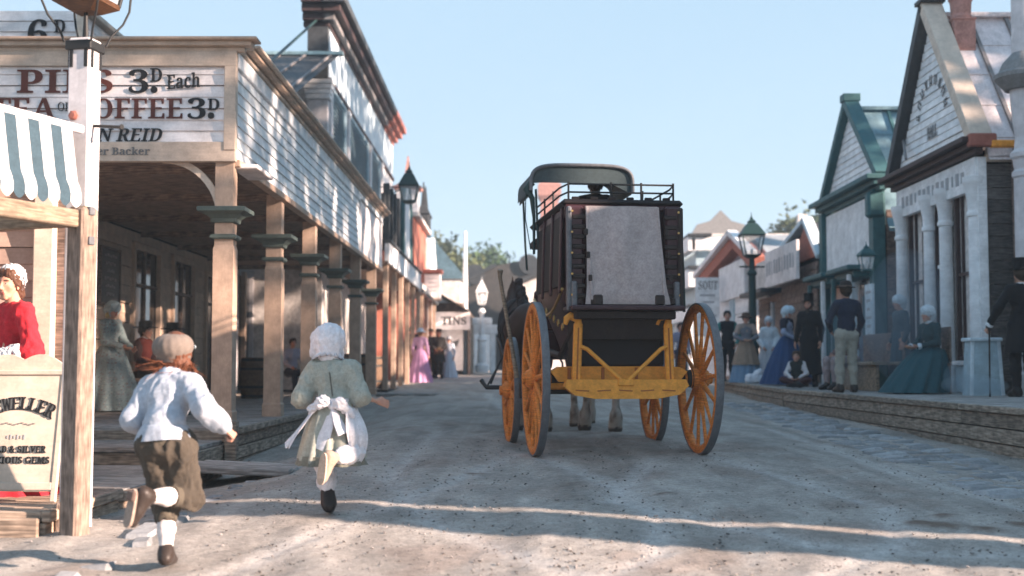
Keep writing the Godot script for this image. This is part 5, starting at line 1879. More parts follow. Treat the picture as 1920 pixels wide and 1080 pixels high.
# ---------------------------------------------------------------- right side of the street
func gable_roof(o: Node3D, x0: float, x1: float, da: float, db: float, ye: float, yr: float, over: float, mat: Material, seam: Material, gap: float, xs0: float) -> void:
	# ridge along x; da is the near eave, db the far one
	var dm := (da + db) * 0.5
	var s := nb()
	for e in 2:
		var d: float = da - over if e == 0 else db + over
		var sl := (yr - ye) / (dm - da)
		var yy := ye - over * sl
		var n := Vector3(0, 1, 1) if e == 0 else Vector3(0, 1, -1)
		qn(s, Vector3(x0, yr, -dm), Vector3(x1, yr, -dm), Vector3(x1, yy, -d), Vector3(x0, yy, -d), n)
		qn(s, Vector3(x0, yr - 0.06, -dm), Vector3(x1, yr - 0.06, -dm), Vector3(x1, yy - 0.06, -d), Vector3(x0, yy - 0.06, -d), -n)
	obj("roof", fin(s), mat, o)
	var a := Vector3(0, yr, -dm)
	var b := Vector3(0, ye - over * (yr - ye) / (dm - da), -(da - over))
	var v := b - a
	var bs := Basis(Vector3.RIGHT, v.normalized().cross(Vector3.RIGHT), v.normalized())
	bs.y = bs.z.cross(bs.x)
	var x := xs0
	while x < x1:
		bx("roof_seam", o, Vector3(x, (a.y + b.y) * 0.5 + 0.02, (a.z + b.z) * 0.5 + 0.02), Vector3(0.06, 0.05, v.length()), seam, 0.0, bs)
		x += gap
	for k in 4:
		var q := a.lerp(b, 0.22 + 0.22 * k)
		bx("roof_lap", o, Vector3((x0 + x1) * 0.5, q.y + 0.006, q.z + 0.006), Vector3(x1 - x0, 0.012, 0.03), seam if k < 0 else mat, 0.0, bs)
	bx("ridge_cap", o, Vector3((x0 + x1) * 0.5, yr + 0.03, -dm), Vector3(x1 - x0, 0.08, 0.22), mat, 0.01)


func barge(o: Node3D, x: float, da: float, db: float, ye: float, yr: float, w: float, t: float, mats: Array) -> void:
	var dm := (da + db) * 0.5
	for e in 2:
		var a := Vector3(x, yr, -dm)
		var b := Vector3(x, ye, -(da if e == 0 else db))
		var v := (b - a)
		var zz := v.normalized()
		var yv := zz.cross(Vector3.RIGHT)
		if yv.y < 0:
			yv = -yv
		bx("barge_board", o, (a + b) * 0.5, Vector3(w, t, v.length() + 0.04), mats[e], 0.01, Basis(yv.cross(zz), yv, zz))


func column_mesh(h: float, r: float) -> Mesh:
	var key := "col%.2f_%.2f" % [h, r]
	if not cached.has(key):
		var s := nb(true)
		lathe(s, [Vector2(r * 1.25, 0), Vector2(r * 1.25, 0.2), Vector2(r * 1.05, 0.26), Vector2(r, 0.4), Vector2(r * 0.88, h - 0.62), Vector2(r * 1.1, h - 0.6), Vector2(r * 1.1, h - 0.55), Vector2(r * 0.95, h - 0.52), Vector2(r * 1.0, h - 0.36), Vector2(r * 1.35, h - 0.16), Vector2(r * 1.55, h - 0.08), Vector2(r * 1.55, h)], 14)
		cached[key] = fin(s)
	return cached[key]


func gabled_hall() -> void:
	var o := thing("gabled_hall", "white hall with steep lettered gable, columns and pale iron roof", "building")
	var X := 7.12
	var da := 19.4
	var db := 23.4
	var ye := 4.56
	var yr := 7.02
	var H := yr - ye
	var rows := int(H / 0.13)
	boards(o, Vector3(X, ye, -db), Vector3(0, 0, 1), rows, 0.13, M.hall_whites, func(i): return [[2.0 * (i * 0.13 + 0.06) / H + 0.02, 4.0 - 2.0 * (i * 0.13 + 0.06) / H - 0.02]])
	barge(o, X - 0.02, da - 0.14, db + 0.14, ye + 0.02, yr + 0.2, 0.34, 0.2, [M.cream, M.roof_dark])
	bx("apex_cap", o, Vector3(X - 0.02, yr + 0.26, -(da + db) * 0.5), Vector3(0.42, 0.08, 0.36), M.iron, 0.01)
	var bk := nb()
	prism(bk, PackedVector2Array([Vector2(-db, ye), Vector2(-da, ye), Vector2(-(da + db) * 0.5, yr)]), Vector3(X + 0.04, 0, 0), Vector3(0, 0, 1), Vector3.UP, Vector3(0.04, 0, 0))
	obj("gable_back", fin(bk), M.hall_white, o)
	# cornice and the fascia block at its near end
	for k in 3:
		var w: float = [0.12, 0.22, 0.34][k]
		bx("cornice", o, Vector3(X - w * 0.5 + 0.02, ye - 0.19 + 0.085 * k, -(da + db) * 0.5), Vector3(w, 0.084, 4.3 + w * 0.6), M.maroon_trim, 0.01)
	bx("cornice_end", o, Vector3(X - 0.02, ye - 0.04, -da + 0.24), Vector3(0.42, 0.2, 0.14), M.red_trim, 0.02)
	# frieze with a painted name, too blurred to read
	bx("frieze", o, Vector3(X, ye - 0.5, -(da + db) * 0.5), Vector3(0.1, 0.5, 4.0), M.hall_white, 0.006)
	for k in 14:
		var w := 0.13 if k % 4 != 3 else 0.05
		bx("frieze_letter", o, Vector3(X - 0.055, ye - 0.5, -db + 0.42 + 0.235 * k), Vector3(0.012, 0.2 - 0.03 * (k % 2), w), M.letter_faint)
	text(o, "HALL", M.letter_grey, Vector3(X - 0.04, ye + 0.5, -(da + db) * 0.5 + 0.03), 0.5, 0.2, Vector3(0, 0, 1))
	for i in 9:
		var a := (i - 4.0) / 4.0 * 1.35
		var up := Vector3(0, cos(a), sin(a))
		var R := Vector3(0, -sin(a), cos(a))
		var c := Vector3(X - 0.035, ye + 0.72 + 0.66 * cos(a), -(da + db) * 0.5 + 0.72 * sin(a))
		for e in 2:
			bx("painted_mark", o, c + R * (0.045 if e == 1 else -0.045) * (1.0 if i % 3 else 0.5), Vector3(0.006, 0.17, 0.03), M.letter_grey, 0.0, Basis(R.cross(up) * -1.0, up, R))
		bx("painted_mark", o, c + up * (0.06 if i % 2 else -0.05), Vector3(0.007, 0.028, 0.11), M.letter_grey, 0.0, Basis(R.cross(up) * -1.0, up, R))
	var sp := nb(true)
	tube(sp, [Vector3(X - 0.05, ye + 0.62, -db + 0.5), Vector3(X - 0.32, ye + 0.12, -db + 1.5)], 0.025, 6)
	obj("strut", fin(sp), M.roof_seam, o)
	# front wall, columns and windows
	bx("front_wall", o, Vector3(X + 0.16, 2.35, -(da + db) * 0.5), Vector3(0.1, 3.4, 3.98), M.stucco)
	for d in [19.5, 20.85, 21.65, 23.2]:
		obj("column", column_mesh(3.32, 0.118), M.hall_white, o, Transform3D(Basis.IDENTITY, Vector3(X - 0.02, 0.69, -d)))
	var wn := [[19.78, 20.6, 1.2], [22.0, 23.0, 1.25]]
	for w in wn:
		var l: float = w[1] - w[0]
		var hh: float = 3.95 - w[2]
		var fr := obj("window", _frame(l, hh, 0.07, 0.1), M.maroon_trim, o, Transform3D(Basis(Vector3(0, 0, 1), Vector3.UP, Vector3.LEFT), Vector3(X + 0.09, w[2], -(w[0] + w[1]) * 0.5)))
		bx("pane", fr, Vector3(0, hh * 0.5, -0.03), Vector3(l - 0.12, hh - 0.12, 0.012), M.window_blue)
		for k in [-0.2, 0.2]:
			bx("mullion", fr, Vector3(l * k, hh * 0.5, 0.0), Vector3(0.04, hh - 0.14, 0.05), M.maroon_trim)
		bx("transom", fr, Vector3(0, hh * 0.5, 0.002), Vector3(l - 0.14, 0.05, 0.055), M.maroon_trim)
		bx("sill", fr, Vector3(0, -0.04, 0.03), Vector3(l + 0.1, 0.07, 0.2), M.hall_white, 0.008)
		bx("dado", o, Vector3(X + 0.07, (w[2] + 0.69) * 0.5 - 0.04, -(w[0] + w[1]) * 0.5), Vector3(0.08, w[2] - 0.79, l + 0.1), M.shutter, 0.01)
	var dr := obj("door", _frame(0.66, 3.2, 0.06, 0.1), M.maroon_trim, o, Transform3D(Basis(Vector3(0, 0, 1), Vector3.UP, Vector3.LEFT), Vector3(X + 0.09, 0.7, -21.25)))
	bx("door_leaf", dr, Vector3(0, 1.05, -0.02), Vector3(0.54, 2.0, 0.04), M.window_dark, 0.01)
	bx("fanlight", dr, Vector3(0, 2.6, -0.02), Vector3(0.54, 1.0, 0.012), M.window_blue)
	bx("transom", dr, Vector3(0, 2.08, 0.0), Vector3(0.56, 0.06, 0.06), M.hall_white)
	# dark weatherboard side, downpipe and corner
	boards(o, Vector3(X + 0.12, 0.69, -da), Vector3.RIGHT, 19, 0.185, M.dark_boards, func(i): return [[0.0, 2.1 - 0.35 * (i % 3)], [2.1 - 0.35 * (i % 3), 4.6]])
	bx("corner_board", o, Vector3(X + 0.04, 2.5, -da + 0.02), Vector3(0.14, 3.6, 0.09), M.hall_white, 0.008)
	var dp := nb(true)
	tube(dp, [Vector3(X + 0.52, 0.7, -da + 0.09), Vector3(X + 0.52, 4.1, -da + 0.09), Vector3(X + 0.5, 4.35, -da + 0.2), Vector3(X + 0.48, 4.46, -da + 0.25)], 0.045, 8)
	obj("downpipe", fin(dp), M.brown_board, o)
	bx("eave_gutter", o, Vector3(X + 2.4, ye - 0.1, -da + 0.26), Vector3(4.6, 0.11, 0.13), M.gear_yellow, 0.02)
	bx("eave_fascia", o, Vector3(X + 2.4, ye - 0.24, -da + 0.05), Vector3(4.6, 0.2, 0.06), M.cream, 0.006)
	gable_roof(o, X + 0.1, X + 4.8, da, db, ye, yr, 0.22, M.roof_pale, M.roof_seam, 0.62, X + 0.62)
	bx("chimney", o, Vector3(X + 0.36, 6.35, -21.0), Vector3(0.36, 1.0, 0.36), M.terracotta, 0.012)
	bx("chimney_cap", o, Vector3(X + 0.36, 6.85, -21.0), Vector3(0.40, 0.04, 0.40), M.terracotta, 0.012)
	var pt := nb(true)
	lathe(pt, [Vector2(0.17, 6.86), Vector2(0.18, 6.9), Vector2(0.16, 6.95), Vector2(0.175, 7.16), Vector2(0.2, 7.2), Vector2(0.2, 7.25), Vector2(0.17, 7.28), Vector2(0.17, 7.6)], 18, Vector3(X + 0.36, 0, -21.0))
	obj("chimney_pot", fin(pt), M.terracotta, o)
	bx("core", o, Vector3(X + 2.5, 2.6, -(da + db) * 0.5), Vector3(4.4, 3.8, 3.8), M.dark_inside)


func green_shop() -> void:
	var o := thing("green_gabled_shop", "shop with teal iron roof, white parapet and teal trimmed gable", "shop")
	var X := 7.05
	var da := 24.2
	var db := 28.4
	var ye := 4.75
	var yr := 6.42
	var H := yr - ye
	boards(o, Vector3(X, ye, -db), Vector3(0, 0, 1), 15, 0.135, M.hall_whites, func(i): return [[2.0 * (i * 0.135 + 0.07) / H + 0.02, 4.0 - 2.0 * (i * 0.135 + 0.07) / H - 0.02]])
	var bk := nb()
	prism(bk, PackedVector2Array([Vector2(-db, ye), Vector2(-da, ye), Vector2(-(da + db) * 0.5, yr)]), Vector3(X + 0.04, 0, 0), Vector3(0, 0, 1), Vector3.UP, Vector3(0.04, 0, 0))
	obj("gable_back", fin(bk), M.hall_white, o)
	barge(o, X - 0.02, da - 0.1, db + 0.1, ye, yr + 0.16, 0.3, 0.17, [M.teal_trim, M.teal_trim])
	bx("apex_cap", o, Vector3(X - 0.02, yr + 0.25, -(da + db) * 0.5), Vector3(0.36, 0.16, 0.3), M.teal_trim, 0.01)
	gable_roof(o, X + 0.1, X + 4.5, da, db, ye - 0.9, yr, 0.1, M.roof_teal, M.teal_trim, 0.75, X + 0.75)
	# parapet below the gable
	for k in 3:
		var w: float = [0.14, 0.26, 0.4][k]
		bx("cornice", o, Vector3(X - w * 0.5 + 0.04, 4.5 + 0.1 * k, -26.35), Vector3(w, 0.099, 4.5 + w * 0.7), M.teal_trim, 0.012)
	bx("parapet", o, Vector3(X - 0.02, 3.72, -26.4), Vector3(0.12, 1.4, 3.7), M.hall_white, 0.008)
	for d in [24.42, 28.42]:
		bx("pilaster", o, Vector3(X - 0.05, 2.6, -d), Vector3(0.24, 3.8, 0.3), M.teal_trim, 0.012)
	bx("corner_bracket", o, Vector3(X - 0.1, 4.2, -24.35), Vector3(0.34, 0.5, 0.28), M.teal_trim, 0.05)
	# verandah hood over two arched shop windows
	for k in 2:
		var d: float = [25.4, 27.5][k]
		bx("hood", o, Vector3(X - 0.3, 3.02, -d), Vector3(0.6, 0.1, 1.7), M.teal_trim, 0.02)
		bx("hood_mould", o, Vector3(X - 0.25, 2.9, -d), Vector3(0.4, 0.14, 1.5), M.teal_trim, 0.02)
		var poly := PackedVector2Array([Vector2(-0.48, 0), Vector2(0.48, 0)])
		for i in 15:
			poly.append(Vector2(0.48 * cos(PI * i / 14.0), 1.5 + 0.4 * sin(PI * i / 14.0)))
		var ps := nb()
		prism(ps, poly, Vector3(X - 0.04, 0.95, -d), Vector3(0, 0, 1), Vector3.UP, Vector3(0.03, 0, 0))
		var win := obj("window", fin(ps), M.window_warm if k == 1 else M.window_blue, o)
		for e in [-0.6, 0.6]:
			bx("column", o, Vector3(X - 0.5, 1.8, -d + e), Vector3(0.09, 2.2, 0.09), M.teal_trim if e < 0 else M.hall_white, 0.02)
		bx("glazing_bar", win, Vector3(X - 0.06, 1.75, -d), Vector3(0.03, 1.5, 0.05), M.teal_trim)
	bx("front_wall", o, Vector3(X + 0.05, 1.9, -26.4), Vector3(0.1, 2.4, 3.9), M.shutter)
	bx("door", o, Vector3(X - 0.03, 1.75, -24.9), Vector3(0.06, 2.1, 0.5), M.frieze_blue, 0.01)
	boards(o, Vector3(X + 0.1, 0.7, -24.3), Vector3.RIGHT, 20, 0.17, M.brown_boards, func(_i): return [[0.0, 4.2]])
	bx("core", o, Vector3(X + 2.3, 2.3, -26.4), Vector3(4.2, 3.1, 3.8), M.dark_inside)
	# notice board and small lantern between the two fronts
	var nbd := thing("notice_board", "tall pale notice board with faint print between the two right shop fronts", "sign", Vector3(6.72, 0.95, -24.0))
	bx("board", nbd, Vector3(0, 0.85, 0), Vector3(0.05, 1.7, 0.5), M.frieze_blue, 0.008)
	for k in 9:
		bx("print_line", nbd, Vector3(-0.028, 1.55 - 0.16 * k, 0.0), Vector3(0.006, 0.05, 0.36 - 0.08 * (k % 3)), M.letter_faint)
	var sl := thing("wall_lamp", "small teal lantern fixed beside the hall columns", "lamp", Vector3(6.6, 2.9, -23.75))
	lantern(sl, Vector3.ZERO, 0.26, 0.26, M.teal_trim, 0.24)
	bx("arm", sl, Vector3(0.13, 0.3, 0), Vector3(0.3, 0.03, 0.03), M.teal_trim)


func right_far() -> void:
	# brown weatherboard store with sign
	var o := thing("weatherboard_store", "brown weatherboard store with long pale sign board and slate gable", "shop")
	var X := 6.85
	boards(o, Vector3(X, 0.75, -35.4), Vector3(0, 0, 1), 16, 0.17, M.brown_boards, func(i): return [[0.0, 1.4], [2.2, 3.4], [3.4, 6.8]] if i < 12 and i > 3 else [[0.0, 3.0 + 0.4 * (i % 2)], [3.0 + 0.4 * (i % 2), 6.8]])
	bx("window_pane", o, Vector3(X + 0.02, 2.1, -33.6), Vector3(0.02, 1.5, 0.8), M.window_blue)
	bx("window_frame", o, Vector3(X - 0.02, 2.1, -33.6), Vector3(0.06, 1.4, 0.06), M.hall_white)
	bx("sign_board", o, Vector3(X - 0.35, 3.55, -30.8), Vector3(0.08, 0.9, 3.6), M.sign_white, 0.01)
	for k in 11:
		bx("sign_letter", o, Vector3(X - 0.395, 3.55 + 0.02 * (k % 2), -32.3 + 0.3 * k), Vector3(0.008, 0.34, 0.17 if k % 4 != 2 else 0.08), M.letter_faint)
	bx("hood", o, Vector3(X - 0.25, 3.05, -33.9), Vector3(0.6, 0.12, 3.0), M.roof_dark, 0.02)
	bx("arch_panel", o, Vector3(X - 0.05, 3.45, -34.6), Vector3(0.08, 1.0, 1.5), M.stucco, 0.02)
	var gr := nb()
	prism(gr, PackedVector2Array([Vector2(-35.6, 3.5), Vector2(-28.6, 3.5), Vector2(-30.0, 4.5)]), Vector3(X + 0.2, 0, 0), Vector3(0, 0, 1), Vector3.UP, Vector3(3.5, 0, 0))
	obj("roof", fin(gr), M.roof_dark, o)
	bx("barge_board", o, Vector3(X + 0.1, 4.06, -32.8), Vector3(0.26, 0.12, 5.8), M.frieze_blue, 0.01, Basis.from_euler(Vector3(-0.17, 0, 0)))
	bx("barge_board", o, Vector3(X + 0.1, 4.08, -29.3), Vector3(0.26, 0.12, 1.75), M.frieze_blue, 0.01, Basis.from_euler(Vector3(0.62, 0, 0)))
	var rg := nb()
	prism(rg, PackedVector2Array([Vector2(-31.2, 3.6), Vector2(-28.9, 3.6), Vector2(-30.0, 4.36)]), Vector3(X + 0.02, 0, 0), Vector3(0, 0, 1), Vector3.UP, Vector3(0.2, 0, 0))
	obj("gable", fin(rg), M.brick_wall, o)
	bx("core", o, Vector3(X + 2.0, 2.2, -32.0), Vector3(3.8, 3.4, 6.6), M.dark_inside)
	# white house with red underside
	var w := thing("white_gabled_house", "white boarded house with red soffit under its pale gable roof", "house")
	X = 6.9
	boards(w, Vector3(X, 0.8, -46.0), Vector3(0, 0, 1), 17, 0.19, M.hall_whites, func(_i): return [[0.0, 8.6]])
	bx("side_wall", w, Vector3(X + 2.0, 2.4, -37.3), Vector3(4.0, 3.4, 0.1), M.hall_white)
	bx("core", w, Vector3(X + 2.1, 2.4, -41.8), Vector3(3.9, 3.4, 8.6), M.stucco)
	for k in 2:
		bx("window_frame", w, Vector3(X - 0.02, 2.6, -39.8 - 3.2 * k), Vector3(0.1, 1.3, 0.7), M.shutter, 0.01)
	bx("barge_board", w, Vector3(X - 0.2, 4.78, -42.5), Vector3(0.3, 0.16, 7.6), M.hall_white, 0.01, Basis.from_euler(Vector3(-0.105, 0, 0)))
	bx("soffit", w, Vector3(X + 0.0, 4.5, -42.5), Vector3(0.4, 0.38, 7.3), M.brick_wall, 0.01, Basis.from_euler(Vector3(-0.105, 0, 0)))
	bx("barge_board", w, Vector3(X - 0.2, 4.72, -37.2), Vector3(0.3, 0.16, 3.4), M.hall_white, 0.01, Basis.from_euler(Vector3(0.28, 0, 0)))
	bx("soffit", w, Vector3(X + 0.0, 4.44, -37.2), Vector3(0.4, 0.38, 3.2), M.brick_wall, 0.01, Basis.from_euler(Vector3(0.28, 0, 0)))
	bx("parapet", w, Vector3(X - 0.06, 3.75, -39.6), Vector3(0.1, 1.1, 4.6), M.hall_white, 0.01)
	var rf := nb()
	prism(rf, PackedVector2Array([Vector2(-46.6, 4.2), Vector2(-35.4, 4.0), Vector2(-38.8, 5.12)]), Vector3(X + 0.4, 0, 0), Vector3(0, 0, 1), Vector3.UP, Vector3(4.0, 0, 0))
	obj("roof", fin(rf), M.roof_grey, w)
	# sign facing the street
	var sg := thing("standing_sign", "white board lettered SOUT standing before the white house", "sign", Vector3(6.35, 1.7, -41.5))
	bx("board", sg, Vector3(0, 1.35, 0), Vector3(0.78, 1.9, 0.06), M.hall_white, 0.01)
	text(sg, "SOUT", M.letter_grey, Vector3(0.02, 2.05, 0.034), 0.62, 0.27, Vector3.RIGHT)
	for k in 5:
		bx("print_line", sg, Vector3(0.03 * (k % 2), 1.72 - 0.22 * k, 0.032), Vector3(0.5 - 0.12 * (k % 3), 0.06, 0.006), M.letter_faint)
	for e in [-0.33, 0.33]:
		bx("leg", sg, Vector3(e, 0.0, -0.02), Vector3(0.06, 1.0, 0.06), M.hall_white)
	# farther two storey shop with verandah bands
	var f := thing("verandah_shop", "far grey and white two level verandah shop", "shop")
	bx("wall", f, Vector3(9.0, 3.0, -53.0), Vector3(4.0, 5.0, 9.0), M.shutter)
	for k in 3:
		bx("fascia", f, Vector3(6.8, [3.1, 4.45, 5.75][k], -53.0), Vector3(0.3, [0.45, 0.7, 0.55][k], 9.6), M.hall_white, 0.02)
		bx("verandah_roof", f, Vector3(7.1, [3.4, 4.86, 6.08][k], -53.0), Vector3(0.9, 0.12, 9.9), M.roof_dark, 0.02)
	for k in 5:
		bx("post", f, Vector3(6.8, 2.0, -48.6 - 2.1 * k), Vector3(0.16, 2.6, 0.16), M.hall_white)
	bx("front_fascia", f, Vector3(8.6, 5.75, -48.3), Vector3(3.6, 0.5, 0.2), M.hall_white, 0.02)
	# distant roofs
	var p := thing("distant_hotel", "distant pale balustraded hotel roof with small pediment above the white house", "building")
	bx("wall", p, Vector3(14.5, 3.4, -74.0), Vector3(8.6, 8.0, 6.0), M.stucco)
	bx("parapet", p, Vector3(14.3, 7.9, -70.8), Vector3(8.6, 0.9, 0.3), M.frieze_blue, 0.02)
	for k in 16:
		bx("baluster", p, Vector3(10.4 + 0.52 * k, 7.9, -70.6), Vector3(0.16, 0.8, 0.12), M.hall_white)
	bx("coping", p, Vector3(14.3, 8.4, -70.8), Vector3(8.8, 0.14, 0.5), M.stucco, 0.02)
	var pd := nb()
	prism(pd, PackedVector2Array([Vector2(-1.6, 0), Vector2(1.6, 0), Vector2(1.3, 0.5), Vector2(0.6, 0.7), Vector2(0, 1.3), Vector2(-0.6, 0.7), Vector2(-1.3, 0.5)]), Vector3(11.6, 8.5, -70.7), Vector3.RIGHT, Vector3.UP, Vector3(0, 0, -0.4))
	obj("pediment", fin(pd), M.stone_pale, p)
	bx("chimney", p, Vector3(16.4, 8.9, -72.0), Vector3(0.5, 1.6, 0.5), M.stucco)
	# green cast iron street lamp
	var l := thing("street_lamp", "dark green cast iron street lamp on the right boardwalk", "street lamp", Vector3(5.72, 0.76, -30.4))
	var s := nb(true)
	lathe(s, [Vector2(0.2, 0), Vector2(0.2, 0.12), Vector2(0.15, 0.2), Vector2(0.14, 0.8), Vector2(0.17, 0.86), Vector2(0.1, 1.0), Vector2(0.085, 2.5), Vector2(0.13, 2.56), Vector2(0.07, 2.66), Vector2(0.06, 2.95)], 12)
	obj("post", fin(s), M.green_iron, l)
	lantern(l, Vector3(0, 3.0, 0), 0.52, 0.46, M.green_iron, 0.5)
	bx("cross_bar", l, Vector3(0, 2.72, 0), Vector3(0.6, 0.04, 0.04), M.green_iron)
	# tall turned column at the right edge
	var c := thing("verandah_column", "tall white turned column of the nearest right verandah, capped below its upper post", "column", Vector3(7.5, 0.69, -18.5))
	var cs := nb(true)
	lathe(cs, [Vector2(0.24, 0), Vector2(0.24, 0.3), Vector2(0.19, 0.36), Vector2(0.18, 3.15), Vector2(0.205, 3.18), Vector2(0.205, 3.24), Vector2(0.17, 3.28), Vector2(0.19, 3.42), Vector2(0.225, 3.46), Vector2(0.225, 3.52), Vector2(0.17, 3.58), Vector2(0.15, 3.75), Vector2(0.2, 4.2), Vector2(0.21, 4.45)], 20)
	obj("shaft", fin(cs), M.white, c)
	var cp := nb(true)
	lathe(cp, [Vector2(0.28, 4.45), Vector2(0.42, 4.62), Vector2(0.42, 4.68), Vector2(0.36, 4.72), Vector2(0.3, 4.86), Vector2(0.17, 5.0)], 20)
	obj("capital", fin(cp), M.stone_pale, c)
	var us := nb(true)
	lathe(us, [Vector2(0.17, 5.0), Vector2(0.16, 5.9), Vector2(0.2, 5.95), Vector2(0.2, 6.02), Vector2(0.15, 6.08), Vector2(0.15, 8.2)], 20)
	obj("upper_shaft", fin(us), M.white, c)
	var vb := thing("corner_store", "low stuccoed store beyond the right edge, next to the white column", "building")
	bx("wall", vb, Vector3(13.2, 2.7, -12.2), Vector3(9.0, 5.2, 13.6), M.stucco)
	bx("parapet", vb, Vector3(8.8, 5.1, -12.2), Vector3(0.3, 0.5, 13.7), M.sign_white, 0.01)
	bx("verandah_roof", vb, Vector3(8.4, 3.9, -12.4), Vector3(0.7, 0.1, 12.0), M.roof_dark, 0.01)
	var ho := thing("hoarding", "tall timber hoarding beside the corner store, outside the right edge", "hoarding")
	bx("panel", ho, Vector3(8.7, 2.6, -4.86), Vector3(0.2, 5.0, 0.74), M.brown_board, 0.01)


# ---------------------------------------------------------------- small street things
func barrel(at: Vector3, label: String, r := 0.3, h := 0.85) -> void:
	var b := thing("barrel", label, "barrel", at, 0.0, "wooden barrels")
	var s := nb(true)
	var pr := []
	for k in 9:
		var t := k / 8.0
		pr.append(Vector2(r * (0.82 + 0.18 * sin(PI * t)), h * t))
	lathe(s, pr, 20, Vector3.ZERO, false)
	obj("staves", fin(s), M.barrel_wood, b)
	for t in [0.06, 0.28, 0.72, 0.94]:
		var q := nb(true)
		var rr: float = r * (0.82 + 0.18 * sin(PI * t)) + 0.006
		lathe(q, [Vector2(rr, h * t - 0.025), Vector2(rr, h * t + 0.025)], 20)
		obj("hoop", fin(q), M.iron, b)


func street_things() -> void:
	barrel(Vector3(-5.4, 0.445, -26.8), "brown barrel standing on the verandah behind the second post")
	barrel(Vector3(-3.9, 0.48, -32.2), "dark barrel at the corner under the balcony posts", 0.42, 0.95)
	barrel(Vector3(-3.7, 0.48, -33.4), "second dark barrel close behind the corner one", 0.4, 0.9)
	var t := thing("iron_table", "small dark iron stand with pale tray under the verandah", "table", Vector3(-4.55, 0.445, -17.6))
	for e in [[-0.16, -0.16], [0.16, -0.16], [0.16, 0.16], [-0.16, 0.16]]:
		bx("leg", t, Vector3(e[0], 0.35, e[1]), Vector3(0.04, 0.7, 0.04), M.green_iron, 0.006)
	bx("shelf", t, Vector3(0, 0.62, 0), Vector3(0.42, 0.05, 0.42), M.green_iron, 0.008)
	bx("tray", t, Vector3(0, 0.93, 0), Vector3(0.34, 0.05, 0.34), M.frieze_blue, 0.012)
	bx("column", t, Vector3(0, 0.78, 0), Vector3(0.22, 0.28, 0.22), M.green_iron, 0.02)
	var bn := thing("bench", "low plank bench under the verandah wall beneath the two seated people", "bench", Vector3(-5.8, 0.445, -20.6))
	bx("seat", bn, Vector3(0, 0.45, 0), Vector3(0.5, 0.05, 2.2), M.brown_board, 0.008)
	for e in [-0.9, 0.0, 0.9]:
		bx("leg", bn, Vector3(0, 0.21, e), Vector3(0.42, 0.42, 0.06), M.brown_board, 0.006)
	var b2 := thing("bench", "ochre panelled bench behind the man in pale trousers", "bench", Vector3(6.3, 0.69, -22.6))
	bx("seat", b2, Vector3(0, 0.47, 0), Vector3(0.55, 0.06, 2.4), M.deck_edge, 0.01)
	bx("front_panel", b2, Vector3(-0.18, 0.22, 0), Vector3(0.06, 0.44, 2.3), M.raw_beam, 0.01)
	bx("back", b2, Vector3(0.25, 0.75, 0), Vector3(0.05, 0.5, 2.4), M.brown_board, 0.01)
	var ch := thing("chair", "dark wooden chair under the seated woman in teal", "chair", Vector3(6.5, 0.69, -19.75))
	bx("seat", ch, Vector3(0, 0.45, 0), Vector3(0.42, 0.04, 0.42), M.brown_board, 0.008)
	for e in [[-0.18, -0.18], [0.18, -0.18], [0.18, 0.18], [-0.18, 0.18]]:
		bx("leg", ch, Vector3(e[0], 0.22, e[1]), Vector3(0.04, 0.44, 0.04), M.brown_board, 0.005)
	bx("backrest", ch, Vector3(0.2, 0.75, 0), Vector3(0.03, 0.55, 0.4), M.brown_board, 0.008)
	var tr := thing("planter_box", "pale blue tapered wooden box behind the walking cane", "box", Vector3(6.75, 0.69, -18.4))
	var s := nb()
	sqlathe(s, [Vector2(0.23, 0.0), Vector2(0.19, 0.78)], Vector3.ZERO, 0.8)
	obj("sides", fin(s), M.shutter, tr)
	bx("rim", tr, Vector3(0, 0.8, 0), Vector3(0.46, 0.05, 0.4), M.frieze_blue, 0.01)
	for e in [-0.21, 0.21]:
		bx("corner_strip", tr, Vector3(e * 0.97, 0.4, 0.165), Vector3(0.05, 0.8, 0.03), M.frieze_blue, 0.005, Basis.from_euler(Vector3(-0.04, 0, e * 0.24)))
	var bk := thing("basket", "dark wicker basket on the right boardwalk beside the white bundle", "basket", Vector3(5.86, 0.75, -28.4))
	var bs := nb(true)
	lathe(bs, [Vector2(0.14, 0), Vector2(0.2, 0.12), Vector2(0.22, 0.28), Vector2(0.2, 0.29)], 14, Vector3.ZERO, false)
	obj("bowl", fin(bs), M.brown_board, bk)
	var hd := nb(true)
	var pts := []
	for i in 11:
		pts.append(Vector3(0.2 * cos(PI * i / 10.0), 0.28 + 0.22 * sin(PI * i / 10.0), 0))
	tube(hd, pts, 0.014, 6)
	obj("handle", fin(hd), M.brown_board, bk)
	var wb := thing("cloth_bundle", "white cloth bundle at the feet of the woman in straw hat", "bundle", Vector3(5.4, 0.73, -28.2))
	var m := sdf([[Vector3(-0.15, 0.1, 0), Vector3(0.15, 0.1, 0), 0.13, 0.12], [Vector3(0, 0.2, 0), Vector3(0.05, 0.28, 0.02), 0.1, 0.06]], 0.025)
	obj("cloth", to_mesh(folds(m, 0.03, Vector3(9, 9, 9), 12)), cl(Color(0.62, 0.66, 0.72)), wb)


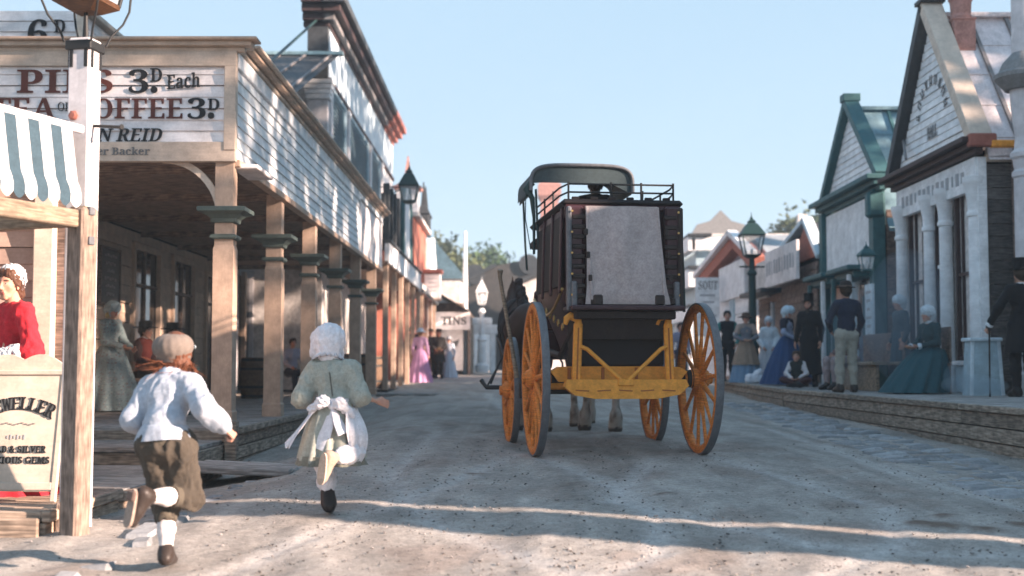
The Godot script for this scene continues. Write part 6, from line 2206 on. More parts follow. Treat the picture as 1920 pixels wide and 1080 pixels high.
func smoke() -> void:
	var fm := FogMaterial.new()
	fm.resource_name = "smoke"
	fm.albedo = Color(0.82, 0.9, 0.95)
	fm.density = 0.9
	var f2 := FogMaterial.new()
	f2.resource_name = "thin_smoke"
	f2.albedo = Color(0.80, 0.88, 0.95)
	f2.density = 0.16
	var k := 0
	for e in [[Vector3(6.15, 0.86, -17.2), Vector3(0.8, 0.3, 0.5), fm], [Vector3(6.0, 0.95, -17.3), Vector3(0.35, 0.42, 0.4), fm], [Vector3(6.45, 0.84, -17.3), Vector3(0.5, 0.22, 0.4), fm], [Vector3(6.3, 1.9, -20.5), Vector3(1.1, 2.2, 3.0), f2], [Vector3(6.0, 1.6, -22.5), Vector3(1.0, 1.8, 2.0), f2]]:
		var v := FogVolume.new()
		v.name = numbered("smoke")
		v.shape = RenderingServer.FOG_VOLUME_SHAPE_ELLIPSOID
		v.size = e[1]
		v.material = e[2]
		v.position = e[0]
		add_child(v)
		tag(v, "bluish smoke drifting low over the right boardwalk" if k < 3 else "thin blue smoke hanging before the hall columns", "", "", "stuff")
		k += 1


# ---------------------------------------------------------------- trees
func tree(label: String, at: Vector3, h: float, clumps: Array, leaf: float, per: int, mats: String, group := "") -> void:
	var o := thing("gum_tree", label, "tree", at, 0.0, group)
	var rg := RandomNumberGenerator.new()
	rg.seed = int(absf(at.x * 31 + at.z * 17))
	var s := nb(true)
	var top := Vector3(0, h * 0.62, 0)
	tube(s, [Vector3.ZERO, Vector3(0.02 * h, h * 0.3, 0), top], [h * 0.028, h * 0.021, h * 0.013], 8)
	for c in clumps:
		var e: Vector3 = c[0] * h
		var a := top * rg.randf_range(0.55, 0.95)
		tube(s, [a, a.lerp(e, 0.5) + Vector3(0, 0.03 * h, 0), e], [h * 0.011, h * 0.007, h * 0.003], 6)
	obj("trunk", fin(s), M.bark, o)
	var lf := nb()
	var sz := leaf
	for k in 3:
		var b := Basis.from_euler(Vector3(rg.randf() * 2.0, k * 2.1, rg.randf()))
		tn(lf, b * Vector3(-sz * 0.3, 0, 0), b * Vector3(sz * 0.3, 0, 0), b * Vector3(0, -sz, 0.1 * sz), b * Vector3(0, 0, 1))
		tn(lf, b * Vector3(-sz * 0.3, 0, 0), b * Vector3(sz * 0.3, 0, 0), b * Vector3(0, sz * 0.4, 0), b * Vector3(0, 0, 1))
	var mm := MultiMesh.new()
	mm.transform_format = MultiMesh.TRANSFORM_3D
	mm.use_colors = true
	mm.mesh = fin(lf)
	mm.instance_count = clumps.size() * per
	var i := 0
	for c in clumps:
		var ce: Vector3 = c[0] * h
		var r: float = c[1] * h
		var tone := rg.randf_range(0.7, 1.35)
		for k in per:
			var v := Vector3(rg.randfn(0, 0.5), rg.randfn(0, 0.36), rg.randfn(0, 0.5))
			if v.length() > 1.1:
				v = v.normalized() * rg.randf_range(0.5, 1.0)
			var g := tone * rg.randf_range(0.75, 1.25)
			mm.set_instance_transform(i, Transform3D(Basis.from_euler(Vector3(rg.randf() * TAU, rg.randf() * TAU, rg.randf() * TAU)).scaled(Vector3.ONE * rg.randf_range(0.6, 1.2)), ce + v * r))
			mm.set_instance_color(i, Color(g, g, g * 0.9))
			i += 1
	var mi := MultiMeshInstance3D.new()
	mi.name = "crown"
	mi.multimesh = mm
	mi.material_override = M[mats]
	o.add_child(mi, true)
	mi.set_meta("kind", "stuff")


func trees() -> void:
	var cr := [[Vector3(-0.18, 0.72, 0), 0.2], [Vector3(0.16, 0.78, 0.05), 0.21], [Vector3(0.02, 0.9, -0.05), 0.18], [Vector3(-0.05, 0.66, 0.14), 0.17], [Vector3(0.28, 0.66, -0.1), 0.14]]
	tree("grey green gum tree above the dark barn, with open crown", Vector3(-2.4, 0.2, -105), 10.6, cr, 0.34, 420, "leaf_dark")
	tree("thinner gum tree right of the open crowned one behind the barn", Vector3(0.7, 0.2, -108), 9.8, [[Vector3(-0.1, 0.78, 0), 0.15], [Vector3(0.12, 0.84, 0), 0.15], [Vector3(0.0, 0.7, 0.1), 0.13]], 0.3, 320, "leaf_dark")
	tree("olive tree top showing over the white gable on the left", Vector3(-5.9, 0.2, -98), 10.6, cr, 0.34, 400, "leaf_olive")
	tree("olive tree top above the weatherboard store roof", Vector3(20.5, 0.5, -92), 11.6, cr, 0.4, 420, "leaf_olive")
	tree("dark bushy tree beside the olive one over the right roofs", Vector3(22.0, 0.5, -88), 10.8, cr, 0.4, 380, "leaf_dark")
	# tall gums beyond the right edge of the photograph, whose shade falls on the left fronts
	var spots := [[21.5, 6.0, 18.0], [22.0, 11.5, 18.5], [21.0, 17.0, 18.5], [20.0, 26.5, 19.0], [20.5, 33.0, 20.0]]
	for i in spots.size():
		var p: Array = spots[i]
		tree("tall gum tree beyond the right roofs, number %s along the street" % ["one", "two", "three", "four", "five"][i], Vector3(p[0], 0.3, -p[1]), p[2], cr + [[Vector3(-0.1, 0.74, -0.2), 0.18], [Vector3(0.1, 0.82, 0.22), 0.18]], 0.55, 115 if i < 3 else 170, "leaf_olive", "tall gums right of the street")


# ---------------------------------------------------------------- coach and horses
func wheel(o: Node3D, c: Vector3, r: float, n: int) -> void:
	var w := Node3D.new()
	w.name = "wheel"
	w.position = c
	o.add_child(w, true)
	var sd := signf(c.x)
	# felloe: a square ring with softened edges; tyre round it
	for e in 2:
		var s := nb(true)
		var rings := []
		var pr: Array = [[r - 0.085, -0.028], [r - 0.085, 0.028], [r - 0.075, 0.036], [r - 0.02, 0.036], [r - 0.013, 0.03], [r - 0.013, -0.03], [r - 0.02, -0.036], [r - 0.075, -0.036]] if e == 0 else [[r - 0.014, -0.036], [r - 0.014, 0.036], [r - 0.003, 0.038], [r, 0.034], [r, -0.034], [r - 0.003, -0.038]]
		for i in 64:
			var a := TAU * i / 64
			var p := PackedVector3Array()
			for q in pr:
				p.append(Vector3(-q[1], sin(a) * q[0], cos(a) * q[0]))
			rings.append(p)
		rings.append(rings[0])
		loft(s, rings, false, false)
		obj("felloe" if e == 0 else "tyre", fin(s), M.wheel_orange if e == 0 else M.tyre_iron, w)
	var sp := nb(true)
	tube(sp, [Vector3(0, 0.09, 0), Vector3(0, 0.2, 0), Vector3(0, r * 0.6, 0), Vector3(0, r - 0.075, 0)], [0.034, 0.031, 0.021, 0.024], 8, 0.8)
	var spm := fin(sp)
	for i in n:
		obj("spoke", spm, M.wheel_orange, w, Transform3D(Basis.from_euler(Vector3(TAU * (i + 0.37) / n, 0, 0)) * Basis.from_euler(Vector3(0, 0, -sd * 0.02)), Vector3.ZERO))
	var h := nb(true)
	lathe(h, [Vector2(0.06, -0.15), Vector2(0.075, -0.13), Vector2(0.10, -0.06), Vector2(0.105, 0.05), Vector2(0.075, 0.09), Vector2(0.055, 0.10), Vector2(0.052, 0.125), Vector2(0.04, 0.13)], 18, Vector3.ZERO, true)
	obj("hub", fin(h), M.wheel_orange, w, Transform3D(Basis.from_euler(Vector3(0, 0, -sd * PI / 2)), Vector3.ZERO))
	var hb := nb(true)
	lathe(hb, [Vector2(0.076, -0.135), Vector2(0.082, -0.13), Vector2(0.09, -0.085), Vector2(0.098, -0.075)], 18)
	obj("hub_band", fin(hb), M.coach_dark, w, Transform3D(Basis.from_euler(Vector3(0, 0, -sd * PI / 2)), Vector3.ZERO))


func coach() -> void:
	var yaw := 0.122
	var o := thing("stage_coach", "dark maroon stage coach with orange wheels and canvas covered rear boot", "stage coach", Vector3(1.04, 0.235, -12.6), yaw)
	for sx in [-1.0, 1.0]:
		wheel(o, Vector3(sx * 0.82, 0.75, 0), 0.75, 14)
		wheel(o, Vector3(sx * 0.82, 0.6, -1.95), 0.6, 12)
	for e in [[0.75, 0.0, 0.8], [0.6, -1.95, 0.8]]:
		var s := nb(true)
		tube(s, [Vector3(-e[2], e[0], e[1]), Vector3(e[2], e[0], e[1])], 0.045, 10)
		obj("axle", fin(s), M.coach_dark, o)
	# body: rounded cross sections from the floor to the roof, egg shaped from the side
	var b := nb(true)
	var rings := []
	for k in 13:
		var t := k / 12.0
		var y := lerpf(0.95, 2.42, t)
		var hw := lerpf(0.36, 0.56, smoothstep(0.0, 0.55, t)) + 0.015 * sin(t * PI)
		var zf := -1.95 + 0.55 * pow(1.0 - t, 2.0)
		var zr := 0.22 - 0.55 * pow(1.0 - t, 1.7)
		var p := PackedVector3Array()
		for i in 32:
			var a := TAU * i / 32
			var cx := signf(cos(a)) * pow(absf(cos(a)), 0.35)
			var cz := signf(sin(a)) * pow(absf(sin(a)), 0.35)
			p.append(Vector3(cx * hw, y, (zf + zr) * 0.5 + cz * (zr - zf) * 0.5))
		rings.append(p)
	loft(b, rings, true, true)
	obj("body", fin(b), M.coach_maroon, o)
	# side panels: dark leather curtains between pale mouldings
	for sx in [-1.0, 1.0]:
		for k in 3:
			var z := -0.18 - 0.58 * k
			bx("curtain", o, Vector3(sx * 0.572, 2.0, z), Vector3(0.02, 0.7, 0.42), M.coach_dark, 0.008, Basis.from_euler(Vector3(0, 0, sx * 0.03)))
			bx("moulding", o, Vector3(sx * 0.58, 2.0, z + 0.28), Vector3(0.03, 0.84, 0.05), M.coach_maroon, 0.01, Basis.from_euler(Vector3(0, 0, sx * 0.03)))
		var ml := nb(true)
		var pts := []
		for k in 9:
			var t := k / 8.0
			pts.append(Vector3(sx * 0.575, 1.62 - 0.22 * sin(PI * t), 0.15 - 1.95 * t))
		tube(ml, pts, 0.016, 6)
		obj("scroll_moulding", fin(ml), M.brass, o)
		bx("step", o, Vector3(sx * 0.7, 0.85, -0.95), Vector3(0.16, 0.03, 0.3), M.coach_dark, 0.006)
		for k in 5:
			var sc := nb(true)
			var pp := []
			for j in 9:
				var a := j * 0.7
				pp.append(Vector3(sx * 0.525, 1.25 + 0.05 * k + 0.05 * sin(a) * (1.0 - j / 12.0), -0.15 - 0.27 * k + 0.05 * cos(a) * (1.0 - j / 12.0)))
			tube(sc, pp, 0.01, 5)
			obj("scroll", fin(sc), M.brass, o)
	# roof: rounded slab with a lip
	bx("roof", o, Vector3(0, 2.45, -0.86), Vector3(1.2, 0.07, 2.3), M.coach_dark, 0.03)
	bx("roof_edge", o, Vector3(0, 2.40, 0.26), Vector3(1.14, 0.06, 0.06), M.coach_maroon, 0.015)
	# rear boot: frame, laddered side straps, canvas apron and shelf
	for sx in [-1.0, 1.0]:
		bx("boot_side", o, Vector3(sx * 0.48, 1.93, 0.3), Vector3(0.16, 0.96, 0.12), M.coach_maroon, 0.02, Basis.from_euler(Vector3(0.03, 0, 0)))
		for k in 9:
			bx("strap", o, Vector3(sx * 0.45, 2.3 - 0.095 * k, 0.365), Vector3(0.13, 0.045, 0.03), M.leather, 0.01)
		bx("boot_rail", o, Vector3(sx * 0.545, 1.9, 0.37), Vector3(0.05, 1.0, 0.05), M.tyre_iron if sx < 0 else M.leather, 0.015)
		bx("strut", o, Vector3(sx * 0.5, 1.55, 0.39), Vector3(0.055, 0.26, 0.05), M.tyre_iron, 0.012)
	var cv := nb(true)
	var grid := []
	for r in 17:
		var row := []
		var t := r / 16.0
		for c in 13:
			var u := c / 12.0 - 0.5
			var w := lerpf(0.70, 0.79, t) + 0.05 * maxf(0.0, t - 0.82) * 4.0
			var bulge := 0.05 * sin(PI * t) * (1.0 - 2.0 * absf(u)) + 0.007 * sin(u * 13.0 + t * 5.0) + 0.012 * sin(t * 7.0 + u * 9.0) * sin(u * 4.0 + 1.0) + 0.012 * exp(-pow((t - 0.93 - 0.04 * sin(u * 5.0)) * 22.0, 2.0)) - 0.010 * exp(-pow((u + 0.30 - 0.2 * t) * 18.0, 2.0))
			row.append(Vector3(u * w + 0.05 * t - 0.035, lerpf(2.405, 1.46, t), 0.385 + bulge + 0.05 * t))
		grid.append(row)
	cv.set_smooth_group(0)
	for r in 16:
		for c in 12:
			qn(cv, grid[r][c], grid[r][c + 1], grid[r + 1][c + 1], grid[r + 1][c], Vector3(0, 0, 1))
	obj("canvas_apron", fin(cv), M.canvas, o)
	for k in 2:
		bx("canvas_hem", o, Vector3(-0.355 + 0.70 * k + 0.0, 1.95, 0.415), Vector3(0.022, 0.9, 0.012), M.canvas, 0.004, Basis.from_euler(Vector3(-0.05, 0, 0.045 if k == 0 else 0.06)))
		for j in 5:
			bx("stud", o, Vector3((-0.52 if k == 0 else 0.52), 2.35 - 0.2 * j, 0.405), Vector3(0.02, 0.02, 0.014), M.brass, 0.004)
	for k in 2:
		for j in 4:
			bx("buckle", o, Vector3((-0.39 if k == 0 else 0.395) + 0.02 * j, 2.15 - 0.22 * j, 0.43), Vector3(0.035, 0.06, 0.02), M.leather, 0.006)
		bx("apron_strap", o, Vector3(-0.28 + 0.6 * k, 1.5, 0.45), Vector3(0.09, 0.1, 0.03), M.leather, 0.012)
	bx("boot_shelf", o, Vector3(0, 1.425, 0.28), Vector3(1.1, 0.045, 0.5), M.coach_maroon, 0.012)
	bx("boot_floor", o, Vector3(0, 1.36, 0.2), Vector3(0.98, 0.08, 0.4), M.leather, 0.012)
	bx("boot_cavity", o, Vector3(0, 1.1, -0.12), Vector3(0.9, 0.52, 0.44), M.coach_dark, 0.05)
	bx("boot_flap", o, Vector3(0, 1.24, 0.24), Vector3(0.92, 0.24, 0.03), M.leather, 0.012, Basis.from_euler(Vector3(0.35, 0, 0)))
	# yellow gear: axle bed, platform plank, standards and braces
	var bed := nb()
	prism(bed, PackedVector2Array([Vector2(-0.68, 0.03), Vector2(-0.6, -0.07), Vector2(0.6, -0.07), Vector2(0.68, 0.03), Vector2(0.6, 0.075), Vector2(0.2, 0.085), Vector2(0, 0.1), Vector2(-0.2, 0.085), Vector2(-0.6, 0.075)]), Vector3(0, 0.79, -0.06), Vector3.RIGHT, Vector3.UP, Vector3(0, 0, 0.14))
	obj("axle_bed", fin(bed), M.gear_yellow, o)
	var pl := nb()
	prism(pl, PackedVector2Array([Vector2(-0.575, 0.1), Vector2(-0.6, 0.03), Vector2(-0.5, -0.05), Vector2(-0.3, -0.085), Vector2(0.3, -0.085), Vector2(0.52, -0.045), Vector2(0.61, 0.04), Vector2(0.58, 0.1)]), Vector3(0.01, 0.645, 0.24), Vector3.RIGHT, Vector3.UP, Vector3(0, 0, 0.13))
	obj("rear_platform", fin(pl), M.gear_yellow, o)
	for k in 5:
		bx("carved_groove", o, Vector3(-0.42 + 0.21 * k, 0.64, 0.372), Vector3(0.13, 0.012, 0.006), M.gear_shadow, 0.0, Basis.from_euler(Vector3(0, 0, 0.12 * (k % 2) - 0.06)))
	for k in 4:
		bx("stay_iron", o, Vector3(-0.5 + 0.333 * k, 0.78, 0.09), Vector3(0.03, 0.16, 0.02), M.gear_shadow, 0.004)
	for sx in [-1.0, 1.0]:
		bx("standard", o, Vector3(sx * 0.45, 0.99, 0.26), Vector3(0.085, 0.6, 0.06), M.gear_yellow, 0.014, Basis.from_euler(Vector3(0, 0, sx * 0.035)))
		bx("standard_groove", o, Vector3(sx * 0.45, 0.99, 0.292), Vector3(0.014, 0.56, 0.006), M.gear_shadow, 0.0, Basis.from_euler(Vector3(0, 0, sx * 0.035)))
		var hk := nb(true)
		tube(hk, [Vector3(sx * 0.435, 1.24, 0.26), Vector3(sx * 0.44, 1.32, 0.26), Vector3(sx * 0.48 - 0.04, 1.355, 0.26), Vector3(sx * 0.45 - 0.1, 1.33, 0.26), Vector3(sx * 0.45 - 0.115, 1.27, 0.26)], [0.04, 0.042, 0.04, 0.034, 0.02], 8)
		obj("hook", fin(hk), M.gear_yellow, o)
		var br := nb(true)
		tube(br, [Vector3(sx * 0.42, 1.06, 0.29), Vector3(sx * 0.36, 1.035, 0.30), Vector3(sx * 0.06, 0.76, 0.34), Vector3(sx * 0.02, 0.72, 0.35)], 0.021, 8)
		obj("brace", fin(br), M.gear_yellow, o)
	bx("brace_plate", o, Vector3(0, 0.715, 0.375), Vector3(0.16, 0.06, 0.02), M.gear_yellow, 0.008)
	# perch and braces beneath
	bx("perch", o, Vector3(0, 0.72, -1.15), Vector3(0.09, 0.1, 2.3), M.gear_yellow, 0.012)
	for sx in [-1.0, 1.0]:
		var th := nb(true)
		tube(th, [Vector3(sx * 0.43, 1.3, 0.2), Vector3(sx * 0.44, 0.98, -0.8), Vector3(sx * 0.43, 1.05, -1.9), Vector3(sx * 0.42, 1.25, -2.3)], 0.035, 6)
		obj("thoroughbrace", fin(th), M.leather, o)
	bx("front_bed", o, Vector3(0, 0.68, -1.95), Vector3(1.3, 0.14, 0.16), M.gear_yellow, 0.02)
	bx("foot_board", o, Vector3(0, 1.35, -2.55), Vector3(1.0, 0.9, 0.06), M.coach_maroon, 0.02, Basis.from_euler(Vector3(0.5, 0, 0)))
	bx("driver_seat", o, Vector3(0, 2.28, -2.15), Vector3(1.1, 0.1, 0.5), M.leather, 0.03)
	bx("front_boot", o, Vector3(0, 1.75, -2.1), Vector3(0.95, 0.95, 0.35), M.coach_maroon, 0.03)
	# luggage rails
	var rl := nb(true)
	for y in [2.56, 2.64]:
		tube(rl, [Vector3(-0.56, y, -1.7), Vector3(-0.56, y, -0.1), Vector3(-0.52, y, 0.2), Vector3(0.52, y, 0.2), Vector3(0.56, y, -0.1), Vector3(0.56, y, -1.7)], 0.010, 6)
	for p in [[-0.52, 0.2], [-0.1, 0.2], [0.2, 0.2], [0.52, 0.2], [-0.56, -0.5], [-0.56, -1.1], [-0.56, -1.7], [0.56, -0.5], [0.56, -1.1], [0.56, -1.7]]:
		tube(rl, [Vector3(p[0], 2.46, p[1]), Vector3(p[0], 2.66, p[1])], 0.011, 6)
	obj("roof_rail", fin(rl), M.iron, o)
	for k in 6:
		bx("roof_cleat", o, Vector3(-0.46 + 0.18 * k, 2.495, 0.24), Vector3(0.07, 0.03, 0.04), M.coach_dark, 0.006)
	# bowed canopy over the driver
	var cn := nb(true)
	var prof := []
	for i in 25:
		var a := PI * (1.0 - i / 24.0)
		prof.append(Vector2(0.57 * signf(cos(a)) * pow(absf(cos(a)), 0.45) - 0.09, 2.80 + 0.29 * pow(maxf(sin(a), 0.0), 0.42)))
	for i in 24:
		for e in 2:
			var off := 0.03 * e
			var p0 := Vector3(prof[i].x * (1.0 - off), prof[i].y - off, -2.6)
			var p1 := Vector3(prof[i + 1].x * (1.0 - off), prof[i + 1].y - off, -2.6)
			qn(cn, p0, p1, p1 + Vector3(0, 0, 1.15), p0 + Vector3(0, 0, 1.15), (Vector3(p0.x, p0.y - 2.7, 0)) * (1.0 if e == 0 else -1.0))
	obj("canopy", fin(cn), M.canopy_teal, o)
	# hanging valance across the rear of the canopy
	var va := nb(true)
	for i in 24:
		var p0 := Vector3(prof[i].x, prof[i].y, -1.46)
		var p1 := Vector3(prof[i + 1].x, prof[i + 1].y, -1.46)
		var b0 := Vector3(prof[i].x, minf(prof[i].y, 2.89 - 0.10 * smoothstep(0.2, 0.48, prof[i].x)), -1.46)
		var b1 := Vector3(prof[i + 1].x, minf(prof[i + 1].y, 2.89 - 0.10 * smoothstep(0.2, 0.48, prof[i + 1].x)), -1.46)
		qn(va, p0, p1, b1, b0, Vector3(0, 0, 1))
	obj("canopy_valance", fin(va), M.canopy_teal, o)
	var ed := nb(true)
	var ep := []
	for p in prof:
		ep.append(Vector3(p.x, p.y, -1.45))
	tube(ed, ep, 0.022, 6)
	obj("canopy_bow", fin(ed), M.tyre_iron, o)
	for sx in [-1.0, 1.0]:
		for z in [-2.55, -1.5]:
			var ps := nb(true)
			tube(ps, [Vector3(sx * 0.6, 2.82, z), Vector3(sx * 0.58, 2.3, z + 0.02), Vector3(sx * 0.56, 2.0, z + 0.03)], 0.014, 6)
			obj("canopy_post", fin(ps), M.green_iron, o)
	# side lamp on its bracket, and the strap that hangs from it
	var lp := nb(true)
	tube(lp, [Vector3(-0.62, 2.86, -1.5), Vector3(-0.66, 2.9, -1.5), Vector3(-0.7, 2.82, -1.5), Vector3(-0.64, 2.72, -1.5), Vector3(-0.62, 2.5, -1.5), Vector3(-0.62, 2.1, -1.5)], [0.02, 0.03, 0.045, 0.03, 0.018, 0.014], 8)
	obj("side_lamp_bracket", fin(lp), M.green_iron, o)
	var sp := nb(true)
	tube(sp, [Vector3(-0.71, 2.8, -1.5), Vector3(-0.715, 2.5, -1.5), Vector3(-0.66, 2.15, -1.48)], 0.006, 5)
	tube(sp, [Vector3(0.58, 2.4, 0.2), Vector3(0.6, 1.8, 0.25), Vector3(0.62, 1.4, 0.2)], 0.016, 6)
	obj("strap_rod", fin(sp), M.green_iron, o)
	# brake lever
	var bl := nb(true)
	tube(bl, [Vector3(-0.86, 0.75, -1.1), Vector3(-0.93, 1.2, -1.15), Vector3(-1.03, 1.82, -1.2), Vector3(-1.03, 1.9, -1.18)], [0.026, 0.022, 0.022, 0.032], 8)
	obj("brake_lever", fin(bl), M.raw_beam, o)
	bx("brake_block", o, Vector3(-0.82, 0.62, -0.83), Vector3(0.1, 0.16, 0.1), M.coach_dark, 0.01)
	var sg := nb(true)
	tube(sg, [Vector3(-0.6, 0.62, -2.9), Vector3(-1.0, 0.62, -2.9), Vector3(-1.05, 0.7, -3.0)], 0.03, 6)
	tube(sg, [Vector3(-1.0, 0.62, -2.9), Vector3(-0.75, 1.0, -3.3)], 0.012, 5)
	tube(sg, [Vector3(-0.95, 0.66, -2.9), Vector3(-0.85, 0.9, -2.9), Vector3(-0.7, 1.15, -3.1)], 0.012, 5)
	obj("swingletree", fin(sg), M.iron, o)


func horse(label: String, at: Vector3, turn: float, coat: Color, sock: float) -> void:
	var o := thing("horse", label, "horse", at, turn, "")
	var b := [
		[Vector3(0, 1.22, 0.35), Vector3(0, 1.2, -0.5), 0.30, 0.29],
		[Vector3(0, 1.36, 0.62), Vector3(0, 1.32, 0.4), 0.255, 0.27],
		[Vector3(0, 1.25, -0.62), Vector3(0, 1.1, -0.72), 0.26, 0.2],
		[Vector3(0, 1.4, -0.7), Vector3(0, 1.8, -1.12), 0.19, 0.125],
		[Vector3(0, 1.86, -1.16), Vector3(0, 1.62, -1.48), 0.105, 0.085],
		[Vector3(0, 1.62, -1.48), Vector3(0, 1.5, -1.6), 0.075, 0.06],
	]
	for sx in [-1.0, 1.0]:
		var sw: float = 0.16 * sx
		b.append([Vector3(sx * 0.16, 1.25, 0.62), Vector3(sx * 0.16, 0.85, 0.62 + sw * 0.3), 0.185, 0.11])
		b.append([Vector3(sx * 0.16, 0.85, 0.62 + sw * 0.3), Vector3(sx * 0.15, 0.56, 0.86 + sw), 0.10, 0.055])
		b.append([Vector3(sx * 0.15, 0.56, 0.86 + sw), Vector3(sx * 0.15, 0.16, 0.78 + sw * 1.6), 0.052, 0.042])
		b.append([Vector3(sx * 0.15, 0.2, 0.78 + sw * 1.6), Vector3(sx * 0.15, 0.05, 0.72 + sw * 1.6), 0.078, 0.092])
		b.append([Vector3(sx * 0.16, 1.1, -0.62), Vector3(sx * 0.16, 0.6, -0.62 - sw), 0.12, 0.062])
		b.append([Vector3(sx * 0.16, 0.6, -0.62 - sw), Vector3(sx * 0.16, 0.17, -0.62 - sw * 2.0), 0.055, 0.042])
		b.append([Vector3(sx * 0.16, 0.2, -0.62 - sw * 2.0), Vector3(sx * 0.16, 0.05, -0.68 - sw * 2.0), 0.06, 0.072])
		b.append([Vector3(sx * 0.05, 1.95, -1.1), Vector3(sx * 0.06, 2.07, -1.1), 0.035, 0.012])
	var m := sdf(b, 0.032, 40.0)
	var cs := PackedColorArray()
	var vs: PackedVector3Array = m[0]
	var f := FastNoiseLite.new()
	f.frequency = 3.0
	for v in vs:
		var c := coat * (1.0 + 0.25 * f.get_noise_3dv(v))
		if v.y < sock + 0.08 * f.get_noise_3dv(v * 2.0):
			c = Color(0.40, 0.355, 0.31).lerp(Color(0.12, 0.08, 0.06), clampf(f.get_noise_3d(v.x * 3.0, v.y * 1.2, v.z * 3.0) * 2.2, 0.0, 0.8)) if v.y > 0.07 else Color(0.08, 0.07, 0.06)
		cs.append(Color(c.r, c.g, c.b))
	m.append(cs)
	obj("body", to_mesh(m), M.skin, o)
	var t := nb(true)
	tube(t, [Vector3(0, 1.42, 0.86), Vector3(0, 1.3, 0.98), Vector3(0.02, 0.95, 1.02), Vector3(0.03, 0.6, 0.98)], [0.045, 0.075, 0.09, 0.03], 10)
	obj("tail", fin(t), cl(coat * 0.5, 0.6, "hair"), o)
	var mn := sdf([[Vector3(0.02, 2.0, -1.02), Vector3(0.03, 1.55, -0.62), 0.055, 0.06], [Vector3(0.08, 1.9, -1.05), Vector3(0.13, 1.5, -0.75), 0.04, 0.04]], 0.025)
	obj("mane", to_mesh(folds(mn, 0.03, Vector3(20, 5, 20), 3)), cl(coat * 0.5, 0.6, "hair"), o)
	var hn := nb(true)
	for z in [[-0.15, 0.31], [0.5, 0.335]]:
		var pts := []
		for i in 21:
			var a := TAU * i / 20.0
			pts.append(Vector3(cos(a) * (z[1] + 0.012), 1.24 + sin(a) * (z[1] + 0.015), z[0]))
		tube(hn, pts, 0.02, 6)
	for sx in [-1.0, 1.0]:
		tube(hn, [Vector3(sx * 0.3, 1.2, -0.75), Vector3(sx * 0.34, 1.1, 0.2), Vector3(sx * 0.36, 0.85, 1.0), Vector3(sx * 0.3, 0.65, 1.5)], 0.014, 5)
	obj("harness", fin(hn), M.leather, o)
	var col := nb(true)
	var pc := []
	for i in 17:
		var a := TAU * i / 16.0
		pc.append(Vector3(cos(a) * 0.24, 1.36 + sin(a) * 0.34, -0.72 - 0.14 * sin(a)))
	tube(col, pc, 0.06, 8)
	obj("collar", fin(col), M.leather, o)


func horses() -> void:
	var yaw := 0.098
	horse("dark brown draught horse harnessed left of the coach", Vector3(0.17, 0.30, -16.9), yaw, Color(0.045, 0.024, 0.018), 0.5)
	horse("bay draught horse with white feathered legs under the coach", Vector3(1.02, 0.30, -16.7), yaw, Color(0.09, 0.05, 0.03), 0.62)
	horse("black leading horse ahead of the dark brown one", Vector3(0.12, 0.36, -20.4), yaw, Color(0.02, 0.018, 0.018), 0.4)


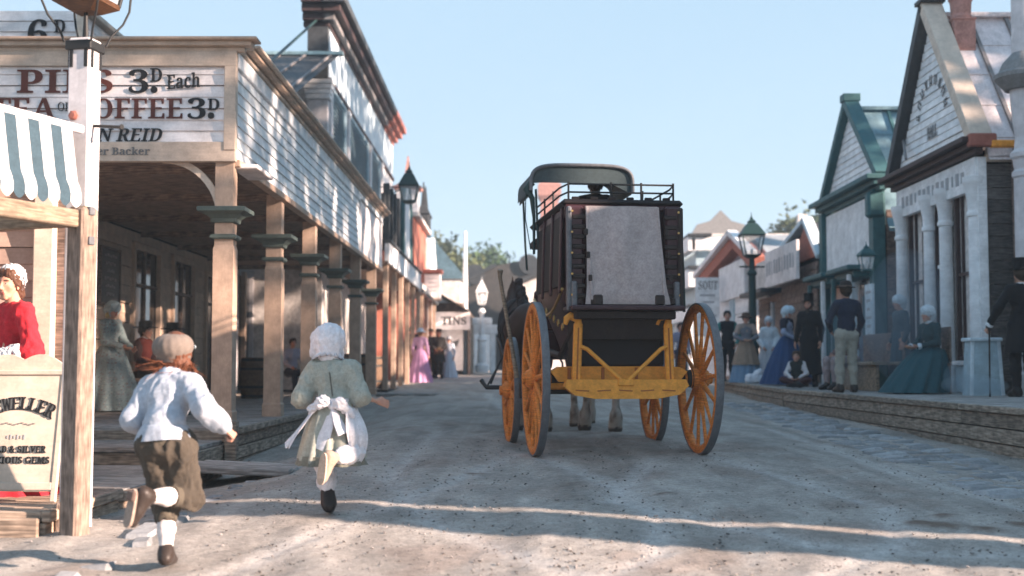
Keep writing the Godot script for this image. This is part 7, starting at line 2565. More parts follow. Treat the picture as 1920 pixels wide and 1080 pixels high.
# ---------------------------------------------------------------- the people
func boy() -> void:
	# seen from behind: joints are given to the right and up from the planted foot, z towards the camera
	var P := func(x, y, z): return Vector3(-x, y, -z)
	var pose := {
		"hd": P.call(-0.03, 1.105, -0.21), "nk": P.call(-0.035, 0.99, -0.14), "ch": P.call(-0.03, 0.87, -0.08), "ws": P.call(-0.025, 0.725, 0.0), "pv": P.call(-0.02, 0.645, 0.02),
		"sL": P.call(-0.145, 0.94, -0.13), "sR": P.call(0.095, 0.955, -0.07),
		"eL": P.call(-0.215, 0.765, -0.06), "wL": P.call(-0.155, 0.68, -0.2),
		"eR": P.call(0.19, 0.835, 0.07), "wR": P.call(0.298, 0.725, 0.03),
		"hL": P.call(-0.075, 0.63, 0.02), "hR": P.call(0.05, 0.635, 0.01),
		"kL": P.call(-0.035, 0.345, -0.09), "aL": P.call(0.0, 0.085, 0.03), "tL": P.call(0.0, 0.03, -0.11),
		"kR": P.call(0.095, 0.365, -0.06), "aR": P.call(-0.065, 0.385, 0.17), "tR": P.call(-0.12, 0.26, 0.215),
	}
	var at := Vector3(-1.785, 0.058, -6.7)
	var o := thing("person", "boy in blue shirt, grey cap and olive knee breeches running after the coach", "person", at, PI)
	var J := skeleton(1.28, pose)
	var q := 0.74
	var W := {"cell": 0.013, "head": 1.0, "look": Vector3(0.1, 0.25, 0.0), "fistR": true, "thumbR": Vector3(0, 0.6, 1), "fistL": true}
	add_body(o, J, q, W)
	# knee breeches, loose and gathered below the knee
	var bk := [[J.hL, J.hR, 0.086, 0.086], [J.pv, J.pv + Vector3(0, 0.02, 0), 0.085, 0.075, Vector3(1, 1, 1.15)]]
	for L in ["L", "R"]:
		var kn: Vector3 = J["k" + L]
		var an: Vector3 = J["a" + L]
		bk.append([J["h" + L], kn, 0.076, 0.070])
		bk.append([kn, kn.lerp(an, 0.34), 0.068, 0.050])
	var bm := sdf(bk, 0.0105, 70.0)
	bm = folds(bm, 0.010, Vector3(7, 2.2, 7), 31, true)
	obj("breeches", to_mesh(folds(bm, 0.0035, Vector3(20, 6, 20), 32, true)), cl(Color(0.066, 0.055, 0.043)), o)
	for L in ["L", "R"]:
		var kn: Vector3 = J["k" + L]
		var an: Vector3 = J["a" + L]
		var s := nb(true)
		var d := (an - kn).normalized()
		var c := kn.lerp(an, 0.34)
		tube(s, [c - d * 0.01, c + d * 0.02], [0.06, 0.054], 14)
		obj("breeches_band", fin(s), cl(Color(0.10, 0.085, 0.065)), o)
		var sk := sdf([[kn.lerp(an, 0.42), kn.lerp(an, 0.55), 0.040, 0.043], [kn.lerp(an, 0.55), an, 0.043, 0.033]], 0.010, 90.0)
		obj("sock", to_mesh(folds(sk, 0.004, Vector3(20, 50, 20), 4)), cl(Color(0.66, 0.60, 0.58)), o)
	obj("shoes", to_mesh(sdf(feet(J, q, 0.004), 0.010, 90.0)), cl(Color(0.035, 0.026, 0.022), 0.45, "leather"), o)
	var so := nb()
	var tA: Vector3 = J.tR
	var aA: Vector3 = J.aR
	var sh: Vector3 = (J.kR - aA).normalized()
	var hl := aA - sh * 0.055
	var fx := (tA - hl).normalized()
	var fn := (-sh - fx * (-sh).dot(fx)).normalized()
	var fs := fx.cross(fn)
	var sole := PackedVector2Array()
	for i in 20:
		var a := TAU * i / 20.0
		sole.append(Vector2(0.098 * cos(a) + 0.058, (0.036 + 0.007 * cos(a * 2.0)) * sin(a) * (1.0 + 0.15 * cos(a))))
	prism(so, sole, hl + fn * 0.022, fx, fs, fn * 0.016)
	obj("sole", fin(so), cl(Color(0.30, 0.235, 0.195), 0.8, "leather"), o)
	bx("heel", o, hl + fn * 0.042 + fx * -0.006, Vector3(0.055, 0.06, 0.024), cl(Color(0.16, 0.11, 0.09), 0.8, "leather"), 0.008, Basis(fx, fs, fn))
	# shirt: loose, ballooning sleeves, tail gathered at the belt
	var sb := torso(J, q, 0.016) + [[J.sL, J.eL, 0.054, 0.060], [J.eL, J.wL, 0.056, 0.034], [J.sR, J.eR, 0.054, 0.062], [J.eR, J.eR.lerp(J.wR, 0.6), 0.058, 0.048], [J.eR.lerp(J.wR, 0.6), J.wR, 0.05, 0.032], [J.ws + Vector3(0, 0.02, 0), J.ws + Vector3(0, -0.055, 0), 0.088, 0.098, Vector3(1, 1, 1.1)]]
	var sm := sdf(sb, 0.0105, 70.0)
	sm = folds(sm, 0.0075, Vector3(5, 2.2, 5), 41, true)
	sm = folds(sm, 0.003, Vector3(13, 5, 13), 42, true)
	obj("shirt", to_mesh(sm), cl(Color(0.37, 0.41, 0.47)), o)
	obj("shirt_hem", skirt_mesh(J.ws + Vector3(0, 0.02, 0), 0.098, 0.092, J.ws + Vector3(0, -0.062, 0), 0.150, 0.128, 10, 0.03, 4, 0.5, 0.008), cl(Color(0.37, 0.41, 0.47)), o)
	var cu := nb(true)
	var d2: Vector3 = (J.wR - J.eR).normalized()
	tube(cu, [J.wR - d2 * 0.03, J.wR + d2 * 0.005], [0.036, 0.033], 12)
	obj("cuff", fin(cu), cl(Color(0.46, 0.53, 0.62)), o)
	var cll := nb(true)
	lathe(cll, [Vector2(0.075, -0.03), Vector2(0.062, 0.02), Vector2(0.052, 0.022)], 16)
	obj("collar", fin(cll), cl(Color(0.45, 0.53, 0.63)), o, Transform3D(Basis.from_euler(Vector3(0.4, 0, 0)), J.nk + Vector3(0, 0.01, 0)))
	var be := nb(true)
	tube(be, [J.ws + Vector3(0, -0.085, 0), J.ws + Vector3(0, -0.055, 0)], [0.112, 0.112], 24, 0.92)
	obj("waistband", fin(be), cl(Color(0.09, 0.078, 0.06)), o)
	# reddish hair blown about under the cap
	hair(o, J, 0.92, Color(0.12, 0.045, 0.024), W.look, "long", 0.008)
	var st := nb(true)
	var rg := RandomNumberGenerator.new()
	rg.seed = 5
	for i in 150:
		var a := rg.randf_range(-1.3, 1.3)
		var p: Vector3 = J.hd + Vector3(sin(a) * 0.085, -0.045 + rg.randf_range(-0.02, 0.02), -cos(a) * 0.085)
		var dv := Vector3(sin(a) + rg.randf_range(0.1, 0.9), rg.randf_range(-0.5, 0.05), -0.4 * cos(a)).normalized()
		var l := rg.randf_range(0.03, 0.085) + (0.08 if i % 9 == 0 else 0.0)
		tube(st, [p, p + dv * l * 0.5 + Vector3(0, -0.008, 0), p + dv * l + Vector3(0, rg.randf_range(-0.03, 0.03), 0)], [0.0026, 0.002, 0.0006], 4)
	obj("hair_strands", fin(st), cl(Color(0.17, 0.06, 0.028), 0.6, "hair"), o)
	# soft ribbed cap
	var cp := nb(true)
	var rings := []
	for k in 12:
		var t := k / 11.0
		var p := PackedVector3Array()
		for i in 60:
			var a := TAU * i / 60
			var rr := 0.118 * pow(sin(PI * (0.22 + 0.76 * (1.0 - t)) * 0.5 + 0.0), 0.8) if k > 0 else 0.108
			rr = [0.102, 0.106, 0.118, 0.127, 0.128, 0.122, 0.111, 0.096, 0.076, 0.052, 0.026, 0.004][k]
			rr *= 0.85 * (1.0 + 0.022 * sin(a * 15.0) * sin(PI * t))
			p.append(Vector3(cos(a) * rr, [0.0, 0.014, 0.024, 0.044, 0.064, 0.082, 0.098, 0.111, 0.120, 0.126, 0.129, 0.130][k], sin(a) * rr * 1.06))
		rings.append(p)
	loft(cp, rings)
	obj("cap", fin(cp), cl(Color(0.17, 0.14, 0.12)), o, Transform3D(Basis.from_euler(Vector3(-0.12, 0.2, -0.08)), J.hd + Vector3(0.004, -0.012, -0.024)))
	var bn := nb(true)
	lathe(bn, [Vector2(0.089, -0.016), Vector2(0.0915, 0.0), Vector2(0.089, 0.012)], 32)
	obj("cap_band", fin(bn), cl(Color(0.14, 0.115, 0.10)), o, Transform3D(Basis.from_euler(Vector3(-0.12, 0.2, -0.08)), J.hd + Vector3(0.004, -0.012, -0.024)))


func girl() -> void:
	var P := func(x, y, z): return Vector3(-x, y, -z)
	var pose := {
		"hd": P.call(-0.03, 1.085, -0.15), "nk": P.call(-0.005, 0.975, -0.09), "ch": P.call(0.01, 0.86, -0.05), "ws": P.call(0.03, 0.72, 0.0), "pv": P.call(0.035, 0.645, 0.01),
		"sL": P.call(-0.11, 0.925, -0.09), "sR": P.call(0.135, 0.925, -0.06),
		"eL": P.call(-0.185, 0.745, -0.02), "wL": P.call(-0.14, 0.88, -0.14),
		"eR": P.call(0.20, 0.755, 0.03), "wR": P.call(0.30, 0.725, -0.06),
		"hL": P.call(-0.035, 0.63, 0.01), "hR": P.call(0.095, 0.63, 0.0),
		"kL": P.call(-0.045, 0.36, -0.08), "aL": P.call(0.0, 0.085, 0.0), "tL": P.call(-0.005, 0.03, -0.12),
		"kR": P.call(0.165, 0.40, 0.08), "aR": P.call(0.055, 0.385, 0.325), "tR": P.call(0.02, 0.265, 0.37),
	}
	var at := Vector3(-1.165, 0.155, -8.2)
	var o := thing("person", "girl in white bonnet, pale green dress and white apron running on the road", "person", at, PI)
	var J := skeleton(1.25, pose)
	var q := 0.72
	var W := {"cell": 0.013, "look": Vector3(0.05, 0.2, 0.05), "thumbR": Vector3(0, 1, 0.3)}
	add_body(o, J, q, W)
	var green := Color(0.34, 0.345, 0.295)
	var white := Color(0.70, 0.68, 0.71)
	# white drawers gathered above the boots
	var db := [[J.hL, J.hR, 0.09, 0.09]]
	for L in ["L", "R"]:
		var kn: Vector3 = J["k" + L]
		var an: Vector3 = J["a" + L]
		db.append([J["h" + L], kn, 0.078, 0.068])
		db.append([kn, kn.lerp(an, 0.55 if L == "L" else 0.4), 0.066, 0.056])
		db.append([kn.lerp(an, 0.55 if L == "L" else 0.4), kn.lerp(an, 0.72 if L == "L" else 0.6), 0.053, 0.040])
	var dm := sdf(db, 0.0125, 75.0)
	dm = folds(dm, 0.006, Vector3(9, 10, 9), 51, true)
	obj("drawers", to_mesh(dm), cl(white), o)
	var bt := feet(J, q, 0.004)
	bt.append([J.aL, J.aL.lerp(J.kL, 0.3), 0.040, 0.043])
	obj("boots", to_mesh(sdf([bt[0], bt[1], bt[2], bt[3], bt[8]], 0.011, 80.0)), cl(Color(0.018, 0.015, 0.015), 0.35, "leather"), o)
	obj("boot", to_mesh(sdf([bt[4], bt[5], bt[6], bt[7]], 0.011, 80.0)), cl(Color(0.30, 0.24, 0.19), 0.7, "leather"), o)
	var so := nb()
	var aA: Vector3 = J.aR
	var sh: Vector3 = (J.kR - aA).normalized()
	var hl := aA - sh * 0.052
	var fx: Vector3 = (J.tR - hl).normalized()
	var fn := (-sh - fx * (-sh).dot(fx)).normalized()
	var fs := fx.cross(fn)
	var sole := PackedVector2Array()
	for i in 20:
		var a := TAU * i / 20.0
		sole.append(Vector2(0.098 * cos(a) + 0.056, (0.033 + 0.006 * cos(a * 2.0)) * sin(a) * (1.0 + 0.15 * cos(a))))
	prism(so, sole, hl + fn * 0.02, fx, fs, fn * 0.014)
	obj("sole", fin(so), cl(Color(0.50, 0.38, 0.30), 0.8, "leather"), o)
	# bodice with sleeves
	var bb := torso(J, q, 0.018, 0.95)
	bb.append_array([[J.sL, J.eL, 0.060, 0.056], [J.eL, J.wL, 0.058, 0.05], [J.sR, J.eR, 0.060, 0.058], [J.eR, J.eR.lerp(J.wR, 0.25), 0.056, 0.045]])
	var m := sdf(bb, 0.0105, 75.0)
	m = folds(m, 0.006, Vector3(8, 4, 8), 61, true)
	obj("bodice", to_mesh(folds(m, 0.003, Vector3(22, 9, 22), 62, true)), cl(green), o)
	var sm := nb(true)
	var bkz := -0.098
	tube(sm, [J.nk + Vector3(0.01, -0.02, -0.055), J.ch + Vector3(0, 0.02, bkz - 0.008), J.ws + Vector3(0.0, 0.04, bkz + 0.01)], 0.005, 5)
	obj("back_seam", fin(sm), cl(Color(0.1, 0.1, 0.085)), o)
	# skirt, swung out to the right by the lifted leg
	obj("skirt", skirt_mesh(J.ws + Vector3(0, 0.015, 0), 0.105, 0.095, P.call(0.02, 0.35, 0.03), 0.20, 0.20, 12, 0.10, 17, 0.6, 0.02), cl(green), o)
	obj("hem_band", skirt_mesh(P.call(0.02, 0.385, 0.029), 0.196, 0.196, P.call(0.02, 0.325, 0.031), 0.208, 0.208, 12, 0.10, 17, 1.0), cl(Color(0.17, 0.17, 0.14)), o)
	# apron: white skirt sides flying, waistband, bow and tails at the back
	var wb := nb(true)
	tube(wb, [J.ws + Vector3(0, -0.025, 0), J.ws + Vector3(0, 0.025, 0)], [0.122, 0.116], 26, 0.93)
	obj("apron_band", fin(wb), cl(white), o)
	for e in 2:
		var s := nb(true)
		var g := []
		for r in 13:
			var row := []
			var t := r / 12.0
			for c in 9:
				var u := c / 8.0
				var p: Vector3
				if e == 0:
					var x := lerpf(-0.06 - 0.20 * pow(t, 0.8), -0.115 - 0.10 * t - 0.09 * t * t, u)
					p = P.call(x + 0.03, lerpf(0.71, 0.43 + 0.03 * u, t) + 0.012 * sin(u * 9.0), lerpf(0.10, 0.02, u) + 0.07 * sin(t * 2.2) + 0.02 * sin(u * 8.0 + t * 3.0) * t)
				else:
					var x := lerpf(0.09 + 0.03 * t, 0.125 + 0.10 * sin(t * 2.3), u)
					p = P.call(x + 0.03, lerpf(0.71, 0.42 - 0.04 * u, t), lerpf(0.11, -0.02, u) + 0.10 * sin(t * 2.4) + 0.02 * sin(u * 15.0 + t * 5.0) * (0.3 + t))
				row.append(p)
			g.append(row)
		for r in 12:
			for c in 8:
				qn(s, g[r][c], g[r][c + 1], g[r + 1][c + 1], g[r + 1][c], Vector3(0, 0, -1))
		obj("apron_side", fin(s), cl(white), o)
	var kn: Vector3 = J.ws + Vector3(-0.005, -0.02, -0.125)
	var bow := sdf([[kn, kn, 0.028, 0.028]], 0.008, 80.0)
	obj("bow_knot", to_mesh(bow), cl(white), o)
	for e in [[P.call(-0.055, 0.03, 0.03), P.call(-0.13, -0.02, 0.0)], [P.call(0.05, 0.015, 0.03), P.call(0.12, -0.055, 0.0)]]:
		var lp := sdf([[kn, kn + e[0], 0.014, 0.034, Vector3(1, 1, 1.8)], [kn + e[0], kn + e[1], 0.034, 0.026, Vector3(1, 1, 1.8)]], 0.009, 90.0)
		obj("bow_loop", to_mesh(folds(lp, 0.012, Vector3(30, 30, 30), 9)), cl(white), o)
	for e in [[P.call(-0.02, -0.13, 0.05), P.call(-0.07, -0.27, 0.06)], [P.call(0.05, -0.11, 0.06), P.call(0.085, -0.17, 0.07)]]:
		var s := nb(true)
		tube(s, [kn, kn + e[0], kn + e[1]], [0.014, 0.04, 0.055], 12, 0.22)
		obj("bow_tail", fin(s), cl(white), o)
	bonnet_girl(o, J, white)


func bonnet_girl(o: Node3D, J: Dictionary, white: Color) -> void:
	var b := [
		[Vector3(0, 0.035, -0.035), Vector3(0, 0.035, -0.035), 0.108, 0.108],
		[Vector3(0, -0.01, -0.05), Vector3(0, -0.085, -0.05), 0.092, 0.082],
		[Vector3(0, 0.05, 0.02), Vector3(0, 0.04, 0.085), 0.105, 0.118],
		[Vector3(-0.07, -0.02, 0.03), Vector3(-0.085, -0.07, 0.05), 0.05, 0.04],
		[Vector3(0.07, -0.02, 0.03), Vector3(0.085, -0.07, 0.05), 0.05, 0.04],
	]
	var m := sdf(b, 0.0095, 80.0)
	m = folds(m, 0.010, Vector3(26, 12, 22), 71)
	var xf := Transform3D(Basis.from_euler(Vector3(0.12, 0.35, 0.1)).scaled(Vector3.ONE * 0.90), J.hd + Vector3(0, 0.008, 0))
	var bo := obj("bonnet", to_mesh(m), cl(white), o, xf)
	var s := nb(true)
	var rings := []
	for k in 3:
		var p := PackedVector3Array()
		for i in 64:
			var a := TAU * i / 64
			var rr: float = [0.096, 0.125, 0.092][k] + 0.012 * sin(a * 16.0) * (1.0 if k == 1 else 0.2)
			p.append(Vector3(cos(a) * rr, -0.10 - 0.045 * (1.0 if k == 1 else 0.0) + 0.04 * sin(a) * -1.0, -0.035 + sin(a) * rr * 0.85))
		rings.append(p)
	loft(s, rings, false, false)
	obj("bonnet_frill", fin(s), cl(white), bo)


func red_lady() -> void:
	var at := Vector3(-3.52, 0.2, -9.0)
	var pose := {
		"eL": Vector3(0.285, 1.07, -0.02), "wL": Vector3(0.10, 1.02, 0.19), "eR": Vector3(-0.27, 1.07, 0.0), "wR": Vector3(-0.05, 1.0, 0.21),
		"hd": Vector3(0.0, 1.575, 0.03),
	}
	for k in pose:
		pose[k] *= 1.59 / 1.7
	var W := {
		"cell": 0.015, "look": Vector3(0.05, 0.42, 0.0), "shirt": Color(0.50, 0.022, 0.035), "shirt_name": "bodice", "slim": 0.82, "puff": 0.022,
		"skirt": Color(0.50, 0.022, 0.035), "hem": 0.5, "folds": 17, "amp": 0.05, "bell": 0.6, "hair": Color(0.10, 0.045, 0.028), "hair_style": "bun",
		"shoes": Color(0.02, 0.02, 0.02), "skin": Color(1.12, 1.05, 1.0),
	}
	var o := figure("woman in red dress and white lace cap standing by the sandwich board", at, -0.7, 1.59, pose, W)
	var J := skeleton(1.59, pose)
	var white := Color(0.66, 0.68, 0.70)
	# lace cap set back on the hair
	var m := sdf([[Vector3(0, 0.065, -0.035), Vector3(0, 0.065, -0.035), 0.098, 0.098, Vector3(1, 1, 1)], [Vector3(0, 0.02, -0.085), Vector3(0, -0.01, -0.10), 0.07, 0.05]], 0.010, 80.0)
	m = folds(m, 0.012, Vector3(40, 30, 40), 15)
	var c := obj("lace_cap", to_mesh(m), cl(white), o, Transform3D(Basis.from_euler(W.look).scaled(Vector3.ONE * 0.95), J.hd))
	var s := nb(true)
	var rings := []
	for k in 2:
		var p := PackedVector3Array()
		for i in 48:
			var a := PI * (-0.18 + 1.36 * i / 47.0)
			var rr := (0.102 + 0.016 * k) + 0.004 * sin(i * 2.1) * k
			p.append(Vector3(cos(a) * rr, 0.02 + sin(a) * rr, 0.012 + 0.012 * k - 0.05 * absf(cos(a))))
		rings.append(p)
	for i in 47:
		qn(s, rings[0][i], rings[0][i + 1], rings[1][i + 1], rings[1][i], Vector3(0, 0.3, 1))
	obj("cap_frill", fin(s), cl(white), c)
	for L in ["L", "R"]:
		var w: Vector3 = J["w" + L]
		var d: Vector3 = (w - J["e" + L]).normalized()
		var lc := sdf([[w - d * 0.16, w - d * 0.05, 0.075, 0.06], [w - d * 0.05, w, 0.055, 0.04]], 0.012, 80.0)
		obj("lace_cuff", to_mesh(folds(lc, 0.02, Vector3(40, 40, 40), 16)), cl(white), o)
	var tr := nb(true)
	tube(tr, [J.nk + Vector3(-0.06, -0.01, 0.0), J.nk + Vector3(-0.045, -0.03, 0.06), J.nk + Vector3(0, -0.045, 0.08), J.nk + Vector3(0.045, -0.03, 0.06), J.nk + Vector3(0.06, -0.01, 0.0)], 0.006, 6)
	obj("collar_braid", fin(tr), cl(Color(0.03, 0.02, 0.02)), o)
	var fr := nb(true)
	lathe(fr, [Vector2(0.15, 1.0), Vector2(0.152, 0.975)], 24)
	obj("waist_braid", fin(fr), cl(Color(0.03, 0.012, 0.012)), o)


func bystanders() -> void:
	var black := Color(0.012, 0.012, 0.014)
	var M_fl := mk("floral_cotton", Color(0.75, 0.78, 0.78), 0.9, T.floral, 2.2)
	M_fl.uv1_world_triplanar = false
	# left verandah
	var rd := Vector3(0.27, 1.0, 0.2)
	figure("woman in flowered grey dress and pale blue bonnet on the left verandah", Vector3(-5.95, 0.445, -19.0), 1.15, 1.6, {"eL": Vector3(0.2, 1.03, 0.06), "wL": Vector3(0.14, 0.93, 0.27), "eR": Vector3(-0.2, 1.03, 0.06), "wR": Vector3(-0.1, 0.95, 0.28)}, {"shirt": M_fl, "shirt_name": "bodice", "slim": 0.85, "skirt": M_fl, "hem": 0.52, "bonnet": Color(0.36, 0.46, 0.50), "deep": 0.03, "hair": Color(0.5, 0.38, 0.16), "hair_style": "long", "shoes": black, "puff": 0.012})
	var sit := {"hL": Vector3(0.09, 0.52, 0), "hR": Vector3(-0.09, 0.52, 0), "kL": Vector3(0.12, 0.52, 0.42), "kR": Vector3(-0.12, 0.52, 0.42), "aL": Vector3(0.12, 0.09, 0.42), "aR": Vector3(-0.12, 0.09, 0.42), "tL": Vector3(0.13, 0.03, 0.56), "tR": Vector3(-0.13, 0.03, 0.56), "pv": Vector3(0, 0.56, 0), "ws": Vector3(0, 0.7, 0), "ch": Vector3(0, 0.91, 0.02), "nk": Vector3(0, 1.08, 0.02), "hd": Vector3(0, 1.21, 0.05), "sL": Vector3(0.17, 1.02, 0.01), "sR": Vector3(-0.17, 1.02, 0.01), "eL": Vector3(0.23, 0.78, 0.05), "eR": Vector3(-0.23, 0.78, 0.05), "wL": Vector3(0.13, 0.64, 0.27), "wR": Vector3(-0.13, 0.64, 0.27)}
	figure("seated person in rust red waistcoat and dark hat on the verandah bench", Vector3(-5.82, 0.445, -20.2), 1.3, 1.7, sit, {"shirt": Color(0.09, 0.05, 0.045), "vest": Color(0.16, 0.035, 0.025), "trousers": Color(0.03, 0.028, 0.03), "shoes": black, "hat": "wide", "hat_color": Color(0.03, 0.025, 0.022), "collar": Color(0.55, 0.5, 0.48), "hair": Color(0.04, 0.03, 0.02)})
	var chin := sit.duplicate()
	chin.wL = Vector3(0.07, 1.05, 0.18)
	chin.eL = Vector3(0.2, 0.8, 0.2)
	figure("seated man in dark coat and hat resting his chin on his hand", Vector3(-5.62, 0.445, -21.1), 1.0, 1.72, chin, {"coat": Color(0.022, 0.022, 0.026), "trousers": Color(0.02, 0.02, 0.022), "shoes": black, "hat": "wide", "hat_color": Color(0.02, 0.017, 0.016), "cuffs": Color(0.5, 0.48, 0.46), "hair": Color(0.04, 0.03, 0.02), "fistL": true})
	figure("seated figure in pale lilac blouse behind the verandah barrel", Vector3(-5.15, 0.445, -30.0), 0.6, 1.6, sit, {"shirt": Color(0.42, 0.40, 0.5), "trousers": Color(0.03, 0.03, 0.04), "shoes": black, "hair": Color(0.06, 0.035, 0.025), "cell": 0.03})
	# far left
	figure("man in dark plum coat standing with the lady in pink", Vector3(-3.12, 0.60, -40.0), PI - 0.3, 1.78, {}, {"coat": Color(0.035, 0.018, 0.028), "tails": 0.42, "trousers": black, "shoes": black, "hair": Color(0.03, 0.02, 0.015), "cell": 0.03})
	figure("lady in long pink dress with broad pale blue hat", Vector3(-2.82, 0.60, -39.4), PI - 0.2, 1.66, {}, {"shirt": Color(0.50, 0.30, 0.46), "shirt_name": "bodice", "slim": 0.85, "skirt": Color(0.52, 0.27, 0.45), "hem": 0.4, "hat": "straw", "hat_color": Color(0.48, 0.58, 0.68), "hair": Color(0.2, 0.1, 0.05), "cell": 0.03})
	figure("man in black suit and cap facing up the far left boardwalk", Vector3(-2.95, 0.70, -46.5), 0.2, 1.74, {}, {"coat": black, "trousers": black, "shoes": black, "hat": "bowler", "hat_color": Color(0.10, 0.08, 0.06), "collar": Color(0.5, 0.45, 0.4), "cell": 0.034})
	figure("person in dark coat carrying an ochre bag beside the white clad child", Vector3(-2.62, 0.70, -46.0), 0.0, 1.72, {"wL": Vector3(0.12, 1.0, 0.2), "wR": Vector3(-0.12, 1.0, 0.2)}, {"coat": Color(0.03, 0.026, 0.024), "tails": 0.5, "trousers": Color(0.05, 0.03, 0.02), "shoes": black, "hat": "wide", "hat_color": Color(0.05, 0.035, 0.03), "overskirt": Color(0.10, 0.055, 0.025), "over_at": Vector3(0, 0.85, 0.03), "over_hem": 0.2, "cell": 0.034})
	figure("child in long pale blue white frock on the far left boardwalk", Vector3(-2.3, 0.68, -46.6), -0.3, 1.5, {}, {"shirt": Color(0.55, 0.60, 0.68), "shirt_name": "bodice", "skirt": Color(0.55, 0.60, 0.68), "hem": 0.36, "hat": "straw", "hat_color": Color(0.4, 0.4, 0.42), "hair": Color(0.1, 0.06, 0.04), "cell": 0.034})
	# right boardwalk
	var cane_at := Vector3(6.98, 0.69, -17.5)
	var tall := figure("man in black tailcoat and top hat leaning on a walking cane, right edge", cane_at, PI + 0.12, 1.8, {"eR": Vector3(-0.27, 1.2, -0.04), "eL": Vector3(0.36, 1.19, -0.02), "wL": Vector3(0.43, 0.97, 0.1)}, {"coat": black, "tails": 0.52, "trousers": Color(0.014, 0.014, 0.016), "shoes": Color(0.008, 0.008, 0.008), "hat": "top_hat", "hat_color": Color(0.012, 0.012, 0.013), "collar": Color(0.7, 0.7, 0.72), "cuffs": Color(0.7, 0.72, 0.75), "hair": Color(0.05, 0.035, 0.025), "fistL": true, "thumbL": Vector3(0, 0.3, 1), "cell": 0.02})
	var cane := thing("walking_cane", "slim dark walking cane under the hand of the top hatted man", "cane", cane_at + Vector3(-0.455, 0, -0.02))
	var cs := nb(true)
	tube(cs, [Vector3(0, 0.0, 0.0), Vector3(0.01, 0.9, 0.0)], 0.012, 8)
	tube(cs, [Vector3(0.01, 0.9, 0.0), Vector3(0.01, 0.94, 0.0)], [0.022, 0.02], 8)
	obj("stick", fin(cs), M.leather, cane)
	var lady := sit.duplicate()
	lady.wL = Vector3(0.1, 0.72, 0.3)
	lady.wR = Vector3(-0.1, 0.72, 0.3)
	lady.kL = Vector3(0.1, 0.36, 0.22)
	lady.kR = Vector3(-0.1, 0.36, 0.22)
	lady.aL = Vector3(0.1, 0.09, 0.3)
	lady.aR = Vector3(-0.1, 0.09, 0.3)
	figure("seated woman in wide dark teal skirt and white cap before the hall window", Vector3(6.46, 0.69, -19.75), -1.25, 1.64, lady, {"shirt": Color(0.022, 0.05, 0.055), "shirt_name": "bodice", "slim": 0.85, "skirt": Color(0.022, 0.075, 0.092), "hem": 0.52, "hem_at": Vector3(0, 0.02, 0.34), "hem_z": 0.95, "bell": 0.45, "bonnet": Color(0.62, 0.68, 0.72), "bonnet_name": "cap", "cuffs": Color(0.55, 0.62, 0.68), "collar": Color(0.6, 0.65, 0.7), "hair": Color(0.03, 0.02, 0.018), "shoes": black, "cell": 0.02})
	figure("woman in white cap half hidden behind the hall columns", Vector3(6.55, 0.69, -21.6), -1.4, 1.6, {}, {"shirt": Color(0.06, 0.08, 0.09), "shirt_name": "bodice", "skirt": Color(0.05, 0.08, 0.1), "hem": 0.25, "bonnet": Color(0.58, 0.64, 0.68), "bonnet_name": "cap", "hair": Color(0.05, 0.03, 0.02), "cell": 0.026})
	figure("man with his back turned in navy waistcoat, pale trousers and bowler hat", Vector3(5.36, 0.69, -20.5), PI + 0.15, 1.74, {"eL": Vector3(0.27, 1.14, 0.06), "wL": Vector3(0.16, 1.0, 0.25), "eR": Vector3(-0.27, 1.14, 0.04), "wR": Vector3(-0.24, 0.92, 0.12), "kL": Vector3(0.11, 0.5, 0.03), "aL": Vector3(0.13, 0.085, -0.02), "hR": Vector3(-0.085, 0.90, 0), "tL": Vector3(0.17, 0.035, 0.12)}, {"shirt": Color(0.035, 0.04, 0.06), "vest": Color(0.026, 0.032, 0.055), "trousers": Color(0.34, 0.32, 0.27), "shoes": Color(0.03, 0.022, 0.018), "hat": "bowler", "hat_color": Color(0.035, 0.028, 0.026), "band": cl(Color(0.15, 0.11, 0.09)), "hair": Color(0.05, 0.032, 0.02), "cell": 0.02})
	figure("person in rose brown jacket sitting on the ochre bench, mostly hidden", Vector3(6.05, 0.69, -22.9), -1.2, 1.66, sit, {"coat": Color(0.14, 0.06, 0.05), "trousers": Color(0.30, 0.24, 0.24), "shoes": black, "hair": Color(0.06, 0.03, 0.02), "hair_style": "beard", "cell": 0.026})
	var cross := {"hL": Vector3(0.08, 0.1, 0), "hR": Vector3(-0.08, 0.1, 0), "kL": Vector3(0.24, 0.16, 0.2), "kR": Vector3(-0.24, 0.16, 0.2), "aL": Vector3(-0.04, 0.08, 0.26), "aR": Vector3(0.04, 0.08, 0.3), "tL": Vector3(-0.14, 0.05, 0.28), "tR": Vector3(0.14, 0.05, 0.32), "pv": Vector3(0, 0.14, 0), "ws": Vector3(0, 0.24, 0.01), "ch": Vector3(0, 0.37, 0.03), "nk": Vector3(0, 0.49, 0.05), "hd": Vector3(0, 0.595, 0.08), "sL": Vector3(0.12, 0.45, 0.03), "sR": Vector3(-0.12, 0.45, 0.03), "eL": Vector3(0.19, 0.28, 0.1), "eR": Vector3(-0.19, 0.28, 0.1), "wL": Vector3(0.07, 0.19, 0.24), "wR": Vector3(-0.07, 0.19, 0.24)}
	figure("small boy in white sleeves and dark waistcoat sitting cross legged on the boardwalk", Vector3(5.38, 0.70, -24.2), -0.35, 1.2, cross, {"shirt": Color(0.58, 0.55, 0.56), "vest": Color(0.02, 0.03, 0.03), "trousers": Color(0.05, 0.02, 0.022), "shoes": black, "hair": Color(0.05, 0.03, 0.02), "cell": 0.02})
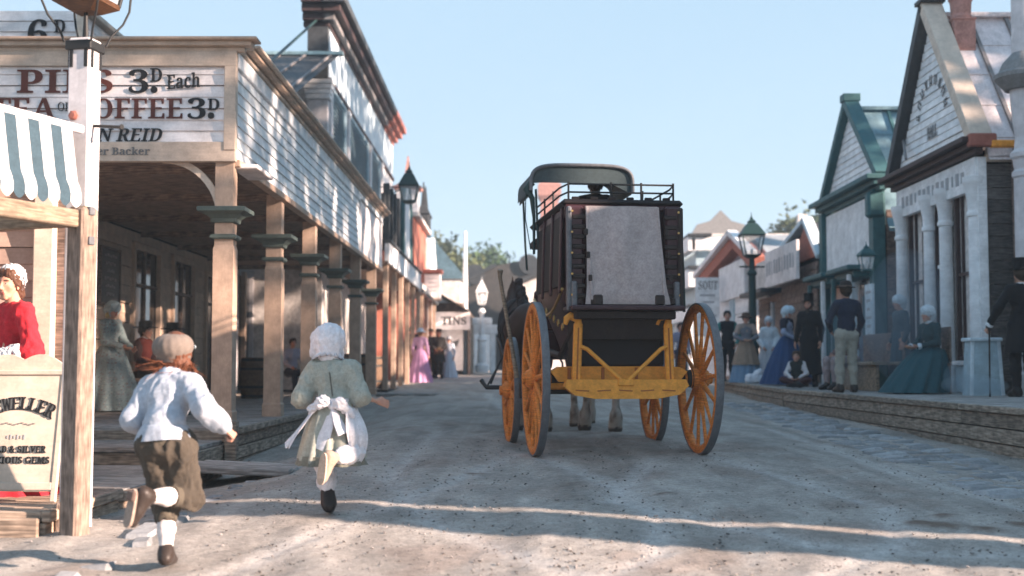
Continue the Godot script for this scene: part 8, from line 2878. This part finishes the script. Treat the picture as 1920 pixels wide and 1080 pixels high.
	figure("man in long black coat and top hat beside the lady in blue", Vector3(5.9, 0.70, -25.4), -0.6, 1.76, {}, {"coat": black, "tails": 0.85, "trousers": black, "shoes": black, "hat": "top_hat", "hat_color": Color(0.012, 0.012, 0.012), "collar": Color(0.6, 0.6, 0.62), "hair": Color(0.06, 0.04, 0.03), "hair_style": "beard", "cell": 0.024})
	figure("lady in deep blue bell skirt and pale bonnet facing the man in black", Vector3(5.72, 0.72, -26.6), 0.9, 1.62, {"eR": Vector3(-0.26, 1.08, 0.05), "wR": Vector3(-0.16, 0.98, 0.22)}, {"shirt": Color(0.30, 0.34, 0.46), "shirt_name": "bodice", "slim": 0.85, "skirt": Color(0.025, 0.06, 0.15), "hem": 0.56, "bell": 0.75, "bonnet": Color(0.50, 0.62, 0.70), "deep": 0.05, "hair": Color(0.06, 0.03, 0.02), "shawl": Color(0.02, 0.022, 0.035), "cell": 0.026})
	figure("woman in brown straw hat, fawn shawl and blue checked skirt by the lamp", Vector3(5.34, 0.73, -29.2), 0.0, 1.58, {"wL": Vector3(0.08, 0.98, 0.2), "wR": Vector3(-0.08, 0.98, 0.2), "eL": Vector3(0.24, 1.05, 0.02), "eR": Vector3(-0.24, 1.05, 0.02)}, {"shirt": Color(0.16, 0.17, 0.2), "shirt_name": "bodice", "skirt": Color(0.16, 0.26, 0.38), "hem": 0.4, "overskirt": Color(0.27, 0.20, 0.15), "over_at": Vector3(0, 0.42, 0), "over_hem": 0.34, "shawl": Color(0.36, 0.28, 0.24), "hat": "straw", "hat_color": Color(0.08, 0.045, 0.03), "hair": Color(0.08, 0.04, 0.025), "cell": 0.028})
	figure("woman all in white with ruffled cap next to the straw hatted woman", Vector3(5.98, 0.75, -29.8), -0.2, 1.5, {"wL": Vector3(0.12, 0.8, 0.2), "wR": Vector3(-0.12, 0.8, 0.2)}, {"shirt": Color(0.55, 0.62, 0.68), "shirt_name": "blouse", "puff": 0.03, "skirt": Color(0.45, 0.50, 0.56), "hem": 0.42, "bonnet": Color(0.55, 0.60, 0.66), "hair": Color(0.06, 0.04, 0.03), "cell": 0.03})
	figure("man in black waistcoat and green shirt standing under the white house sign", Vector3(5.15, 0.72, -30.6), -0.1, 1.72, {"wL": Vector3(0.2, 0.92, 0.16), "wR": Vector3(-0.2, 0.92, 0.16), "eL": Vector3(0.28, 1.14, -0.03), "eR": Vector3(-0.28, 1.14, -0.03)}, {"shirt": Color(0.05, 0.20, 0.19), "vest": Color(0.014, 0.014, 0.018), "trousers": Color(0.02, 0.017, 0.016), "shoes": black, "hair": Color(0.02, 0.015, 0.012), "cell": 0.028})
	figure("figure in lilac grey clothes standing behind the right coach wheel", Vector3(4.35, 0.58, -33.0), 0.3, 1.66, {}, {"shirt": Color(0.25, 0.25, 0.34), "trousers": Color(0.06, 0.05, 0.07), "shoes": black, "hair": Color(0.03, 0.02, 0.02), "cell": 0.034})
	# driver under the canopy
	var drive := {}
	for k in sit:
		drive[k] = sit[k]
	figure("coach driver in dark hat and coat seated under the canopy", Vector3(0.98, 2.0, -14.85), PI + 0.098, 1.7, drive, {"coat": Color(0.03, 0.03, 0.035), "trousers": Color(0.02, 0.02, 0.022), "shoes": black, "hat": "wide", "hat_color": Color(0.02, 0.02, 0.02), "hair": Color(0.04, 0.03, 0.02), "fistL": true, "fistR": true, "cell": 0.026})


func _ready() -> void:
	rng.seed = 2024
	camera_and_light()
	textures()
	materials()
	cl(Color(0.7, 0.7, 0.7))
	M.awning_white = cl(Color(0.58, 0.57, 0.56), 0.85, "awning")
	M.awning_blue = cl(Color(0.04, 0.072, 0.095), 0.85, "awning")
	build_ground()
	gutters()
	boardwalks()
	tea_house()
	shuttered_hall()
	jeweller()
	near_lamp_post()
	left_far()
	gabled_hall()
	green_shop()
	right_far()
	trees()
	coach()
	templates()
	horses()
	boy()
	girl()
	red_lady()
	bystanders()
	street_things()
	smoke()
